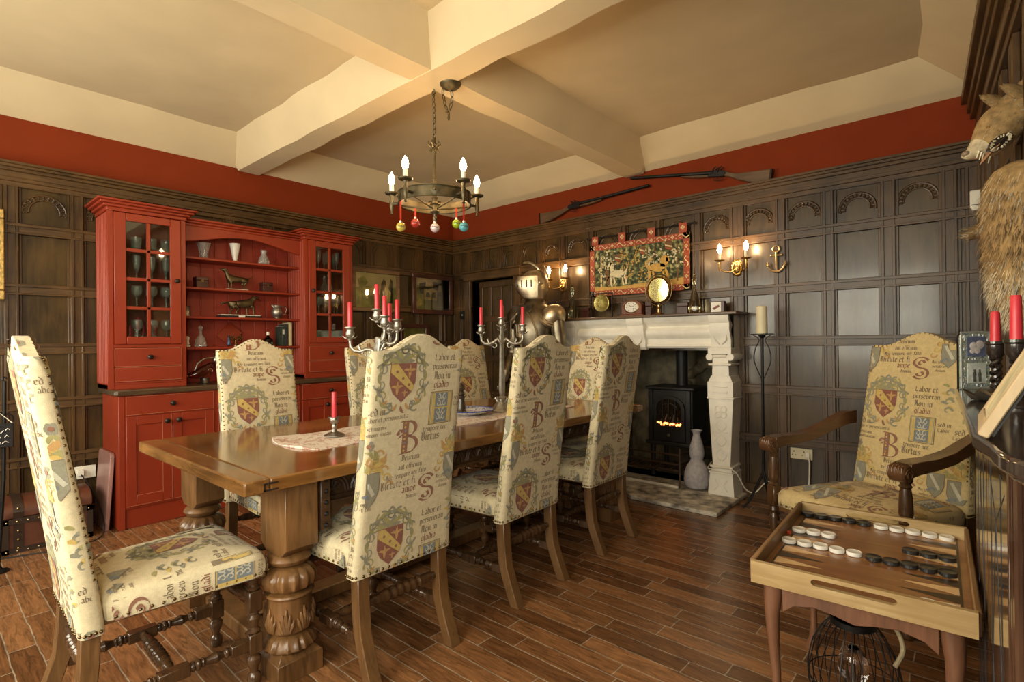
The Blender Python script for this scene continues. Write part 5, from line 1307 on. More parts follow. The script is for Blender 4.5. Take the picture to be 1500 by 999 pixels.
# motion sensor
t = thing('motion_sensor', (.0, YB-.04, 2.02), 'white motion sensor high in the right corner of the panelling', 'motion sensor')
b = MB(); b.prism([(-.034, 2.075), (.034, 2.075), (.034, 1.98), (.022, 1.955), (-.022, 1.955), (-.034, 1.98)], YB-.085, YB-.024, 'y'); b.build('case', WHITEP, t, bevel=.008, bseg=3)
b = MB(); b.box(-.028, .028, YB-.0868, YB-.084, 1.985, 1.99); b.build('lens', BLACKP, t)

# ------------------------------------------------------------------ tapestry
def tap_mat():
    m, N, L, B = nodes('tapestry_weave'); t = N.new('ShaderNodeTexCoord')
    v = N.new('ShaderNodeTexVoronoi'); v.inputs['Scale'].default_value = 42; n = N.new('ShaderNodeTexNoise'); n.inputs['Scale'].default_value = 26; n.inputs['Detail'].default_value = 6
    L.new(t.outputs['Object'], v.inputs['Vector']); L.new(t.outputs['Object'], n.inputs['Vector'])
    r = N.new('ShaderNodeValToRGB'); e = r.color_ramp.elements; e[0].position = .40; e[0].color = (.028, .033, .02, 1); e[1].position = .68; e[1].color = (.46, .40, .18, 1)
    for p, c in ((.50, (.07, .075, .035, 1)), (.56, (.18, .19, .07, 1)), (.61, (.33, .30, .12, 1))): q = e.new(p); q.color = c
    mx = N.new('ShaderNodeMixRGB'); mx.inputs[0].default_value = .35; L.new(n.outputs['Fac'], mx.inputs[1]); L.new(v.outputs['Distance'], mx.inputs[2])
    L.new(n.outputs['Fac'], r.inputs['Fac']); L.new(r.outputs['Color'], B.inputs['Base Color']); B.inputs['Roughness'].default_value = .95
    return m
TAP = [tap_mat(), plain('tapestry_red', (.34, .075, .04), .95, 0, .2, 60), plain('tapestry_cream', (.62, .48, .27), .95, 0, .15, 60), plain('tapestry_gold', (.55, .33, .09), .95, 0, .2, 60), plain('tapestry_green', (.09, .11, .05), .95, 0, .3, 60), plain('tapestry_white', (.66, .58, .36), .95, 0, .1, 60), plain('tapestry_brown', (.17, .09, .04), .95, 0, .3, 60)]
yt = YB-.062; tx0, tx1, tz0, tz1 = -2.715, -1.763, 1.615, 2.085
tp = thing('tapestry', ((tx0+tx1)/2, yt, tz0), 'woven tapestry with a unicorn and a lion hanging above the mantel', 'tapestry')
b = MB(); b.box(tx0, tx1, yt, yt+.008, tz0, tz1, 0)
y1_, y2_ = yt-.003, yt
for q in ((tx0, tx1, tz0, tz0+.05), (tx0, tx1, tz1-.05, tz1), (tx0, tx0+.05, tz0, tz1), (tx1-.05, tx1, tz0, tz1)): b.box(q[0], q[1], y1_, y2_, q[2], q[3], 1)
rn = random.Random(5)
def flat(poly, mi, lay=0, y=None): b.prism(poly, (yt if y is None else y)-.0012*(lay+1), yt, 'y', mi)
def quadrefoil(x, z, r, mi, y):
    for k in range(4): a = k*pi/2; b.prism([(x+r*.6*cos(a)+r*.42*cos(t), z+r*.6*sin(a)+r*.42*sin(t)) for t in [pi*i/3 for i in range(6)]], y-.001, y, 'y', mi)
def border(ax, fixed, a0, a1):
    n = int((a1-a0)/.095)
    for i in range(n):
        a = a0+(a1-a0)*(i+.5)/n
        P = lambda u, v: (a+u, fixed+v) if ax == 'h' else (fixed+v, a+u)
        if i % 2 == 0: x, z = P(0, 0); quadrefoil(x, z, .016, 2, y1_)
        else:
            pts = [P(-.045+.09*t, .015*sin(t*6.2)) for t in [k/8 for k in range(9)]]
            b.tube([(x, y1_-.0005, z) for x, z in pts], .0045, 4, 2)
        for s in (-1, 1):
            for u in (-.03, .03): x, z = P(u, s*.014); b.prism([(x+.005*cos(t), z+.005*sin(t)) for t in [pi*k/2.5 for k in range(5)]], y1_-.001, y1_, 'y', 2)
border('h', tz0+.025, tx0, tx1); border('h', tz1-.025, tx0, tx1); border('v', tx0+.025, tz0+.05, tz1-.05); border('v', tx1-.025, tz0+.05, tz1-.05)
# figures inside: trees, leaves, banners, unicorn and lion, a strip of meadow
flat([(tx0+.05, tz0+.05), (tx1-.05, tz0+.05), (tx1-.05, tz0+.105), (tx0+.5, tz0+.085), (tx0+.3, tz0+.075), (tx0+.05, tz0+.085)], 3, 0)
def leafy(x, z, n, s, mi, lay=2):
    for i in range(n):
        a = rn.uniform(0, 6.3); d = s*sqrt(rn.random()); px, pz = x+d*cos(a), z+d*sin(a)*1.3; q = rn.uniform(0, 6.3); l = .014
        flat([(px, pz), (px+l*cos(q-.5), pz+l*sin(q-.5)), (px+1.9*l*cos(q), pz+1.9*l*sin(q)), (px+l*cos(q+.5), pz+l*sin(q+.5))], mi, lay)
ix, iz = tx0+.05, tz0+.05
for x, w in ((.07, .016), (.2, .012), (.30, .012), (.545, .020), (.60, .012), (.80, .012)): flat([(ix+x-w/2, iz+.03), (ix+x+w/2, iz+.03), (ix+x+w*.3, iz+.34), (ix+x-w*.3, iz+.34)], 6 if w < .015 else 2, 1)
for x, z in ((.06, .26), (.17, .28), (.30, .24), (.42, .27), (.54, .25), (.62, .20), (.72, .29), (.80, .24), (.10, .14), (.35, .13), (.50, .12)):
    leafy(ix+x, iz+z, 16, .06, 4, 2); leafy(ix+x, iz+z, 18, .065, 5 if x < .3 or x > .5 else 3, 3)
def banner(x, z, s):
    flat([(x, z), (x+.055*s, z+.008), (x+.062*s, z-.05), (x+.033*s, z-.07), (x+.004*s, z-.05)], 6, 4)
    for k in (.25, .55): flat([(x+.003*s, z-.07*k+.0), (x+.058*s, z-.07*k-.018), (x+.058*s, z-.07*k-.030), (x+.003*s, z-.07*k-.013)], 2 if k < .4 else 1, 5)
banner(ix+.215, iz+.31, 1); banner(ix+.46, iz+.35, .9); banner(ix+.69, iz+.36, 1.1)
def beast(x, z, k, mi, lion):
    F = lambda P: flat([(x+a*k, z+c*k) for a, c in P], mi, 6)
    F([(-.055, .06), (-.02, .075), (.05, .07), (.065, .055), (.06, .02), (.02, .015), (-.04, .025), (-.06, .035)])
    F([(-.055, .035), (-.035, .03), (-.045, -.02), (-.035, -.05), (-.05, -.05), (-.06, -.02)]); F([(-.035, .03), (-.02, .02), (-.01, -.02), (-.025, -.045), (-.035, -.04), (-.024, -.02)])
    F([(.04, .03), (.06, .03), (.055, -.01), (.068, -.045), (.052, -.05), (.045, -.01)]); F([(.055, .03), (.065, .04), (.085, .0), (.085, -.04), (.072, -.04), (.07, -.005)])
    if lion:
        F([(.03, .05), (.06, .045), (.085, .07), (.085, .11), (.06, .125), (.035, .115), (.025, .085)]); F([(.07, .075), (.095, .08), (.09, .10), (.07, .11)])
        F([(-.055, .055), (-.07, .05), (-.085, .085), (-.06, .105), (-.02, .11), (-.02, .103), (-.055, .097), (-.072, .085)])
    else:
        F([(-.055, .06), (-.02, .07), (-.04, .11), (-.045, .14), (-.06, .14), (-.062, .10)]); F([(-.06, .145), (-.04, .14), (-.055, .115), (-.085, .10), (-.088, .112)]); F([(-.052, .143), (-.047, .142), (-.06, .21)])
        F([(.06, .06), (.07, .065), (.10, .10), (.085, .06), (.08, .03), (.068, .04)])
beast(ix+.235, iz+.085, 1.15, 5, False); beast(ix+.615, iz+.10, 1.25, 3, True)
flat([(ix+.13, iz+.04), (ix+.165, iz+.05), (ix+.15, iz+.17), (ix+.125, iz+.20), (ix+.11, iz+.16)], 6, 3)
b.build('weaving', TAP, tp, smooth=0)
for i in range(4):
    x = tx0+.055+(tx1-tx0-.11)*i/3; b = MB(); b.box(x-.033, x+.033, yt+.0, yt+.006, tz1-.002, tz1+.082, 1); quadrefoil(x, tz1+.045, .02, 2, yt); b.build('hanging_tab', TAP, tp, smooth=0)
b = MB(); b.tube([(tx0-.03, yt+.012, tz1+.07), (tx1+.03, yt+.012, tz1+.07)], .006, 8)
for s in (tx0-.035, tx1+.035): b.ball((s, yt+.012, tz1+.07), .012, 10)
b.build('rod', IRON, tp)

# ------------------------------------------------------------------ two guns on the red frieze
STK = wood('gun_stock', (.05, .028, .014), (.15, .085, .042), .4, 'x', 6, 8)
def gun(origin, ang, L, label, s):
    """muzzle at the origin, stock towards +x (s=1) or -x; tilt ang"""
    t = thing('shotgun', origin, label, 'gun', 'antique guns on the red frieze'); t.rotation_euler = (0, -ang, 0 if s > 0 else pi)
    K = dict(world=False)
    b = MB()
    for dy in (-.011, .011): b.rod((0, dy, 0), (L*.62, dy, 0), [(0, .0095), (.1, .0095), (1, .0135)], 10)
    b.tube([(0, 0, .011), (L*.62, 0, .014)], .004, 5); b.build('barrel', IRON, t, **K)
    b = MB(); b.prism([(L*.40, -.012), (L*.60, -.014), (L*.60, -.034), (L*.52, -.034), (L*.40, -.022)], -.016, .016, 'y'); b.build('fore_end', STK, t, bevel=.005, **K)
    b = MB(); b.prism([(L*.60, .018), (L*.70, .012), (L*.72, -.01), (L*.70, -.034), (L*.60, -.032)], -.018, .018, 'y')
    for k in (L*.625, L*.66): b.tube([(k, -.02, .0), (k+.01, -.022, .03), (k+.03, -.02, .045)], [.008, .006, .003], 6); b.tube([(k, .02, .0), (k+.01, .022, .03), (k+.03, .02, .045)], [.008, .006, .003], 6)
    b.build('lock', IRON, t, bevel=.003, **K)
    b = MB(); b.tube([(L*.63, 0, -.034), (L*.64, 0, -.058), (L*.67, 0, -.062), (L*.70, 0, -.045)], .003, 6); b.tube([(L*.655, 0, -.034), (L*.66, 0, -.05)], .003, 6); b.build('trigger_guard', IRON, t, **K)
    b = MB(); b.loft([[(L*q, y*w, z0+zz) for y, zz in ((-1, -h), (-1, h), (1, h), (1, -h))] for q, w, z0, h in ((.695, .015, -.008, .020), (.74, .014, -.022, .018), (.79, .016, -.040, .024), (.88, .019, -.050, .040), (1.0, .020, -.056, .056))]); b.build('stock', STK, t, bevel=.008, bseg=2, **K)
    b = MB(); b.box(L*1.0, L*1.008, -.02, .02, -.113, .001); b.build('butt_plate', IRON, t, **K)
gun((-2.29, YB-.05, 2.632), radians(-8.6), 1.165, 'double-barrelled gun mounted almost level above the sconces, stock to the right', 1)
gun((-2.12, YB-.05, 2.535), radians(-2.2), 1.18, 'gun leaning down to the left on the red frieze, its stock on the cornice', -1)
# ------------------------------------------------------------------ chandelier
hx, hy = -2.33, 2.0
ch = thing('chandelier', (hx, hy, 2.0), 'bronze ring chandelier with five lit candle bulbs hanging over the table', 'chandelier')
CHB = plain('chandelier_bronze', (.10, .082, .045), .42, .7, .2, 30)
R0 = .205; zr = 2.02
b = MB(); n = 48; vs = []
for i in range(n):
    a = 2*pi*i/n
    for r, z in ((R0, zr-.03), (R0, zr+.03), (R0-.006, zr+.03), (R0-.006, zr-.03)): vs.append((hx+r*cos(a), hy+r*sin(a), z))
b.add(vs, [(i*4+k, ((i+1) % n)*4+k, ((i+1) % n)*4+(k+1) % 4, i*4+(k+1) % 4) for i in range(n) for k in range(4)])
for z in (zr-.03, zr+.03): b.tube([(hx+(R0+.001)*cos(a), hy+(R0+.001)*sin(a), z) for a in [2*pi*i/n for i in range(n)]], .004, 6, closed=True)
A0 = atan0 = math.atan2(-hy, -hx)                       # towards the viewpoint
for k in range(5):
    a = A0+2*pi*k/5; c = Vector((hx+(R0+.003)*cos(a), hy+(R0+.003)*sin(a), zr)); T = Vector((-sin(a), cos(a), 0))
    q = [c+T*.028, c+Vector((0, 0, .028)), c-T*.028, c-Vector((0, 0, .028))]; o = Vector((cos(a), sin(a), 0))*.006
    b.add([p for p in q]+[c+o*1.6], [(0, 1, 4), (1, 2, 4), (2, 3, 4), (3, 0, 4)]); b.ball(c+o*1.5, .008, 8)
b.build('ring', CHB, ch, smooth=40)
b = MB(); b.lathe([(0, 1.895), (.009, 1.90), (.012, 1.912), (.007, 1.922), (.010, 1.935), (.022, 1.945), (.026, 1.95), (.022, 1.956), (.022, 1.985), (.028, 1.992), (.016, 2.0), (.014, 2.02), (.018, 2.03), (.008, 2.05), (.012, 2.075), (.016, 2.10), (.008, 2.125), (.013, 2.135), (.008, 2.145), (.0075, 2.30), (.018, 2.31), (.012, 2.325), (.02, 2.335), (.008, 2.35), (.006, 2.375)], 18, (hx, hy, 0))
for k in range(6): a = k*pi/3; b.tube([(hx+.012*cos(a), hy+.012*sin(a), 2.315), (hx+.035*cos(a), hy+.035*sin(a), 2.335), (hx+.032*cos(a), hy+.032*sin(a), 2.355)], [.006, .005, .002], 6); b.tube([(hx+.012*cos(a), hy+.012*sin(a), 2.312), (hx+.03*cos(a), hy+.03*sin(a), 2.295)], [.006, .003], 6)
b.build('stem', CHB, ch)
b = MB()
for k in range(5):
    a = A0+pi/5+2*pi*k/5; b.tube([(hx+.015*cos(a), hy+.015*sin(a), 1.965), (hx+R0*cos(a), hy+R0*sin(a), zr-.022)], .005, 6)
b.build('spokes', CHB, ch)
for k in range(5):
    a = A0+pi/5+2*pi*k/5; r = R0+.055; x, y = hx+r*cos(a), hy+r*sin(a)
    b = MB(); b.tube([(hx+R0*cos(a), hy+R0*sin(a), zr-.01), (x, y, zr-.01)], .008, 8)
    b.lathe([(0, zr-.075), (.009, zr-.068), (.006, zr-.056), (.012, zr-.03), (.013, zr+.0), (.009, zr+.02), (.012, zr+.04), (.036, zr+.046), (.040, zr+.054), (.037, zr+.055), (.013, zr+.05)], 20, (x, y, 0)); ar = b.build('arm', CHB, ch)
    b = MB(); b.lathe([(.0125, zr+.05), (.0125, zr+.10), (0, zr+.101)], 14, (x, y, 0)); b.build('candle_sleeve', WHITEP, ar)
    b = MB(); bulb(b, x, y, zr+.102, 1.08); b.build('bulb', BULBM, ar)
def link_chain(b, pts, r=.0115, w=.0028):
    P = spl(pts, 12); L = [0]
    for p, q in zip(P, P[1:]): L.append(L[-1]+(q-p).length)
    n = max(2, int(L[-1]/(r*2.5)))
    for i in range(n):
        s = L[-1]*(i+.5)/n; j = max(k for k in range(len(L)) if L[k] <= s); j = min(j, len(P)-2)
        c = P[j].lerp(P[j+1], (s-L[j])/max(1e-6, L[j+1]-L[j])); t = (P[j+1]-P[j]).normalized()
        ref = Vector((1, 0, 0)) if abs(t.x) < .8 else Vector((0, 1, 0)); u = (ref-t*ref.dot(t)).normalized(); v = t.cross(u)
        d = u if i % 2 else v; b.tube([c+t*(r*1.55*cos(a))+d*(r*.75*sin(a)) for a in [2*pi*k/14 for k in range(14)]], w, 6, closed=True)
b = MB(); link_chain(b, [(hx, hy, 2.36), (hx+.002, hy, 2.5), (hx-.004, hy, 2.64)]); b.build('chain', CHB, ch)
rx, ry = -2.222, 2.03
b = MB(); b.lathe([(.0, 2.615), (.012, 2.618), (.04, 2.632), (.058, 2.648), (.062, 2.658), (.055, 2.66)], 28, (rx, ry, 0)); b.build('ceiling_rose', CHB, ch)
b = MB(); link_chain(b, [(rx+.01, ry, 2.615), (rx+.005, ry+.005, 2.56), (rx-.02, ry, 2.51), (rx-.05, ry, 2.57), (rx-.06, ry-.005, 2.645)]); link_chain(b, [(rx-.018, ry, 2.51), (rx-.016, ry, 2.46)], .009); b.build('swag_chain', CHB, ch)
b = MB(); b.tube([(hx-.004, hy, 2.62), (hx-.004, hy+.012, 2.635), (hx-.004, hy, 2.66)], .005, 6); b.build('hook', CHB, ch)
RIB = plain('red_ribbon', (.62, .05, .03), .6)
GOLDC = plain('bauble_cap', (.8, .6, .4), .3, .9)
def bauble(lat, fwd, ztop, drop, col, label, rough=.15):
    x, y = hx+.752*lat+.660*fwd, hy+.660*lat-.752*fwd; t = thing('bauble', (x, y, ztop), label, 'bauble', 'glass baubles under the chandelier')
    zc = ztop-drop-.03; b = MB(); b.ball((x, y, zc), .0265, 20); bb = b.build('ball', plain('bauble_glass', col, rough, .15, .08, 30, coat=.6), t)
    b = MB(); b.lathe([(.008, zc+.024), (.009, zc+.034), (.004, zc+.036)], 12, (x, y, 0)); b.build('cap', GOLDC, t)
    if drop > .03: b = MB(); b.tube([(x-.003, y, zc+.036), (x-.005, y, ztop)], .0035, 4, flat=.3); b.tube([(x+.003, y, zc+.036), (x+.004, y, ztop)], .0035, 4, flat=.3); b.build('ribbon', RIB, t)
    # dark lettering-like motif facing the room
    b = MB(); d = Vector((-x, -y, 0)).normalized(); u = Vector((-d.y, d.x, 0))
    for k in range(4):
        cx_ = -.0135+.009*k
        pts = [(cx_, -.005), (cx_+.001, .005), (cx_+.005, .003), (cx_+.0045, -.005)]
        b.tube([Vector((x, y, zc))+(d*sqrt(1-(p*p+q*q)/.0265**2)*.0268)+u*p+Vector((0, 0, q)) for p, q in pts], .0012, 4)
    b.build('motif', BLACKP, bb)
bauble(-.178, .085, zr-.028, .115, (.55, .42, .08), 'yellow glass bauble hanging at the left of the chandelier ring')
bauble(-.119, -.039, 1.983, .058, (.45, .04, .03), 'red glass bauble hanging second from left under the chandelier')
bauble(0, .004, 1.90, .012, (.62, .50, .52), 'pale pink glass bauble hanging below the chandelier stem')
bauble(.119, -.039, 1.983, .064, (.28, .40, .02), 'green glass bauble hanging second from right under the chandelier')
bauble(.172, .085, zr-.028, .118, (.10, .36, .42), 'blue glass bauble hanging at the right of the chandelier ring')

# ------------------------------------------------------------------ left wall: pictures, socket, switch
def picture(name, y0, y1, z0, z1, fw, fmat, cmat, label, art, x=XL+.034):
    t = thing(name, (x, (y0+y1)/2, z0), label, 'picture')
    b = MB(); d = .026
    for q in ((y0, y1, z0, z0+fw), (y0, y1, z1-fw, z1), (y0, y0+fw, z0+fw, z1-fw), (y1-fw, y1, z0+fw, z1-fw)): b.box(x, x+d, *q)
    b.build('frame', fmat, t, bevel=.006, bseg=2)
    b = MB(); b.box(x, x+.010, y0+fw, y1-fw, z0+fw, z1-fw, 0)
    if art: art(b, x+.010, y0+fw, y1-fw, z0+fw, z1-fw)
    c = b.build('canvas', cmat, t, smooth=0)
    b = MB(); b.box(x+.014, x+.016, y0+fw, y1-fw, z0+fw, z1-fw); b.build('glazing', thin_glass('picture_glass', (.97, .97, .95), .04), t)
FR1 = wood('picture_frame_wood', (.10, .05, .02), (.26, .15, .06), .4, 'y', 6, 8)
FR2 = wood('dark_picture_frame', (.03, .01, .006), (.10, .03, .018), .3, 'y', 6, 8, coat=.3)
PIC = [plain('painted_meadow', (.34, .36, .12), .8, 0, .45, 9), plain('painted_sky', (.58, .53, .28), .8, 0, .2, 6), plain('painted_figure', (.66, .56, .2), .8, 0, .3, 30), plain('painted_dark', (.06, .06, .03), .8, 0, .5, 20), plain('painted_cream', (.66, .58, .36), .8, 0, .3, 20)]
def art1(b, x, y0, y1, z0, z1):
    W, H = y1-y0, z1-z0; P = lambda L, mi, l: b.prism([(y0+W*u, z0+H*v) for u, v in L], x, x+.0006*l, 'x', mi)
    P([(0, .55), (.3, .62), (.6, .58), (1, .64), (1, 1), (0, 1)], 1, 1)
    P([(.12, .45), (.30, .72), (.2, .9), (.05, .8)], 0, 2); P([(.62, .1), (.72, .1), (.74, .8), (.68, .86), (.62, .7)], 3, 2); P([(.82, .15), (.92, .15), (.92, .8), (.86, .9), (.82, .6)], 3, 2)
    P([(.72, .2), (.84, .2), (.86, .45), (.8, .6), (.76, .75), (.72, .6), (.70, .4)], 2, 3); P([(.75, .72), (.81, .72), (.81, .82), (.75, .82)], 4, 4); P([(0, 0), (1, 0), (1, .18), (0, .24)], 0, 2)
def art2(b, x, y0, y1, z0, z1):
    W, H = y1-y0, z1-z0; P = lambda L, mi, l: b.prism([(y0+W*u, z0+H*v) for u, v in L], x, x+.0006*l, 'x', mi)
    P([(0, .75), (.25, .8), (1, .72), (1, 1), (0, 1)], 4, 1); P([(.12, .5), (.95, .45), (1, .86), (.7, .92), (.3, .88), (.1, .82)], 3, 2)
    P([(.28, .72), (.52, .74), (.5, .92), (.3, .92)], 4, 3); P([(.22, .32), (.62, .3), (.64, .62), (.5, .7), (.36, .64), (.24, .66)], 2, 3); P([(.28, .4), (.42, .4), (.40, .55), (.3, .56)], 3, 4)
    P([(.48, .4), (.58, .38), (.58, .56), (.5, .58)], 3, 4); P([(.66, .6), (.8, .6), (.8, .8), (.68, .8)], 2, 3); P([(.76, .2), (.80, .2), (.82, .6), (.76, .6)], 4, 4); P([(0, .2), (.14, .35), (.2, .15), (0, .05)], 2, 2)
    P([(.7, .15), (1, .2), (1, .6), (.9, .3), (.8, .32)], 0, 3)
picture('framed_picture', 2.88, 3.45, 1.525, 1.957, .042, FR1, PIC, 'framed painting with tall dark trees beside the right dresser tower', art1)
picture('framed_picture', 3.62, 4.20, 1.525, 1.97, .05, FR2, [PIC[0], PIC[1], PIC[2], PIC[3], PIC[4]], 'dark framed painting of a timbered group of figures, nearest the room corner', art2)
picture('framed_picture', 3.46, 3.84, 1.06, 1.41, .04, FR2, PIC, 'small dark framed green picture low on the wall behind the candelabra', None)
GOLDF = plain('gilt_frame', (.52, .36, .12), .4, .7, .35, 60, .6)
picture('framed_picture', -.26, .415, 1.50, 2.07, .06, GOLDF, PIC, 'gilt framed picture cut off at the left edge of the view', art1)
t = thing('light_switch', (-4.47, YB-.026, 1.52), 'dark metal light switch by the recessed door', 'switch')
b = MB(); b.box(-4.515, -4.425, YB-.034, YB-.026, 1.475, 1.565); b.build('plate', IRON, t, bevel=.003)
b = MB(); b.box(-4.478, -4.462, YB-.046, YB-.034, 1.51, 1.53); b.build('rocker', SILVER, t, bevel=.002)
t = thing('wall_socket', (XL+.03, .80, .34), 'white wall socket low on the left wall behind the near chair', 'socket')
b = MB(); b.box(XL+.026, XL+.04, .73, .87, .30, .385); b.build('plate', WHITEP, t, bevel=.003)
b = MB(); b.box(XL+.04, XL+.075, .76, .80, .325, .365); b.build('plug', WHITEP, t, bevel=.004)
# leaning board beside the dresser
b = MB(); b.M = Matrix.Translation((-4.43, .86, .0)) @ Matrix.Rotation(radians(-4), 4, 'X')
pl_ = [(-.16, 0), (.16, 0)]+arc(.13, .47, .03, 0, pi/2, 5)+arc(-.13, .47, .03, pi/2, pi, 5)
b.prism(pl_, -.012, .012, 'y'); b.M = None
single('wooden_board', b, wood('pinkish_wood', (.22, .10, .08), (.42, .24, .21), .4, 'z', 4, 6, coat=.3), (-4.43, .86, 0), 'pinkish wooden board with rounded corners leaning against the dresser side', 'board', bevel=.004)
# leather trunk
LEA = plain('brown_leather', (.10, .032, .016), .42, 0, .35, 16, .4); LEAD = plain('dark_leather_strap', (.03, .016, .010), .45, 0, .2, 20)
tr = thing('trunk', (-4.40, .60, 0), 'brown leather trunk with studded straps on the floor by the left wall', 'trunk')
x0, x1, y0, y1 = -4.56, -4.24, .36, .78
b = MB(); b.box(x0, x1, y0, y1, .0, .20); b.build('chest', LEA, tr, bevel=.006)
b = MB(); b.prism([(x0, .203)]+[((x0+x1)/2-.16*cos(a), .235+.07*sin(a)) for a in [pi*i/12 for i in range(13)]]+[(x1, .203)], y0, y1, 'y'); b.build('lid', LEA, tr, bevel=.004)
for yy in (y0+.05, y1-.11):
    b = MB(); P = [(x1+.005, .0), (x1+.006, .235)]+[((x0+x1)/2+.167*cos(a), .237+.075*sin(a)) for a in [pi*i/10 for i in range(11)]]
    n = len(P)
    b.add([(x, yy, z) for x, z in P]+[(x, yy+.045, z) for x, z in P], [(i, i+1, n+i+1, n+i) for i in range(n-1)])
    for z in (.03, .08, .13, .18, .26): b.ball((x1+.007, yy+.022, z), .007, 6, 1)
    b.build('strap', [LEAD, ABRASS], tr)
b = MB(); b.box(x1, x1+.01, y0, y1, .0, .03); b.box(x1, x1+.01, y0, y1, .17, .20); b.box(x1-.002, x1+.010, y0, y0+.03, .0, .2); b.box(x1-.002, x1+.010, y1-.03, y1, 0, .2)
for i in range(9):
    for z in (.015, .185): b.ball((x1+.010, y0+.02+(y1-y0-.04)*i/8, z), .006, 6, 1)
b.build('edging', [LEAD, ABRASS], tr)
b = MB(); b.box(x1+.0, x1+.016, .545, .585, .15, .26); b.build('latch', ABRASS, tr, bevel=.002)
# iron stand with a small hanging chalk sign
t = thing('iron_stand', (-3.95, .345, 0), 'black iron hook stand at the left edge carrying a small chalk sign', 'stand'); x, y = -3.95, .352
b = MB(); b.lathe([(.045, 0), (.045, .008), (.02, .016), (.012, .03)], 24, (x, y-.03, 0)); b.build('foot', IRON, t)
b = MB(); b.tube([(x, y-.03, .02), (x, y-.005, .5), (x, y, 1.02)], .009, 8); b.build('pole', IRON, t)
b = MB(); b.tube(spl([(x, y-.12, .88), (x, y-.06, .86), (x, y, .845), (x, y+.03, .83), (x, y+.035, .80)], 5), .004, 6); b.tube([(x, y+.008*cos(a), 1.03+.012*sin(a)) for a in [i*.6 for i in range(9)]], .005, 6); b.build('hook', IRON, t)
x += .006; s = thing('chalk_sign', (x+.012, .335, .80), 'small black chalk sign with white scribbles hanging at the left edge', 'sign')
b = MB(); b.box(x+.008, x+.018, .19, .385, .665, .795); b.build('board', BLACKP, s, bevel=.003)
b = MB(); xx = x+.019
for z, segs in ((.755, [(.30, .315), (.325, .345), (.352, .37)]), (.72, [(.29, .30), (.31, .335), (.35, .365)]), (.688, [(.28, .30), (.31, .33), (.34, .365)])):
    for k, (ya, yb2) in enumerate(segs): b.tube([(xx, ya, z), (xx, (ya+yb2)/2, z+.012*(-1)**k), (xx, yb2, z+.003)], .002, 4)
b.tube([(xx, .325+.008*cos(a), .690+.008*sin(a)) for a in [i*.7 for i in range(9)]], .002, 4); b.build('chalk_marks', WHITEP, s)
b = MB(); b.tube([(x+.012, .30, .795), (x+.004, y-.02, .85), (x+.012, .38, .795)], .0025, 5); b.build('cord', WHITEP, s)
b = MB(); b.tube(spl([(XL+.07, .78, .34), (-4.5, .84, .2), (-4.2, .83, .02), (-4.08, .66, .006), (-4.12, .5, .006), (-4.2, .3, .005), (-4.3, .1, .006)], 8), .004, 6)
single('cable', b, BLACKP, (-4.2, .5, 0), 'thin dark cable curving over the floor before the leather trunk', 'cable')

# ------------------------------------------------------------------ suit of armour
ax, ay = -3.03, 3.78
sa = thing('suit_of_armour', (ax, ay, 0), 'suit of armour with a slotted helmet standing left of the fireplace', 'suit of armour', None, radians(-6))
STE = plain('dark_steel', (.20, .17, .12), .38, 1, .4, 14, .3); STB = plain('bright_steel', (.56, .47, .32), .40, 1, .25, 24, .2); K = dict(world=False)
# front of the figure looks along -y in its own axes
def ell(w, d, z, cy=0, n=24, fr=0): return [(w*cos(a), cy+d*sin(a)-(fr*max(0, -sin(a))**2), z) for a in [2*pi*i/n for i in range(n)]]
b = MB(); b.loft([ell(.155, .11, 1.00), ell(.165, .12, 1.06, 0, 24, .02), ell(.20, .14, 1.2, 0, 24, .05), ell(.215, .15, 1.34, 0, 24, .05), ell(.20, .14, 1.45, 0, 24, .03), ell(.15, .11, 1.52), ell(.09, .085, 1.555)])
bp = b.build('breastplate', STE, sa, smooth=60, **K)
b = MB()
for s in (-1, 1): b.tube([(s*.06, -.165, 1.46), (s*.13, -.18, 1.40), (s*.165, -.155, 1.30), (s*.16, -.15, 1.2)], .008, 6)
b.tube([(0, -.15, 1.05), (0, -.19, 1.2), (0, -.20, 1.34), (0, -.17, 1.46)], .008, 6)
for k in range(4): b.tube([(-.05+.033*k, -.196, 1.36), (-.04+.026*k, -.193, 1.25)], .005, 5)
b.build('raised_bands', STB, bp, **K)
b = MB(); b.lathe([(.135, 1.50), (.14, 1.515), (.10, 1.56), (.085, 1.60), (.092, 1.61)], 28, sy=.9); b.prism([(-.13, 1.53), (.13, 1.53), (.08, 1.47), (0, 1.445), (-.08, 1.47)], -.165, -.14, 'y'); b.build('gorget', STE, sa, smooth=50, **K)
# helmet: skull, pointed slotted visor, hinged side disc, horned crest
b = MB(); b.loft([ell(.085, .095, 1.59), ell(.10, .115, 1.63), ell(.108, .125, 1.70), ell(.104, .122, 1.77), ell(.085, .10, 1.82), ell(.045, .055, 1.85), ell(.01, .012, 1.858)]); h = b.build('helmet', STB, sa, smooth=60, **K); h.rotation_euler = (0, 0, radians(-30))
b = MB(); n = 15; ringsA = []
for z, r, pt in ((1.60, .105, .02), (1.66, .118, .055), (1.73, .122, .075), (1.79, .118, .05)):
    ringsA.append([((r)*sin(t), .01-(r+pt*max(0, cos(t))**3)*cos(t)*1.05, z) for t in [radians(-82+164*i/(n-1)) for i in range(n)]]+[((r-.006)*sin(t), .01-(r-.006+pt*max(0, cos(t))**3)*cos(t)*1.05, z) for t in [radians(82-164*i/(n-1)) for i in range(n)]])
b.loft(ringsA); v = b.build('visor', STB, h, smooth=50, **K)
b = MB()
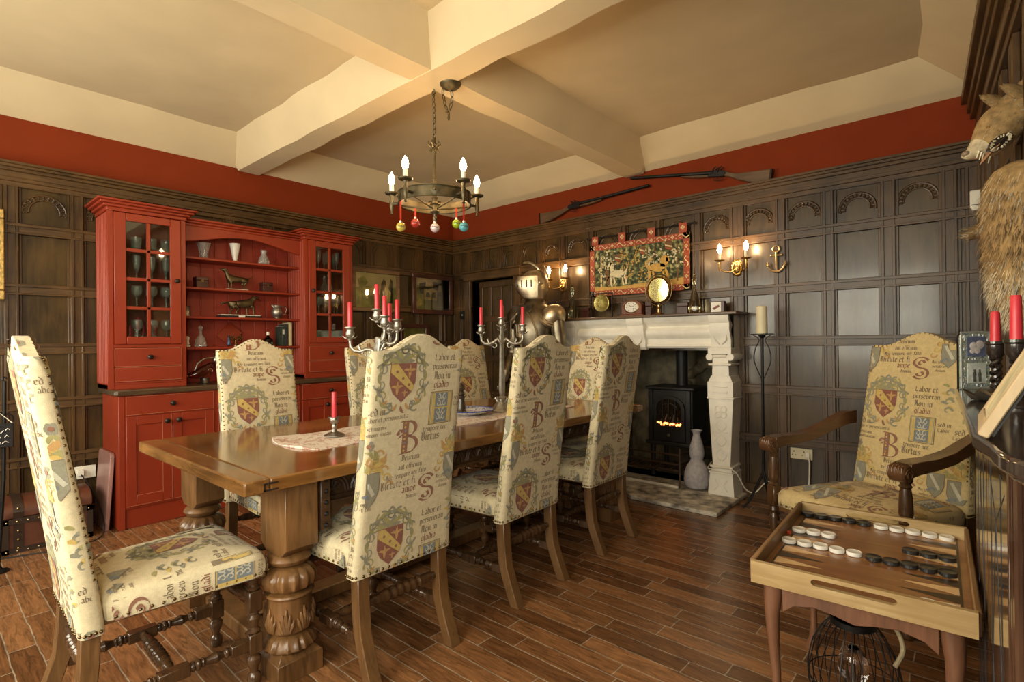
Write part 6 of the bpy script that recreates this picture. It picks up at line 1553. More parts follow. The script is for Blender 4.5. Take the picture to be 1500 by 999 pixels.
for s in (-1, 1):
    for k in range(4):
        t = s*radians(16+14*k); pt = .068*max(0, cos(t))**3; r = .1215
        b.tube([((r+.001)*sin(t), .01-(r+pt)*cos(t)*1.05-.001, 1.69), ((r+.001)*sin(t), .01-(r+pt)*cos(t)*1.05-.001, 1.755)], .006, 6)
b.build('sight_slots', BLACKP, v, **K)
b = MB()
for s in (-1, 1): b.rod((s*.108, .02, 1.73), (s*.13, .02, 1.73), [(0, .022), (.6, .022), (1, .012)], 14)
b.build('hinge_disc', STB, h, **K)
b = MB(); b.tube(spl([(0, .05, 1.83), (0, .02, 1.88), (0, -.05, 1.92), (0, -.11, 1.915)], 6), [.022-.00085*i for i in range(19)], 8); b.tube(spl([(0, .08, 1.80), (0, .10, 1.86), (0, .09, 1.90)], 6), [.018-.0012*i for i in range(13)], 8); b.build('crest', STB, h, **K)
for s in (-1, 1):
    b = MB(); P = Matrix.Translation((s*.235, 0, 1.44)) @ Matrix.Rotation(s*radians(38), 4, 'Y')
    b.M = P; b.lathe([(.105, -.09), (.112, -.06), (.108, 0), (.088, .05), (.05, .082), (0, .095)], 20, sx=.9, sy=1.05)
    for z in (-.075, -.05): b.lathe([(.113, z), (.118, z+.008), (.112, z+.016)], 20, sx=.9, sy=1.05)
    b.M = None; b.build('pauldron', STB if s > 0 else STE, sa, smooth=60, **K)
    b = MB(); b.rod((s*.265, 0, 1.38), (s*.30, .0, 1.13), [(0, .06), (.5, .062), (1, .052)], 16); b.ball((s*.302, .005, 1.11), (.062, .066, .062), 14); b.build('upper_arm', STE, sa, smooth=60, **K)
    b = MB(); b.rod((s*.302, -.0, 1.10), (s*.27, -.13, .90), [(0, .05), (.3, .056), (1, .042)], 16); b.build('vambrace', STE, sa, smooth=60, **K)
    b = MB(); b.rod((s*.272, -.12, .915), (s*.255, -.17, .83), [(0, .062), (.5, .05), (1, .042)], 14); b.ball((s*.25, -.185, .80), (.04, .045, .045), 12)
    for k in range(4): b.tube([(s*.25-.03+.02*k, -.215, .80), (s*.25-.03+.02*k, -.225, .77), (s*.25-.03+.02*k, -.20, .75)], [.011, .010, .008], 6)
    b.build('gauntlet', STE, sa, smooth=60, **K)
b = MB()
for k in range(4): b.lathe([(.165+.012*k, 1.03-.05*k), (.172+.014*k, .985-.05*k)], 28, sy=.78)
b.lathe([(.16, 1.03), (.16, .85)], 28, sy=.75); b.build('fauld', STE, sa, smooth=50, **K)
for s in (-1, 1):
    b = MB(); b.rod((s*.10, 0, .90), (s*.11, -.01, .52), [(0, .092), (.4, .088), (1, .062)], 18); b.build('cuisse', STE, sa, smooth=60, **K)
    b = MB(); b.ball((s*.11, -.02, .50), (.066, .07, .07), 14); b.lathe([(.05, .43), (.072, .47), (.05, .5)], 16, (s*.11, -.015, 0)); b.build('poleyn', STB, sa, smooth=60, **K)
    b = MB(); b.rod((s*.11, -.01, .49), (s*.115, .0, .07), [(0, .055), (.3, .064), (.8, .045), (1, .05)], 18); b.build('greave', STE, sa, smooth=60, **K)
    b = MB(); b.loft([[(s*.115+w*cos(a), y, max(.003, .04+h_*sin(a))) for a in [2*pi*i/12 for i in range(12)]] for y, w, h_ in ((.06, .04, .04), (0, .05, .05), (-.08, .048, .035), (-.15, .035, .03), (-.20, .01, .02))]); b.build('sabaton', STE, sa, smooth=60, **K)
# ------------------------------------------------------------------ armchair
K = dict(world=False)
ac_ = thing('armchair', (-.38, 3.04, 0), 'high-backed armchair in crested script cloth with carved wooden arms by the right wall', 'armchair', None, radians(152))
bk_, n1 = make_back(.54, .50, .40, 1.165, 1.228, -.268, .125, .07, .055, .635, .05)
st_, n2 = make_seat(.62, .54, -.215, .30, .36, .452, .03, .30)
bk_.add(n1.v, n1.f, 10); st_.add(n2.v, n2.f, 10)
YCL = [cloth('golden_linen', (.64, .50, .245))]+CLOTH[1:]
bk_.build('backrest', YCL+[NAIL], ac_, smooth=50, **K); st_.build('seat', YCL+[NAIL], ac_, smooth=50, **K)
b = MB(); b.prism([(-.26, -.22), (.26, -.22), (.295, .285), (-.295, .285)], .335, .362); b.build('seat_frame', CHW, ac_, **K)
ARMW = wood('arm_oak', (.05, .022, .011), (.16, .075, .032), .28, 'y', 6, 8, coat=.3)
for s in (-1, 1):
    x = s*.325; y = .285; w = .024
    b = MB(); b.box(x-w, x+w, y-w, y+w, .35, .455); b.box(x-w, x+w, y-w, y+w, .12, .19)
    b.lathe([(.014, 0), (.024, .004), (.03, .025), (.026, .045), (.014, .055), (.018, .07), (.026, .095), (.02, .12)], 16, (x, y, 0))
    b.lathe([(.02, .19), (.026, .2), (.016, .21), (.021, .25), (.026, .28), (.02, .30), (.015, .315), (.025, .33), (.02, .352)], 16, (x, y, 0)); b.build('leg', CHD, ac_, bevel=.003, **K)
    b = MB(); b.lathe([(.022, .453), (.026, .462), (.016, .472), (.022, .485), (.026, .50), (.025, .53), (.023, .57), (.019, .60), (.024, .608), (.018, .618), (.026, .632), (.026, .65)], 16, (x, y, 0)); b.build('arm_post', CHD, ac_, **K)
    b = MB(); w = .024
    b.loft([[(x-ww, yy, z-h), (x+ww, yy, z-h), (x+ww, yy, z+h), (x-ww, yy, z+h)] for yy, z, ww, h in ((-.30, .775, .020, .034), (-.22, .770, .022, .034), (-.10, .735, .026, .028), (.02, .700, .030, .024), (.14, .685, .033, .023), (.25, .682, .035, .026), (.30, .675, .034, .028))])
    b.rod((x-.034, .315, .665), (x+.034, .315, .665), [(0, .030), (.08, .036), (.92, .036), (1, .030)], 16)
    for e in (-1, 1): b.tube([(x+e*.036, .315+.024*cos(a)*(1-a/13), .665+.024*sin(a)*(1-a/13)) for a in [i*.5 for i in range(20)]], .004, 5)
    for k in range(5): b.tube([(x-.026+.013*k, .352-.004, .668), (x-.026+.013*k, .345, .69), (x-.02+.010*k, .31, .703)], .0045, 5)
    b.build('arm', ARMW, ac_, bevel=.008, bseg=2, **K)
    b = MB(); x2 = s*.235; w = .025
    b.loft([[(x2-w, yy-w, z), (x2+w, yy-w, z), (x2+w, yy+w, z), (x2-w, yy+w, z)] for z, yy in ((0, -.325), (.06, -.29), (.14, -.26), (.42, -.24))]); b.build('leg', CHW, ac_, bevel=.003, **K)
    b = MB(); b.tube([(s*.32, .27, .155), (s*.285, .02, .155), (s*.24, -.24, .155)], .017, 10); b.build('stretcher', CHD, ac_, **K)
b = MB(); turned(b, (-.285, .02, .155), (.285, .02, .155), .022); b.build('cross_stretcher', CHD, ac_, **K)
b = MB(); turned(b, (-.3, .285, .27), (.3, .285, .27), .021); b.build('front_stretcher', CHD, ac_, **K)

# ------------------------------------------------------------------ backgammon tray table
TRAY = wood('tray_wood', (.30, .19, .075), (.52, .38, .19), .4, 'x', 5, 9, c2=(.40, .27, .12), coat=.1)
TRAYY = wood('tray_side_wood', (.12, .055, .02), (.32, .18, .075), .4, 'y', 5, 9)
BRD = wood('board_wood', (.19, .078, .026), (.42, .205, .078), .3, 'x', 4, 9, coat=.2, bump=.05)
CABR = wood('cabriole_wood', (.10, .042, .022), (.25, .115, .062), .35, 'z', 6, 8, coat=.2)
trt = thing('backgammon_table', (-.276, 2.02, 0), 'wooden backgammon tray table on cabriole legs beside the armchair', 'games table', None, radians(2.5))
HX, HY, Z0, Z1 = .253, .36, .49, .55
b = MB(); b.box(-HX+.006, HX-.006, -HY+.006, HY-.006, .494, .508); bo = b.build('board', BRD, trt, bevel=.001, **K)
for s in (-1, 1):
    b = MB(); n = 10; lo, hi = Z0-.012, Z1
    sl = [( .085+.012*cos(a), .529+.0095*sin(a)) for a in [pi/2-pi*i/n for i in range(n+1)]]+[(-.085-.012*cos(a), .529+.0095*sin(a)) for a in [-pi/2+pi*i/n for i in range(n+1)]]
    # the end board with its hand slot: a frame of quads round the slot
    out = [(HX, hi)]*(n//2)+[(HX, hi)]+[(HX, lo+.01)]*(n//2)+[(-HX, lo+.01)]*(n//2)+[(-HX, hi)]+[(-HX, hi)]*(n//2)
    y0, y1 = (s*HY-.008, s*HY+.008); m = len(sl)
    vs = [(x, y0, z) for x, z in sl]+[(x, y0, z) for x, z in out]+[(x, y1, z) for x, z in sl]+[(x, y1, z) for x, z in out]
    fs = []
    for i in range(m):
        j = (i+1) % m; fs += [(i, j, m+j, m+i), (2*m+j, 2*m+i, 3*m+i, 3*m+j), (j, i, 2*m+i, 2*m+j)]
        if out[i] != out[j]: fs.append((m+i, m+j, 3*m+j, 3*m+i))
    b.add(vs, fs); b.build('tray_end', TRAY, trt, smooth=30, **K)
    b = MB(); b.box(s*HX-.007, s*HX+.007, -HY+.008, HY-.008, Z0-.002, Z1); b.build('tray_side', TRAYY, trt, bevel=.003, **K)
b = MB()
PTL = plain('pale_inlay', (.78, .54, .28), .45, 0, .1, 12, coat=.1); PTD = plain('dark_inlay_point', (.045, .026, .012), .35, 0, .2, 12, coat=.1)
zb_ = .5085
for s in (-1, 1):
    x0 = s*.226; b.box(x0-.003, x0+.003, -HY+.01, HY-.01, zb_-.001, zb_+.0004, 1)
    for i in range(12):
        y = -HY+.018+(2*HY-.036)*(i+.5)/12; h = (2*HY-.036)/24*.94
        b.add([(x0, y-h, zb_), (x0, y+h, zb_), (s*.092, y, zb_)] if s < 0 else [(x0, y+h, zb_), (x0, y-h, zb_), (s*.092, y, zb_)], [(2, 1, 0)], (i+(s > 0)) % 2)
b.build('point_inlay', [PTL, PTD], bo, smooth=0, **K)
for k, sx in enumerate((-1, 1)):
    for sy in (-1, 1):
        x, y = sx*.205, sy*.30; b = MB()
        st4 = [(.49, 0, .027), (.44, .004, .026), (.39, .008, .021), (.30, .004, .016), (.2, -.004, .0125), (.10, -.006, .011), (.04, .004, .014), (.015, .012, .021), (0, .014, .019)]
        b.loft([[(x+sx*o*.7+w*cos(a)*1.0, y+sy*o*.7+w*sin(a), z) for a in [pi/4+2*pi*i/12 for i in range(12)]] for z, o, w in st4]); b.build('leg', CABR, trt, smooth=60, **K)
for sy in (-1, 1):
    b = MB(); P = [(-.18, .485), (-.18, .40), (-.15, .425), (-.10, .437), (-.05, .43), (0, .418), (.05, .43), (.10, .437), (.15, .425), (.18, .40), (.18, .485)]
    b.prism(P, sy*.31-.009, sy*.31+.009, 'y'); b.build('apron', CABR, trt, bevel=.002, **K)
for sx in (-1, 1):
    b = MB(); b.prism([(-.28, .485), (-.28, .41), (-.2, .435), (0, .42), (.2, .435), (.28, .41), (.28, .485)], sx*.215-.008, sx*.215+.008, 'x'); b.build('apron', CABR, trt, bevel=.002, **K)
# the checkers, every one by itself
CKW = plain('white_checker', (.80, .78, .72), .3, 0, .02, coat=.2); CKB = plain('black_checker', (.018, .018, .018), .3, 0, .1, coat=.2)
CKP = [(0, 0), (.0205, 0), (.0222, .0018), (.0222, .0112), (.0205, .013), (.0185, .0122), (0, .0122)]
base = {}
def ck(lx, ly, white, label, group):
    a = radians(2.5); loc = (-.276+lx*cos(a)-ly*sin(a), 2.02+lx*sin(a)+ly*cos(a), .509)
    if white not in base:
        b = MB(); b.lathe([(r, z+loc[2]) for r, z in CKP], 24, (loc[0], loc[1], 0)); base[white] = single('checker', b, CKW if white else CKB, loc, label, 'checker', group, smooth=40)
    else:
        c = base[white].copy(); COL.objects.link(c); c.location = loc; tag(c, label, 'checker', group)
rows = [(-.222, .0460, .326, 5, False, 'black', 'row of five along the back rim', 'from the left'), (.200, -.0464, .321, 5, True, 'white', 'row of five along the back rim', 'from the right'),
        (-.214, .0460, .111, 3, True, 'white', 'row of three on the left', 'from the left'), (-.220, .0470, -.022, 5, True, 'white', 'row of five on the left', 'from the left'),
        (.200, -.0462, .104, 3, False, 'black', 'row of three on the right', 'from the right'), (.200, -.0450, -.030, 5, False, 'black', 'row of five on the right', 'from the right'),
        (.204, -.0470, -.292, 2, True, 'white', 'pair by the front rim', 'from the right'), (-.220, .0460, -.300, 2, False, 'black', 'pair by the front rim', 'from the left')]
for x0, dx, y, n, wh, cn, rn_, fr_ in rows:
    for i in range(n):
        ck(x0+dx*i, y+.002*((i*7) % 3-1), wh, f'{cn} checker, {ORD[i]} {fr_} in the {rn_}', f'{cn} backgammon checkers, {rn_}')
t = thing('die', (-.5155, 2.07, .509), 'small red die against the left rim of the backgammon tray', 'die', None, .4)
b = MB(); b.box(-.006, .006, -.006, .006, 0, .012); b.build('cube', plain('red_die', (.5, .05, .02), .25), t, bevel=.0015, bseg=2, **K)
b = MB(); b.ball((0, 0, .0121), (.0013, .0013, .0004), 8); b.ball((.003, -.0061, .003), (.001, .0004, .001), 8); b.ball((-.003, -.0061, .009), (.001, .0004, .001), 8); b.build('pips', WHITEP, t, **K)

# ------------------------------------------------------------------ wire lantern on the floor
lx, ly = -.305, 1.945
ln = thing('wire_lantern', (lx, ly, 0), 'round black wire lantern with rope handle on the floor under the backgammon table', 'lantern')
b = MB(); b.lathe([(.07, 0), (.072, .012), (.05, .016), (.048, .03), (.02, .034)], 28, (lx, ly, 0)); b.build('base', IRON, ln)
b = MB(); n = 26
for k in range(n):
    a = 2*pi*k/n; b.tube([(lx+r*cos(a), ly+r*sin(a), z) for r, z in [(.068, .012), (.10, .05), (.122, .11), (.125, .17), (.112, .23), (.085, .285), (.058, .318)]], .0017, 5)
for r, z in ((.124, .14), (.10, .05)): b.tube([(lx+r*cos(a), ly+r*sin(a), z) for a in [2*pi*i/36 for i in range(36)]], .0018, 5, closed=True)
b.build('cage', IRON, ln)
b = MB(); b.lathe([(.056, .312), (.062, .312), (.062, .330), (.056, .330), (.056, .312)], 32, (lx, ly, 0)); b.build('top_ring', IRON, ln, smooth=30)
b = MB(); b.tube(spl([(lx+.05, ly+.035, .325), (lx+.10, ly+.05, .315), (lx+.125, ly+.02, .27), (lx+.11, ly-.03, .235)], 8), .0065, 8); b.build('rope_handle', plain('rope', (.42, .33, .19), .9, 0, .2, 80), ln)
b = MB(); b.lathe([(.016, .034), (.016, .07), (.013, .078), (.03, .13), (.042, .17), (.042, .195), (.03, .225), (.01, .245), (0, .247)], 24, (lx, ly, 0)); b.build('bulb', glass('lantern_bulb_glass', (.95, .95, .97), .02), ln)
b = MB()
for k in range(6): a = k*pi/3; b.tube([(lx+.008*cos(a), ly+.008*sin(a), .09), (lx+.013*cos(a+.5), ly+.013*sin(a+.5), .18)], .0012, 4)
b.tube([(lx, ly, .07), (lx, ly, .19)], .0025, 5); b.build('filament', PEWTER, ln)

# ------------------------------------------------------------------ cabinet against the right wall
cb = thing('display_cabinet', (.10, 1.5, 0), 'dark polished cabinet with leaded glass front against the right wall', 'cabinet')
CBW = wood('cabinet_wood', (.030, .015, .010), (.095, .048, .03), .10, 'z', 5, 9, coat=1.0, bump=.03); CBT = wood('cabinet_top', (.022, .016, .014), (.07, .05, .04), .12, 'y', 4, 9, coat=.7, bump=.05)
def cpoly(ins, ya, yb):
    f = lambda y: -.009-.0475*(y-1.1)+ins
    P = [(xw(yb)-.035, yb), (f(yb)+.02, yb), (f(yb), yb-.02), (f(1.6), 1.6), (f(1.1), 1.1)]
    P += [(f(1.05)+.015+.012*(1-cos(q))*3, 1.05-(1.05-ya)*sin(q)) for q in [i*pi/2/6 for i in range(1, 7)]]
    return P+[(xw(ya)-.035, ya-.01)]
b = MB(); b.prism(cpoly(0, .885, 2.095), 1.026, 1.05, 'z'); b.prism(cpoly(.012, .895, 2.085), 1.014, 1.027, 'z'); b.build('top', CBT, cb, bevel=.005, bseg=2)
b = MB(); b.prism(cpoly(.048, .93, 2.06), .06, 1.014, 'z'); b.build('body', CBW, cb)
b = MB(); b.prism(cpoly(.035, .92, 2.07), 0, .075, 'z'); b.build('plinth', CBW, cb, bevel=.004)
d_ = Vector((-.0475, 1, 0)).normalized(); nn = Vector((-d_.y, d_.x, 0))
o_ = Vector((-.009+.048, 1.1, 0))
Pc = lambda t, h, z: o_+d_*t+nn*h+Vector((0, 0, z))
def cbox(b, t0, t1, h0, h1, z0, z1, mi=0):
    b.add([Pc(t0, h0, z0), Pc(t1, h0, z0), Pc(t1, h1, z0), Pc(t0, h1, z0), Pc(t0, h0, z1), Pc(t1, h0, z1), Pc(t1, h1, z1), Pc(t0, h1, z1)], [(3,2,1,0),(4,5,6,7),(0,1,5,4),(1,2,6,5),(2,3,7,6),(3,0,4,7)], mi)
for i, (t0, t1) in enumerate(((.05, .485), (.495, .93))):
    b = MB(); z0, z1, w = .10, 1.0, .04
    for q in ((t0, t0+w, z0, z1), (t1-w, t1, z0, z1), (t0+w, t1-w, z0, z0+w), (t0+w, t1-w, z1-w, z1)): cbox(b, q[0], q[1], .0, .0062, q[2], q[3])
    dd = b.build('glazed_door', CBW, cb, bevel=.002)
    b = MB(); cbox(b, t0+w, t1-w, .004, .006, z0+w, z1-w); b.build('dark_glass', plain('dark_cabinet_glass', (.05, .030, .016), .04, 0, .2, 3, coat=1.0), dd)
    b = MB(); a, c = t0+w, t1-w; m = (a+c)/2; zz = (z0+z1)/2
    for t_ in (a+.07, c-.07): b.tube([Pc(t_, .0055, z0+w), Pc(t_, .0055, z1-w)], .0014, 6)
    for sgn in (-1, 1): b.tube([Pc(m, .0055, zz+sgn*.30), Pc(a+.07, .0055, zz), ], .0014, 6); b.tube([Pc(m, .0055, zz+sgn*.30), Pc(c-.07, .0055, zz)], .0014, 6); b.tube([Pc(a, .0055, zz+sgn*.39), Pc(m, .0055, zz+sgn*.30), Pc(c, .0055, zz+sgn*.39)], .0014, 6)
    b.build('lead_cames', plain('lead', (.05, .055, .065), .45, .6), dd)
b = MB()
for t_ in (-.02, .012): b.tube([Pc(t_, -.002, .09), Pc(t_, -.002, 1.01)], .008, 10)
b.build('corner_pilaster', CBW, cb)
# things on the cabinet
ZCB = 1.0505
fv = Vector((.66, -.752, 0)); rv = Vector((.752, .66, 0))          # towards the middle of the room / along the frame
pf = thing('photo_frame', (-.012, 2.055, ZCB), 'double photo frame in coloured openwork metal on the far end of the dark cabinet', 'photo frame', None, math.atan2(rv.y, rv.x))
b = MB(); w, h = .047, .168
pts = [(-w, 0), (w, 0), (w, h)]+[(-w+.02-.02*sin(a), h-.02+.02*cos(a)) for a in [pi/2*i/6 for i in range(7)]]
b.prism(pts, -.004, .004, 'y'); b.build('backing', IRON, pf, **K)
MOS = patterned('coloured_enamel', (.05, .08, .09), [(.36, .38, .36), (.14, .30, .40), (.55, .38, .12), (.28, .36, .20)], 130, .42, .35)
b = MB(); rn = random.Random(8)
b.prism(pts, -.0065, -.004, 'y')
for x in (-w+.004, w-.004): b.tube([(x, -.006, .004), (x, -.006, h-.01)], .003, 6, 1)
for z in (.004, h*.5, h-.004): b.tube([(-w+.004, -.006, z), (w-.004, -.006, z)], .003, 6, 1)
for k in range(40):
    x, z = rn.choice([(rn.uniform(-w+.004, -w+.018), rn.uniform(.01, h-.012)), (rn.uniform(w-.018, w-.004), rn.uniform(.01, h-.012)), (rn.uniform(-w+.01, w-.01), rn.choice([.012, h*.5, h-.014])+rn.uniform(-.004, .004))])
    b.tube([(x+.0055*cos(q), -.0072, z+.0055*sin(q)) for q in [i*.9 for i in range(6)]], .0013, 4, 1)
b.build('openwork', [MOS, plain('frame_silver', (.40, .42, .40), .5, .5, .2, 40)], pf, **K)
for z, c1, c2 in ((.095, (.10, .12, .20), (.55, .50, .50)), (.018, (.52, .56, .52), (.10, .10, .09))):
    b = MB(); b.box(-.026, .028, -.0085, -.0066, z, z+.058, 0)
    if z > .05:
        for px_, pz_, r_ in ((-.008, .03, .012), (.010, .034, .013), (.002, .018, .010), (-.012, .016, .008)): b.ball((px_, -.0086, z+pz_), (r_, .0008, r_), 10, 1)
    else:
        for px_ in (-.006, .009): b.ball((px_, -.0086, z+.036), (.0035, .0008, .0042), 8, 1); b.ball((px_, -.0086, z+.024), (.0055, .0008, .010), 8, 1); b.box(px_-.004, px_+.004, -.0093, -.0085, z+.004, z+.018, 1)
    b.build('photograph', [plain('photo_ground', c1, .3, 0, .3, 60), plain('photo_figures', c2, .3, 0, .3, 60)], pf, **K)
def twist_stick(x, y, label, h=.14, ch=.10, clabel=''):
    t = thing('candlestick', (x, y, ZCB), label, 'candlestick', 'dark barley twist candlesticks on the cabinet'); z = ZCB
    b = MB(); b.lathe([(.034, z), (.035, z+.006), (.022, z+.012), (.012, z+.02), (.013, z+.026)], 24, (x, y, 0)); b.build('foot', EBON, t)
    b = MB()
    for k in range(2):
        b.tube([(x+.008*cos(q*6.5+k*pi), y+.008*sin(q*6.5+k*pi), z+.024+(h-.065)*q/2) for q in [i*2/30 for i in range(31)]], .0055, 7)
    b.build('twisted_stem', EBON, t)
    b = MB(); b.lathe([(.010, z+h-.045), (.019, z+h-.03), (.019, z+h-.01), (.022, z+h-.006), (.022, z+h), (.0125, z+h), (.012, z+h-.015)], 20, (x, y, 0)); b.build('cup', EBON, t)
    candle((x, y, z+h-.0149), ch+.015, .0115, clabel, None, WAXRED, .82)
twist_stick(.031, 1.82, 'dark barley twist candlestick on the cabinet beside the photo frame', .14, .075, 'red candle in the twisted candlestick beside the photo frame')
twist_stick(.060, 1.575, 'dark barley twist candlestick on the cabinet behind the leaning frame', .145, .095, 'red candle in the twisted candlestick behind the leaning frame')
LEAFM = plain('tarnished_silver', (.32, .29, .24), .4, .9, .35, 50)
b = MB(); vs = []; n = 28
for k, (r, z) in enumerate(((.004, .004), (.018, .004), (.032, .010), (.040, .020), (.042, .022), (.030, .0075), (.004, .0055))):
    for i in range(n):
        a = 2*pi*i/n; q = 1+.16*cos(7*a)*(r > .03); vs.append((.012+r*q*cos(a), 1.70+1.25*r*q*sin(a), ZCB-.0035+z+(.006*cos(7*a) if r > .03 else 0)))
b.add(vs, [(k*n+i, k*n+(i+1) % n, (k+1)*n+(i+1) % n, (k+1)*n+i) for k in range(6) for i in range(n)]+[tuple(range(n-1, -1, -1)), tuple(6*n+i for i in range(n))])
single('leaf_dish', b, LEAFM, (.012, 1.70, ZCB), 'tarnished leaf-edged dish beside the candlesticks on the cabinet', 'dish', smooth=60)
# leaning frame seen from its end
lf = thing('leaning_frame', (.03, 1.15, ZCB), 'pale-edged wooden frame leaning back on the near end of the cabinet', 'frame')
PALE = wood('pale_frame_edge', (.42, .30, .17), (.60, .46, .28), .45, 'z', 6, 9)
Mx = Matrix.Translation((-.004, 1.03, ZCB+.009)) @ Matrix.Rotation(radians(27), 4, 'Y')
b = MB(); b.M = Mx; b.box(0, .014, 0, .02, 0, .24); b.box(0, .014, .22, .24, 0, .24); b.box(0, .014, .02, .22, 0, .02); b.box(0, .014, .02, .22, .22, .24); b.build('frame', PALE, lf, bevel=.002)
b = MB(); b.M = Mx; b.box(.002, .011, .02, .22, .02, .22); b.build('picture', PIC[4], lf)
b = MB(); b.M = Mx; b.box(.0145, .018, .006, .234, .006, .234); b.build('backing', BLACKP, lf)

# ------------------------------------------------------------------ wolf skin hung on the right wall
FUR = [plain('tan_fur', (.34, .22, .09), .85, 0, .35, 40), plain('pale_fur', (.58, .48, .31), .85, 0, .25, 40), plain('dark_fur', (.13, .08, .04), .85, 0, .35, 40), plain('grey_fur', (.42, .39, .31), .85, 0, .3, 40)]
DEP = 1.9; KPX = DEP/780.1
C0 = Vector((0, 0, 1.2))
def at(px, py, d=0.0): return C0+_f*(DEP-d)+_r2*((px-750)*KPX)+_u2*((499.5-py)*KPX)
wf_ = thing('wolf_skin', tuple(at(1490, 300)), 'wolf skin with snarling head hanging on the right wall above the cabinet', 'wolf skin')
axd = Vector((-.766, .644)); pr = Vector((.644, .766))
SEC = [((1540, 128), 36, 32), ((1520, 143), 34, 32), ((1501, 158), 32, 31), ((1481, 171), 29, 30), ((1465, 184), 28, 28), ((1455, 196), 27, 24), ((1446, 209), 23.5, 19), ((1437, 218), 17, 15), ((1426.5, 224.5), 10.5, 11), ((1417, 228.5), 6.5, 8), ((1411.5, 230), 3, 4)]
rings = []
for (cx, cy), h, w in SEC:
    rings.append([at(cx+pr.x*h*cos(a), cy+pr.y*h*cos(a), w*sin(a)*KPX) for a in [2*pi*i/18 for i in range(18)]])
def headfur(rnd_, n, ln, lay):
    b = MB()
    return b
hb = MB(); hb.loft(rings, 0)
for f_i, f in enumerate(hb.f):
    c = sum((Vector(hb.v[i]) for i in f), Vector())/len(f); rel = c-at(1450, 196); down = rel.dot(_u2); al = rel.dot(_r2)
    hb.m[f_i] = 1 if down < -.03+.3*max(0, al)*.2 else 0
rn = random.Random(11)
def tuft(b, p, d, L, w, mi, nrm):
    s = d.cross(nrm); s = s.normalized() if s.length > 1e-6 else Vector((1, 0, 0))
    m = p+d*L*.55+nrm*L*.10; b.add([p-s*w, p+s*w, m+s*w*.6, m-s*w*.6, p+d*L-nrm*L*.02], [(0, 1, 2, 3), (3, 2, 4)], mi)
def fur_on(b, rings, n, L, w, flow, pick, keep=None):
    N = len(rings[0])
    for _ in range(n):
        k = rn.uniform(0, len(rings)-1.001); a = rn.uniform(0, N); k0, a0 = int(k), int(a) % N; fk, fa = k-k0, a-int(a)
        q = lambda kk, aa: Vector(rings[kk][aa % N])
        p = (q(k0, a0)*(1-fa)+q(k0, a0+1)*fa)*(1-fk)+(q(k0+1, a0)*(1-fa)+q(k0+1, a0+1)*fa)*fk
        if keep and not keep(p): continue
        c = sum((Vector(x) for x in rings[k0]), Vector())/N*(1-fk)+sum((Vector(x) for x in rings[k0+1]), Vector())/N*fk
        nr = (p-c).normalized(); fl = flow(p, q(k0, a0)-q(k0+1, a0)); d = (fl.normalized()+nr*.22+Vector((rn.uniform(-.2, .2), rn.uniform(-.2, .2), rn.uniform(-.2, .2)))).normalized()
        tuft(b, p-nr*.001, d, L*rn.uniform(.6, 1.3), w*rn.uniform(.7, 1.3), pick(p), nr)
def pick_head(p):
    rel = p-at(1450, 196); v = rel.dot(_u2); h = rel.dot(_r2)
    line = .02-.25*h if h < .05 else .01
    if v < -.02: return 1 if rn.random() < .8 else 3
    if h > .03: return rn.choice([3, 3, 1, 0])
    return 0 if rn.random() < .85 else 2
mouth_c = at(1447, 217)
fur_on(hb, rings, 2200, .012, .0009, lambda p, f: f, pick_head, lambda p: (p-at(1412, 229)).length > .03 and not ((p-at(1447, 217, .05)).length < .052 and abs((p-at(1447, 217)).dot(_u2)) < .03))
head = hb.build('head', FUR, wf_, smooth=60)
# mouth, teeth, tongue, nose, eye, ears
MOUTH = plain('dark_gum', (.035, .02, .015), .4, 0, .2); TEETH = plain('teeth', (.72, .64, .45), .3, 0, .05); TONGUE = plain('tongue', (.40, .20, .10), .4, 0, .1)
def side(px, py, off=0.0):
    # point on the head's near side
    best = min(SEC, key=lambda s: (Vector(s[0])-Vector((px, py))).dot(axd)**2)
    (cx, cy), h, w = best; q = (Vector((px, py))-Vector((cx, cy))).dot(pr)/h; q = max(-.95, min(.95, q))
    # interpolate the width between neighbouring sections
    return at(px, py, w*sqrt(1-q*q)*KPX+off)
b = MB(); el = [(1447+15*cos(a)*.80-7.5*sin(a)*.6, 216-15*cos(a)*.62-7.5*sin(a)*.8) for a in [2*pi*i/20 for i in range(20)]]
ctr = side(1447, 216, .004)
P = [side(x, y, .0035) for x, y in el]; b.add([ctr]+P, [(0, 1+i, 1+(i+1) % 20) for i in range(20)]); b.tube(P, .0045, 6, closed=True); b.build('mouth', MOUTH, head, smooth=60)
b = MB()
for i in range(20):
    x, y = el[i]; p0 = side(x, y, .005); mid = side(1447+(x-1447)*.45, 216+(y-216)*.45, .010)
    L = .9 if i in (8, 11, 12) else .55
    b.rod(p0, p0.lerp(mid, L), [(0, .0042), (.6, .003), (1, .0008)], 7)
for (x, y) in ((1424, 229), (1428, 231), (1432, 232), (1441, 236)): b.rod(side(x, y-4, .002), at(x-1, y+6, .02), [(0, .0038), (1, .0008)], 7)
b.build('teeth', TEETH, head)
b = MB(); b.loft([[p+_u2*(h*sin(a))+_f*(-w*cos(a)) for a in [2*pi*i/10 for i in range(10)]] for p, w, h in ((side(1447, 218, -.004), .008, .006), (at(1438, 228, .03), .010, .005), (at(1431, 238, .026), .007, .004), (at(1427, 244, .024), .002, .002))]); b.build('tongue', TONGUE, head, smooth=60)
b = MB(); b.ball(at(1413.5, 226, .004), (.013, .013, .011), 12); b.build('nose', plain('nose_leather', (.20, .14, .09), .5, 0, .3, 40), head)
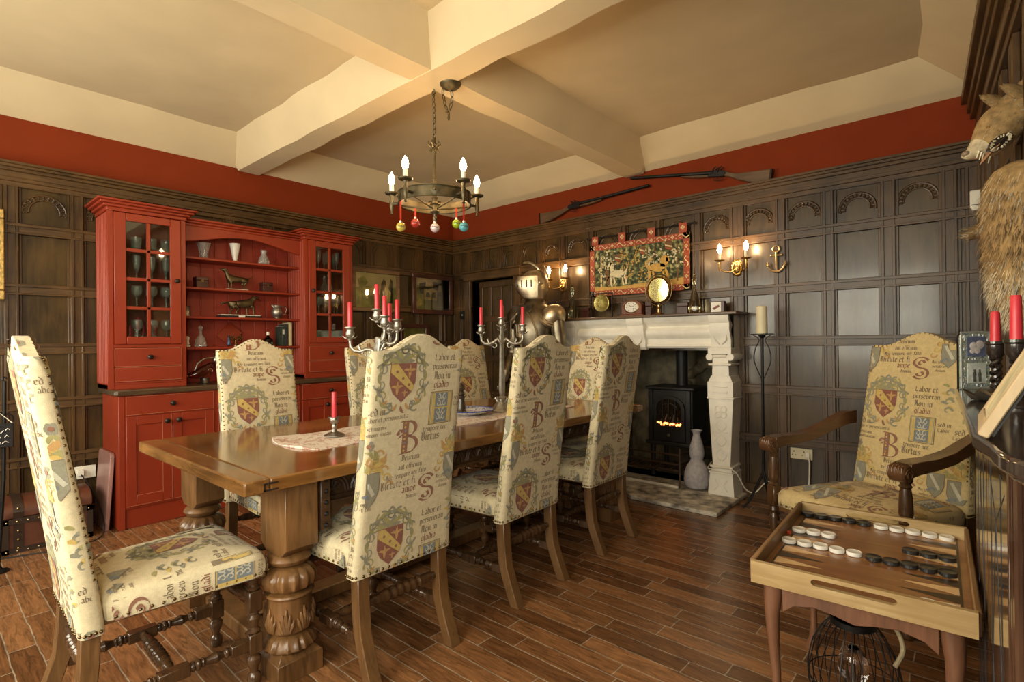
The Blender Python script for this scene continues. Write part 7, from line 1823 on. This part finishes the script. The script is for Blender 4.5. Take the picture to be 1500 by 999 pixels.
b = MB(); b.ball(side(1437.5, 192, -.001), .0075, 12); b.build('eye', plain('amber_eye', (.25, .13, .03), .08), head)
for off, nm in ((.05, 'near'), (-.03, 'far')):
    b = MB(); R = []
    for t_, w_ in ((0, 9), (.3, 15), (.6, 13), (.85, 8), (1, 2)):
        cx, cy = 1487-39*t_, 146-9*t_*t_
        R.append([at(cx-.25*w_*cos(a)+.15*w_*sin(a), cy-w_*cos(a)*.85+3*sin(a), off+.012*sin(a)*(1 if t_ < .9 else .3)) for a in [2*pi*i/12 for i in range(12)]])
    b.loft(R, 0); fur_on(b, R, 160, .012, .001, lambda p, f: -f, lambda p: rn.choice([0, 0, 3, 2])); b.build('ear', FUR, head, smooth=60)
# the pelt
def pr_(z, hw, th, y): xw_ = xw(y)-.026; return [(xw_-th*max(.05, sin(a))*1.0 if 0 < a < pi else xw_-.002, y+hw*cos(a), z) for a in [2*pi*i/16 for i in range(16)]]
PR = [pr_(z, hw, th, y) for z, hw, th, y in ((1.79, .05, .05, 2.50), (1.765, .12, .085, 2.50), (1.73, .18, .10, 2.52), (1.66, .23, .115, 2.53), (1.58, .22, .115, 2.53), (1.48, .23, .11, 2.52), (1.38, .22, .10, 2.50), (1.30, .17, .085, 2.48), (1.24, .08, .05, 2.46))]
b = MB(); b.loft(PR, 0)
pick_p = lambda p: (rn.choice([1, 1, 3]) if p.z < 1.42 else rn.choice([2, 2, 0]) if 1.46 < p.z < 1.58 else rn.choice([0, 0, 0, 1]) if p.z > 1.7 else rn.choice([0, 0, 2, 3]))
fur_on(b, PR, 6000, .040, .0011, lambda p, f: Vector((-.25, -.1, -1)), pick_p)
b.build('pelt', FUR, wf_, smooth=60)
b = MB(); PW = [[Vector((xw(2.9)-.03-.03*i+ .022*cos(a)*0, 2.9-.02*i+.024*cos(a), 1.66-.012*i+.024*sin(a))) for a in [2*pi*j/10 for j in range(10)]] for i in range(5)]
b.loft(PW, 0); fur_on(b, PW, 260, .04, .0014, lambda p, f: Vector((-1, -.4, -.15)), lambda p: rn.choice([0, 0, 1])); b.build('paw', FUR, wf_, smooth=60)
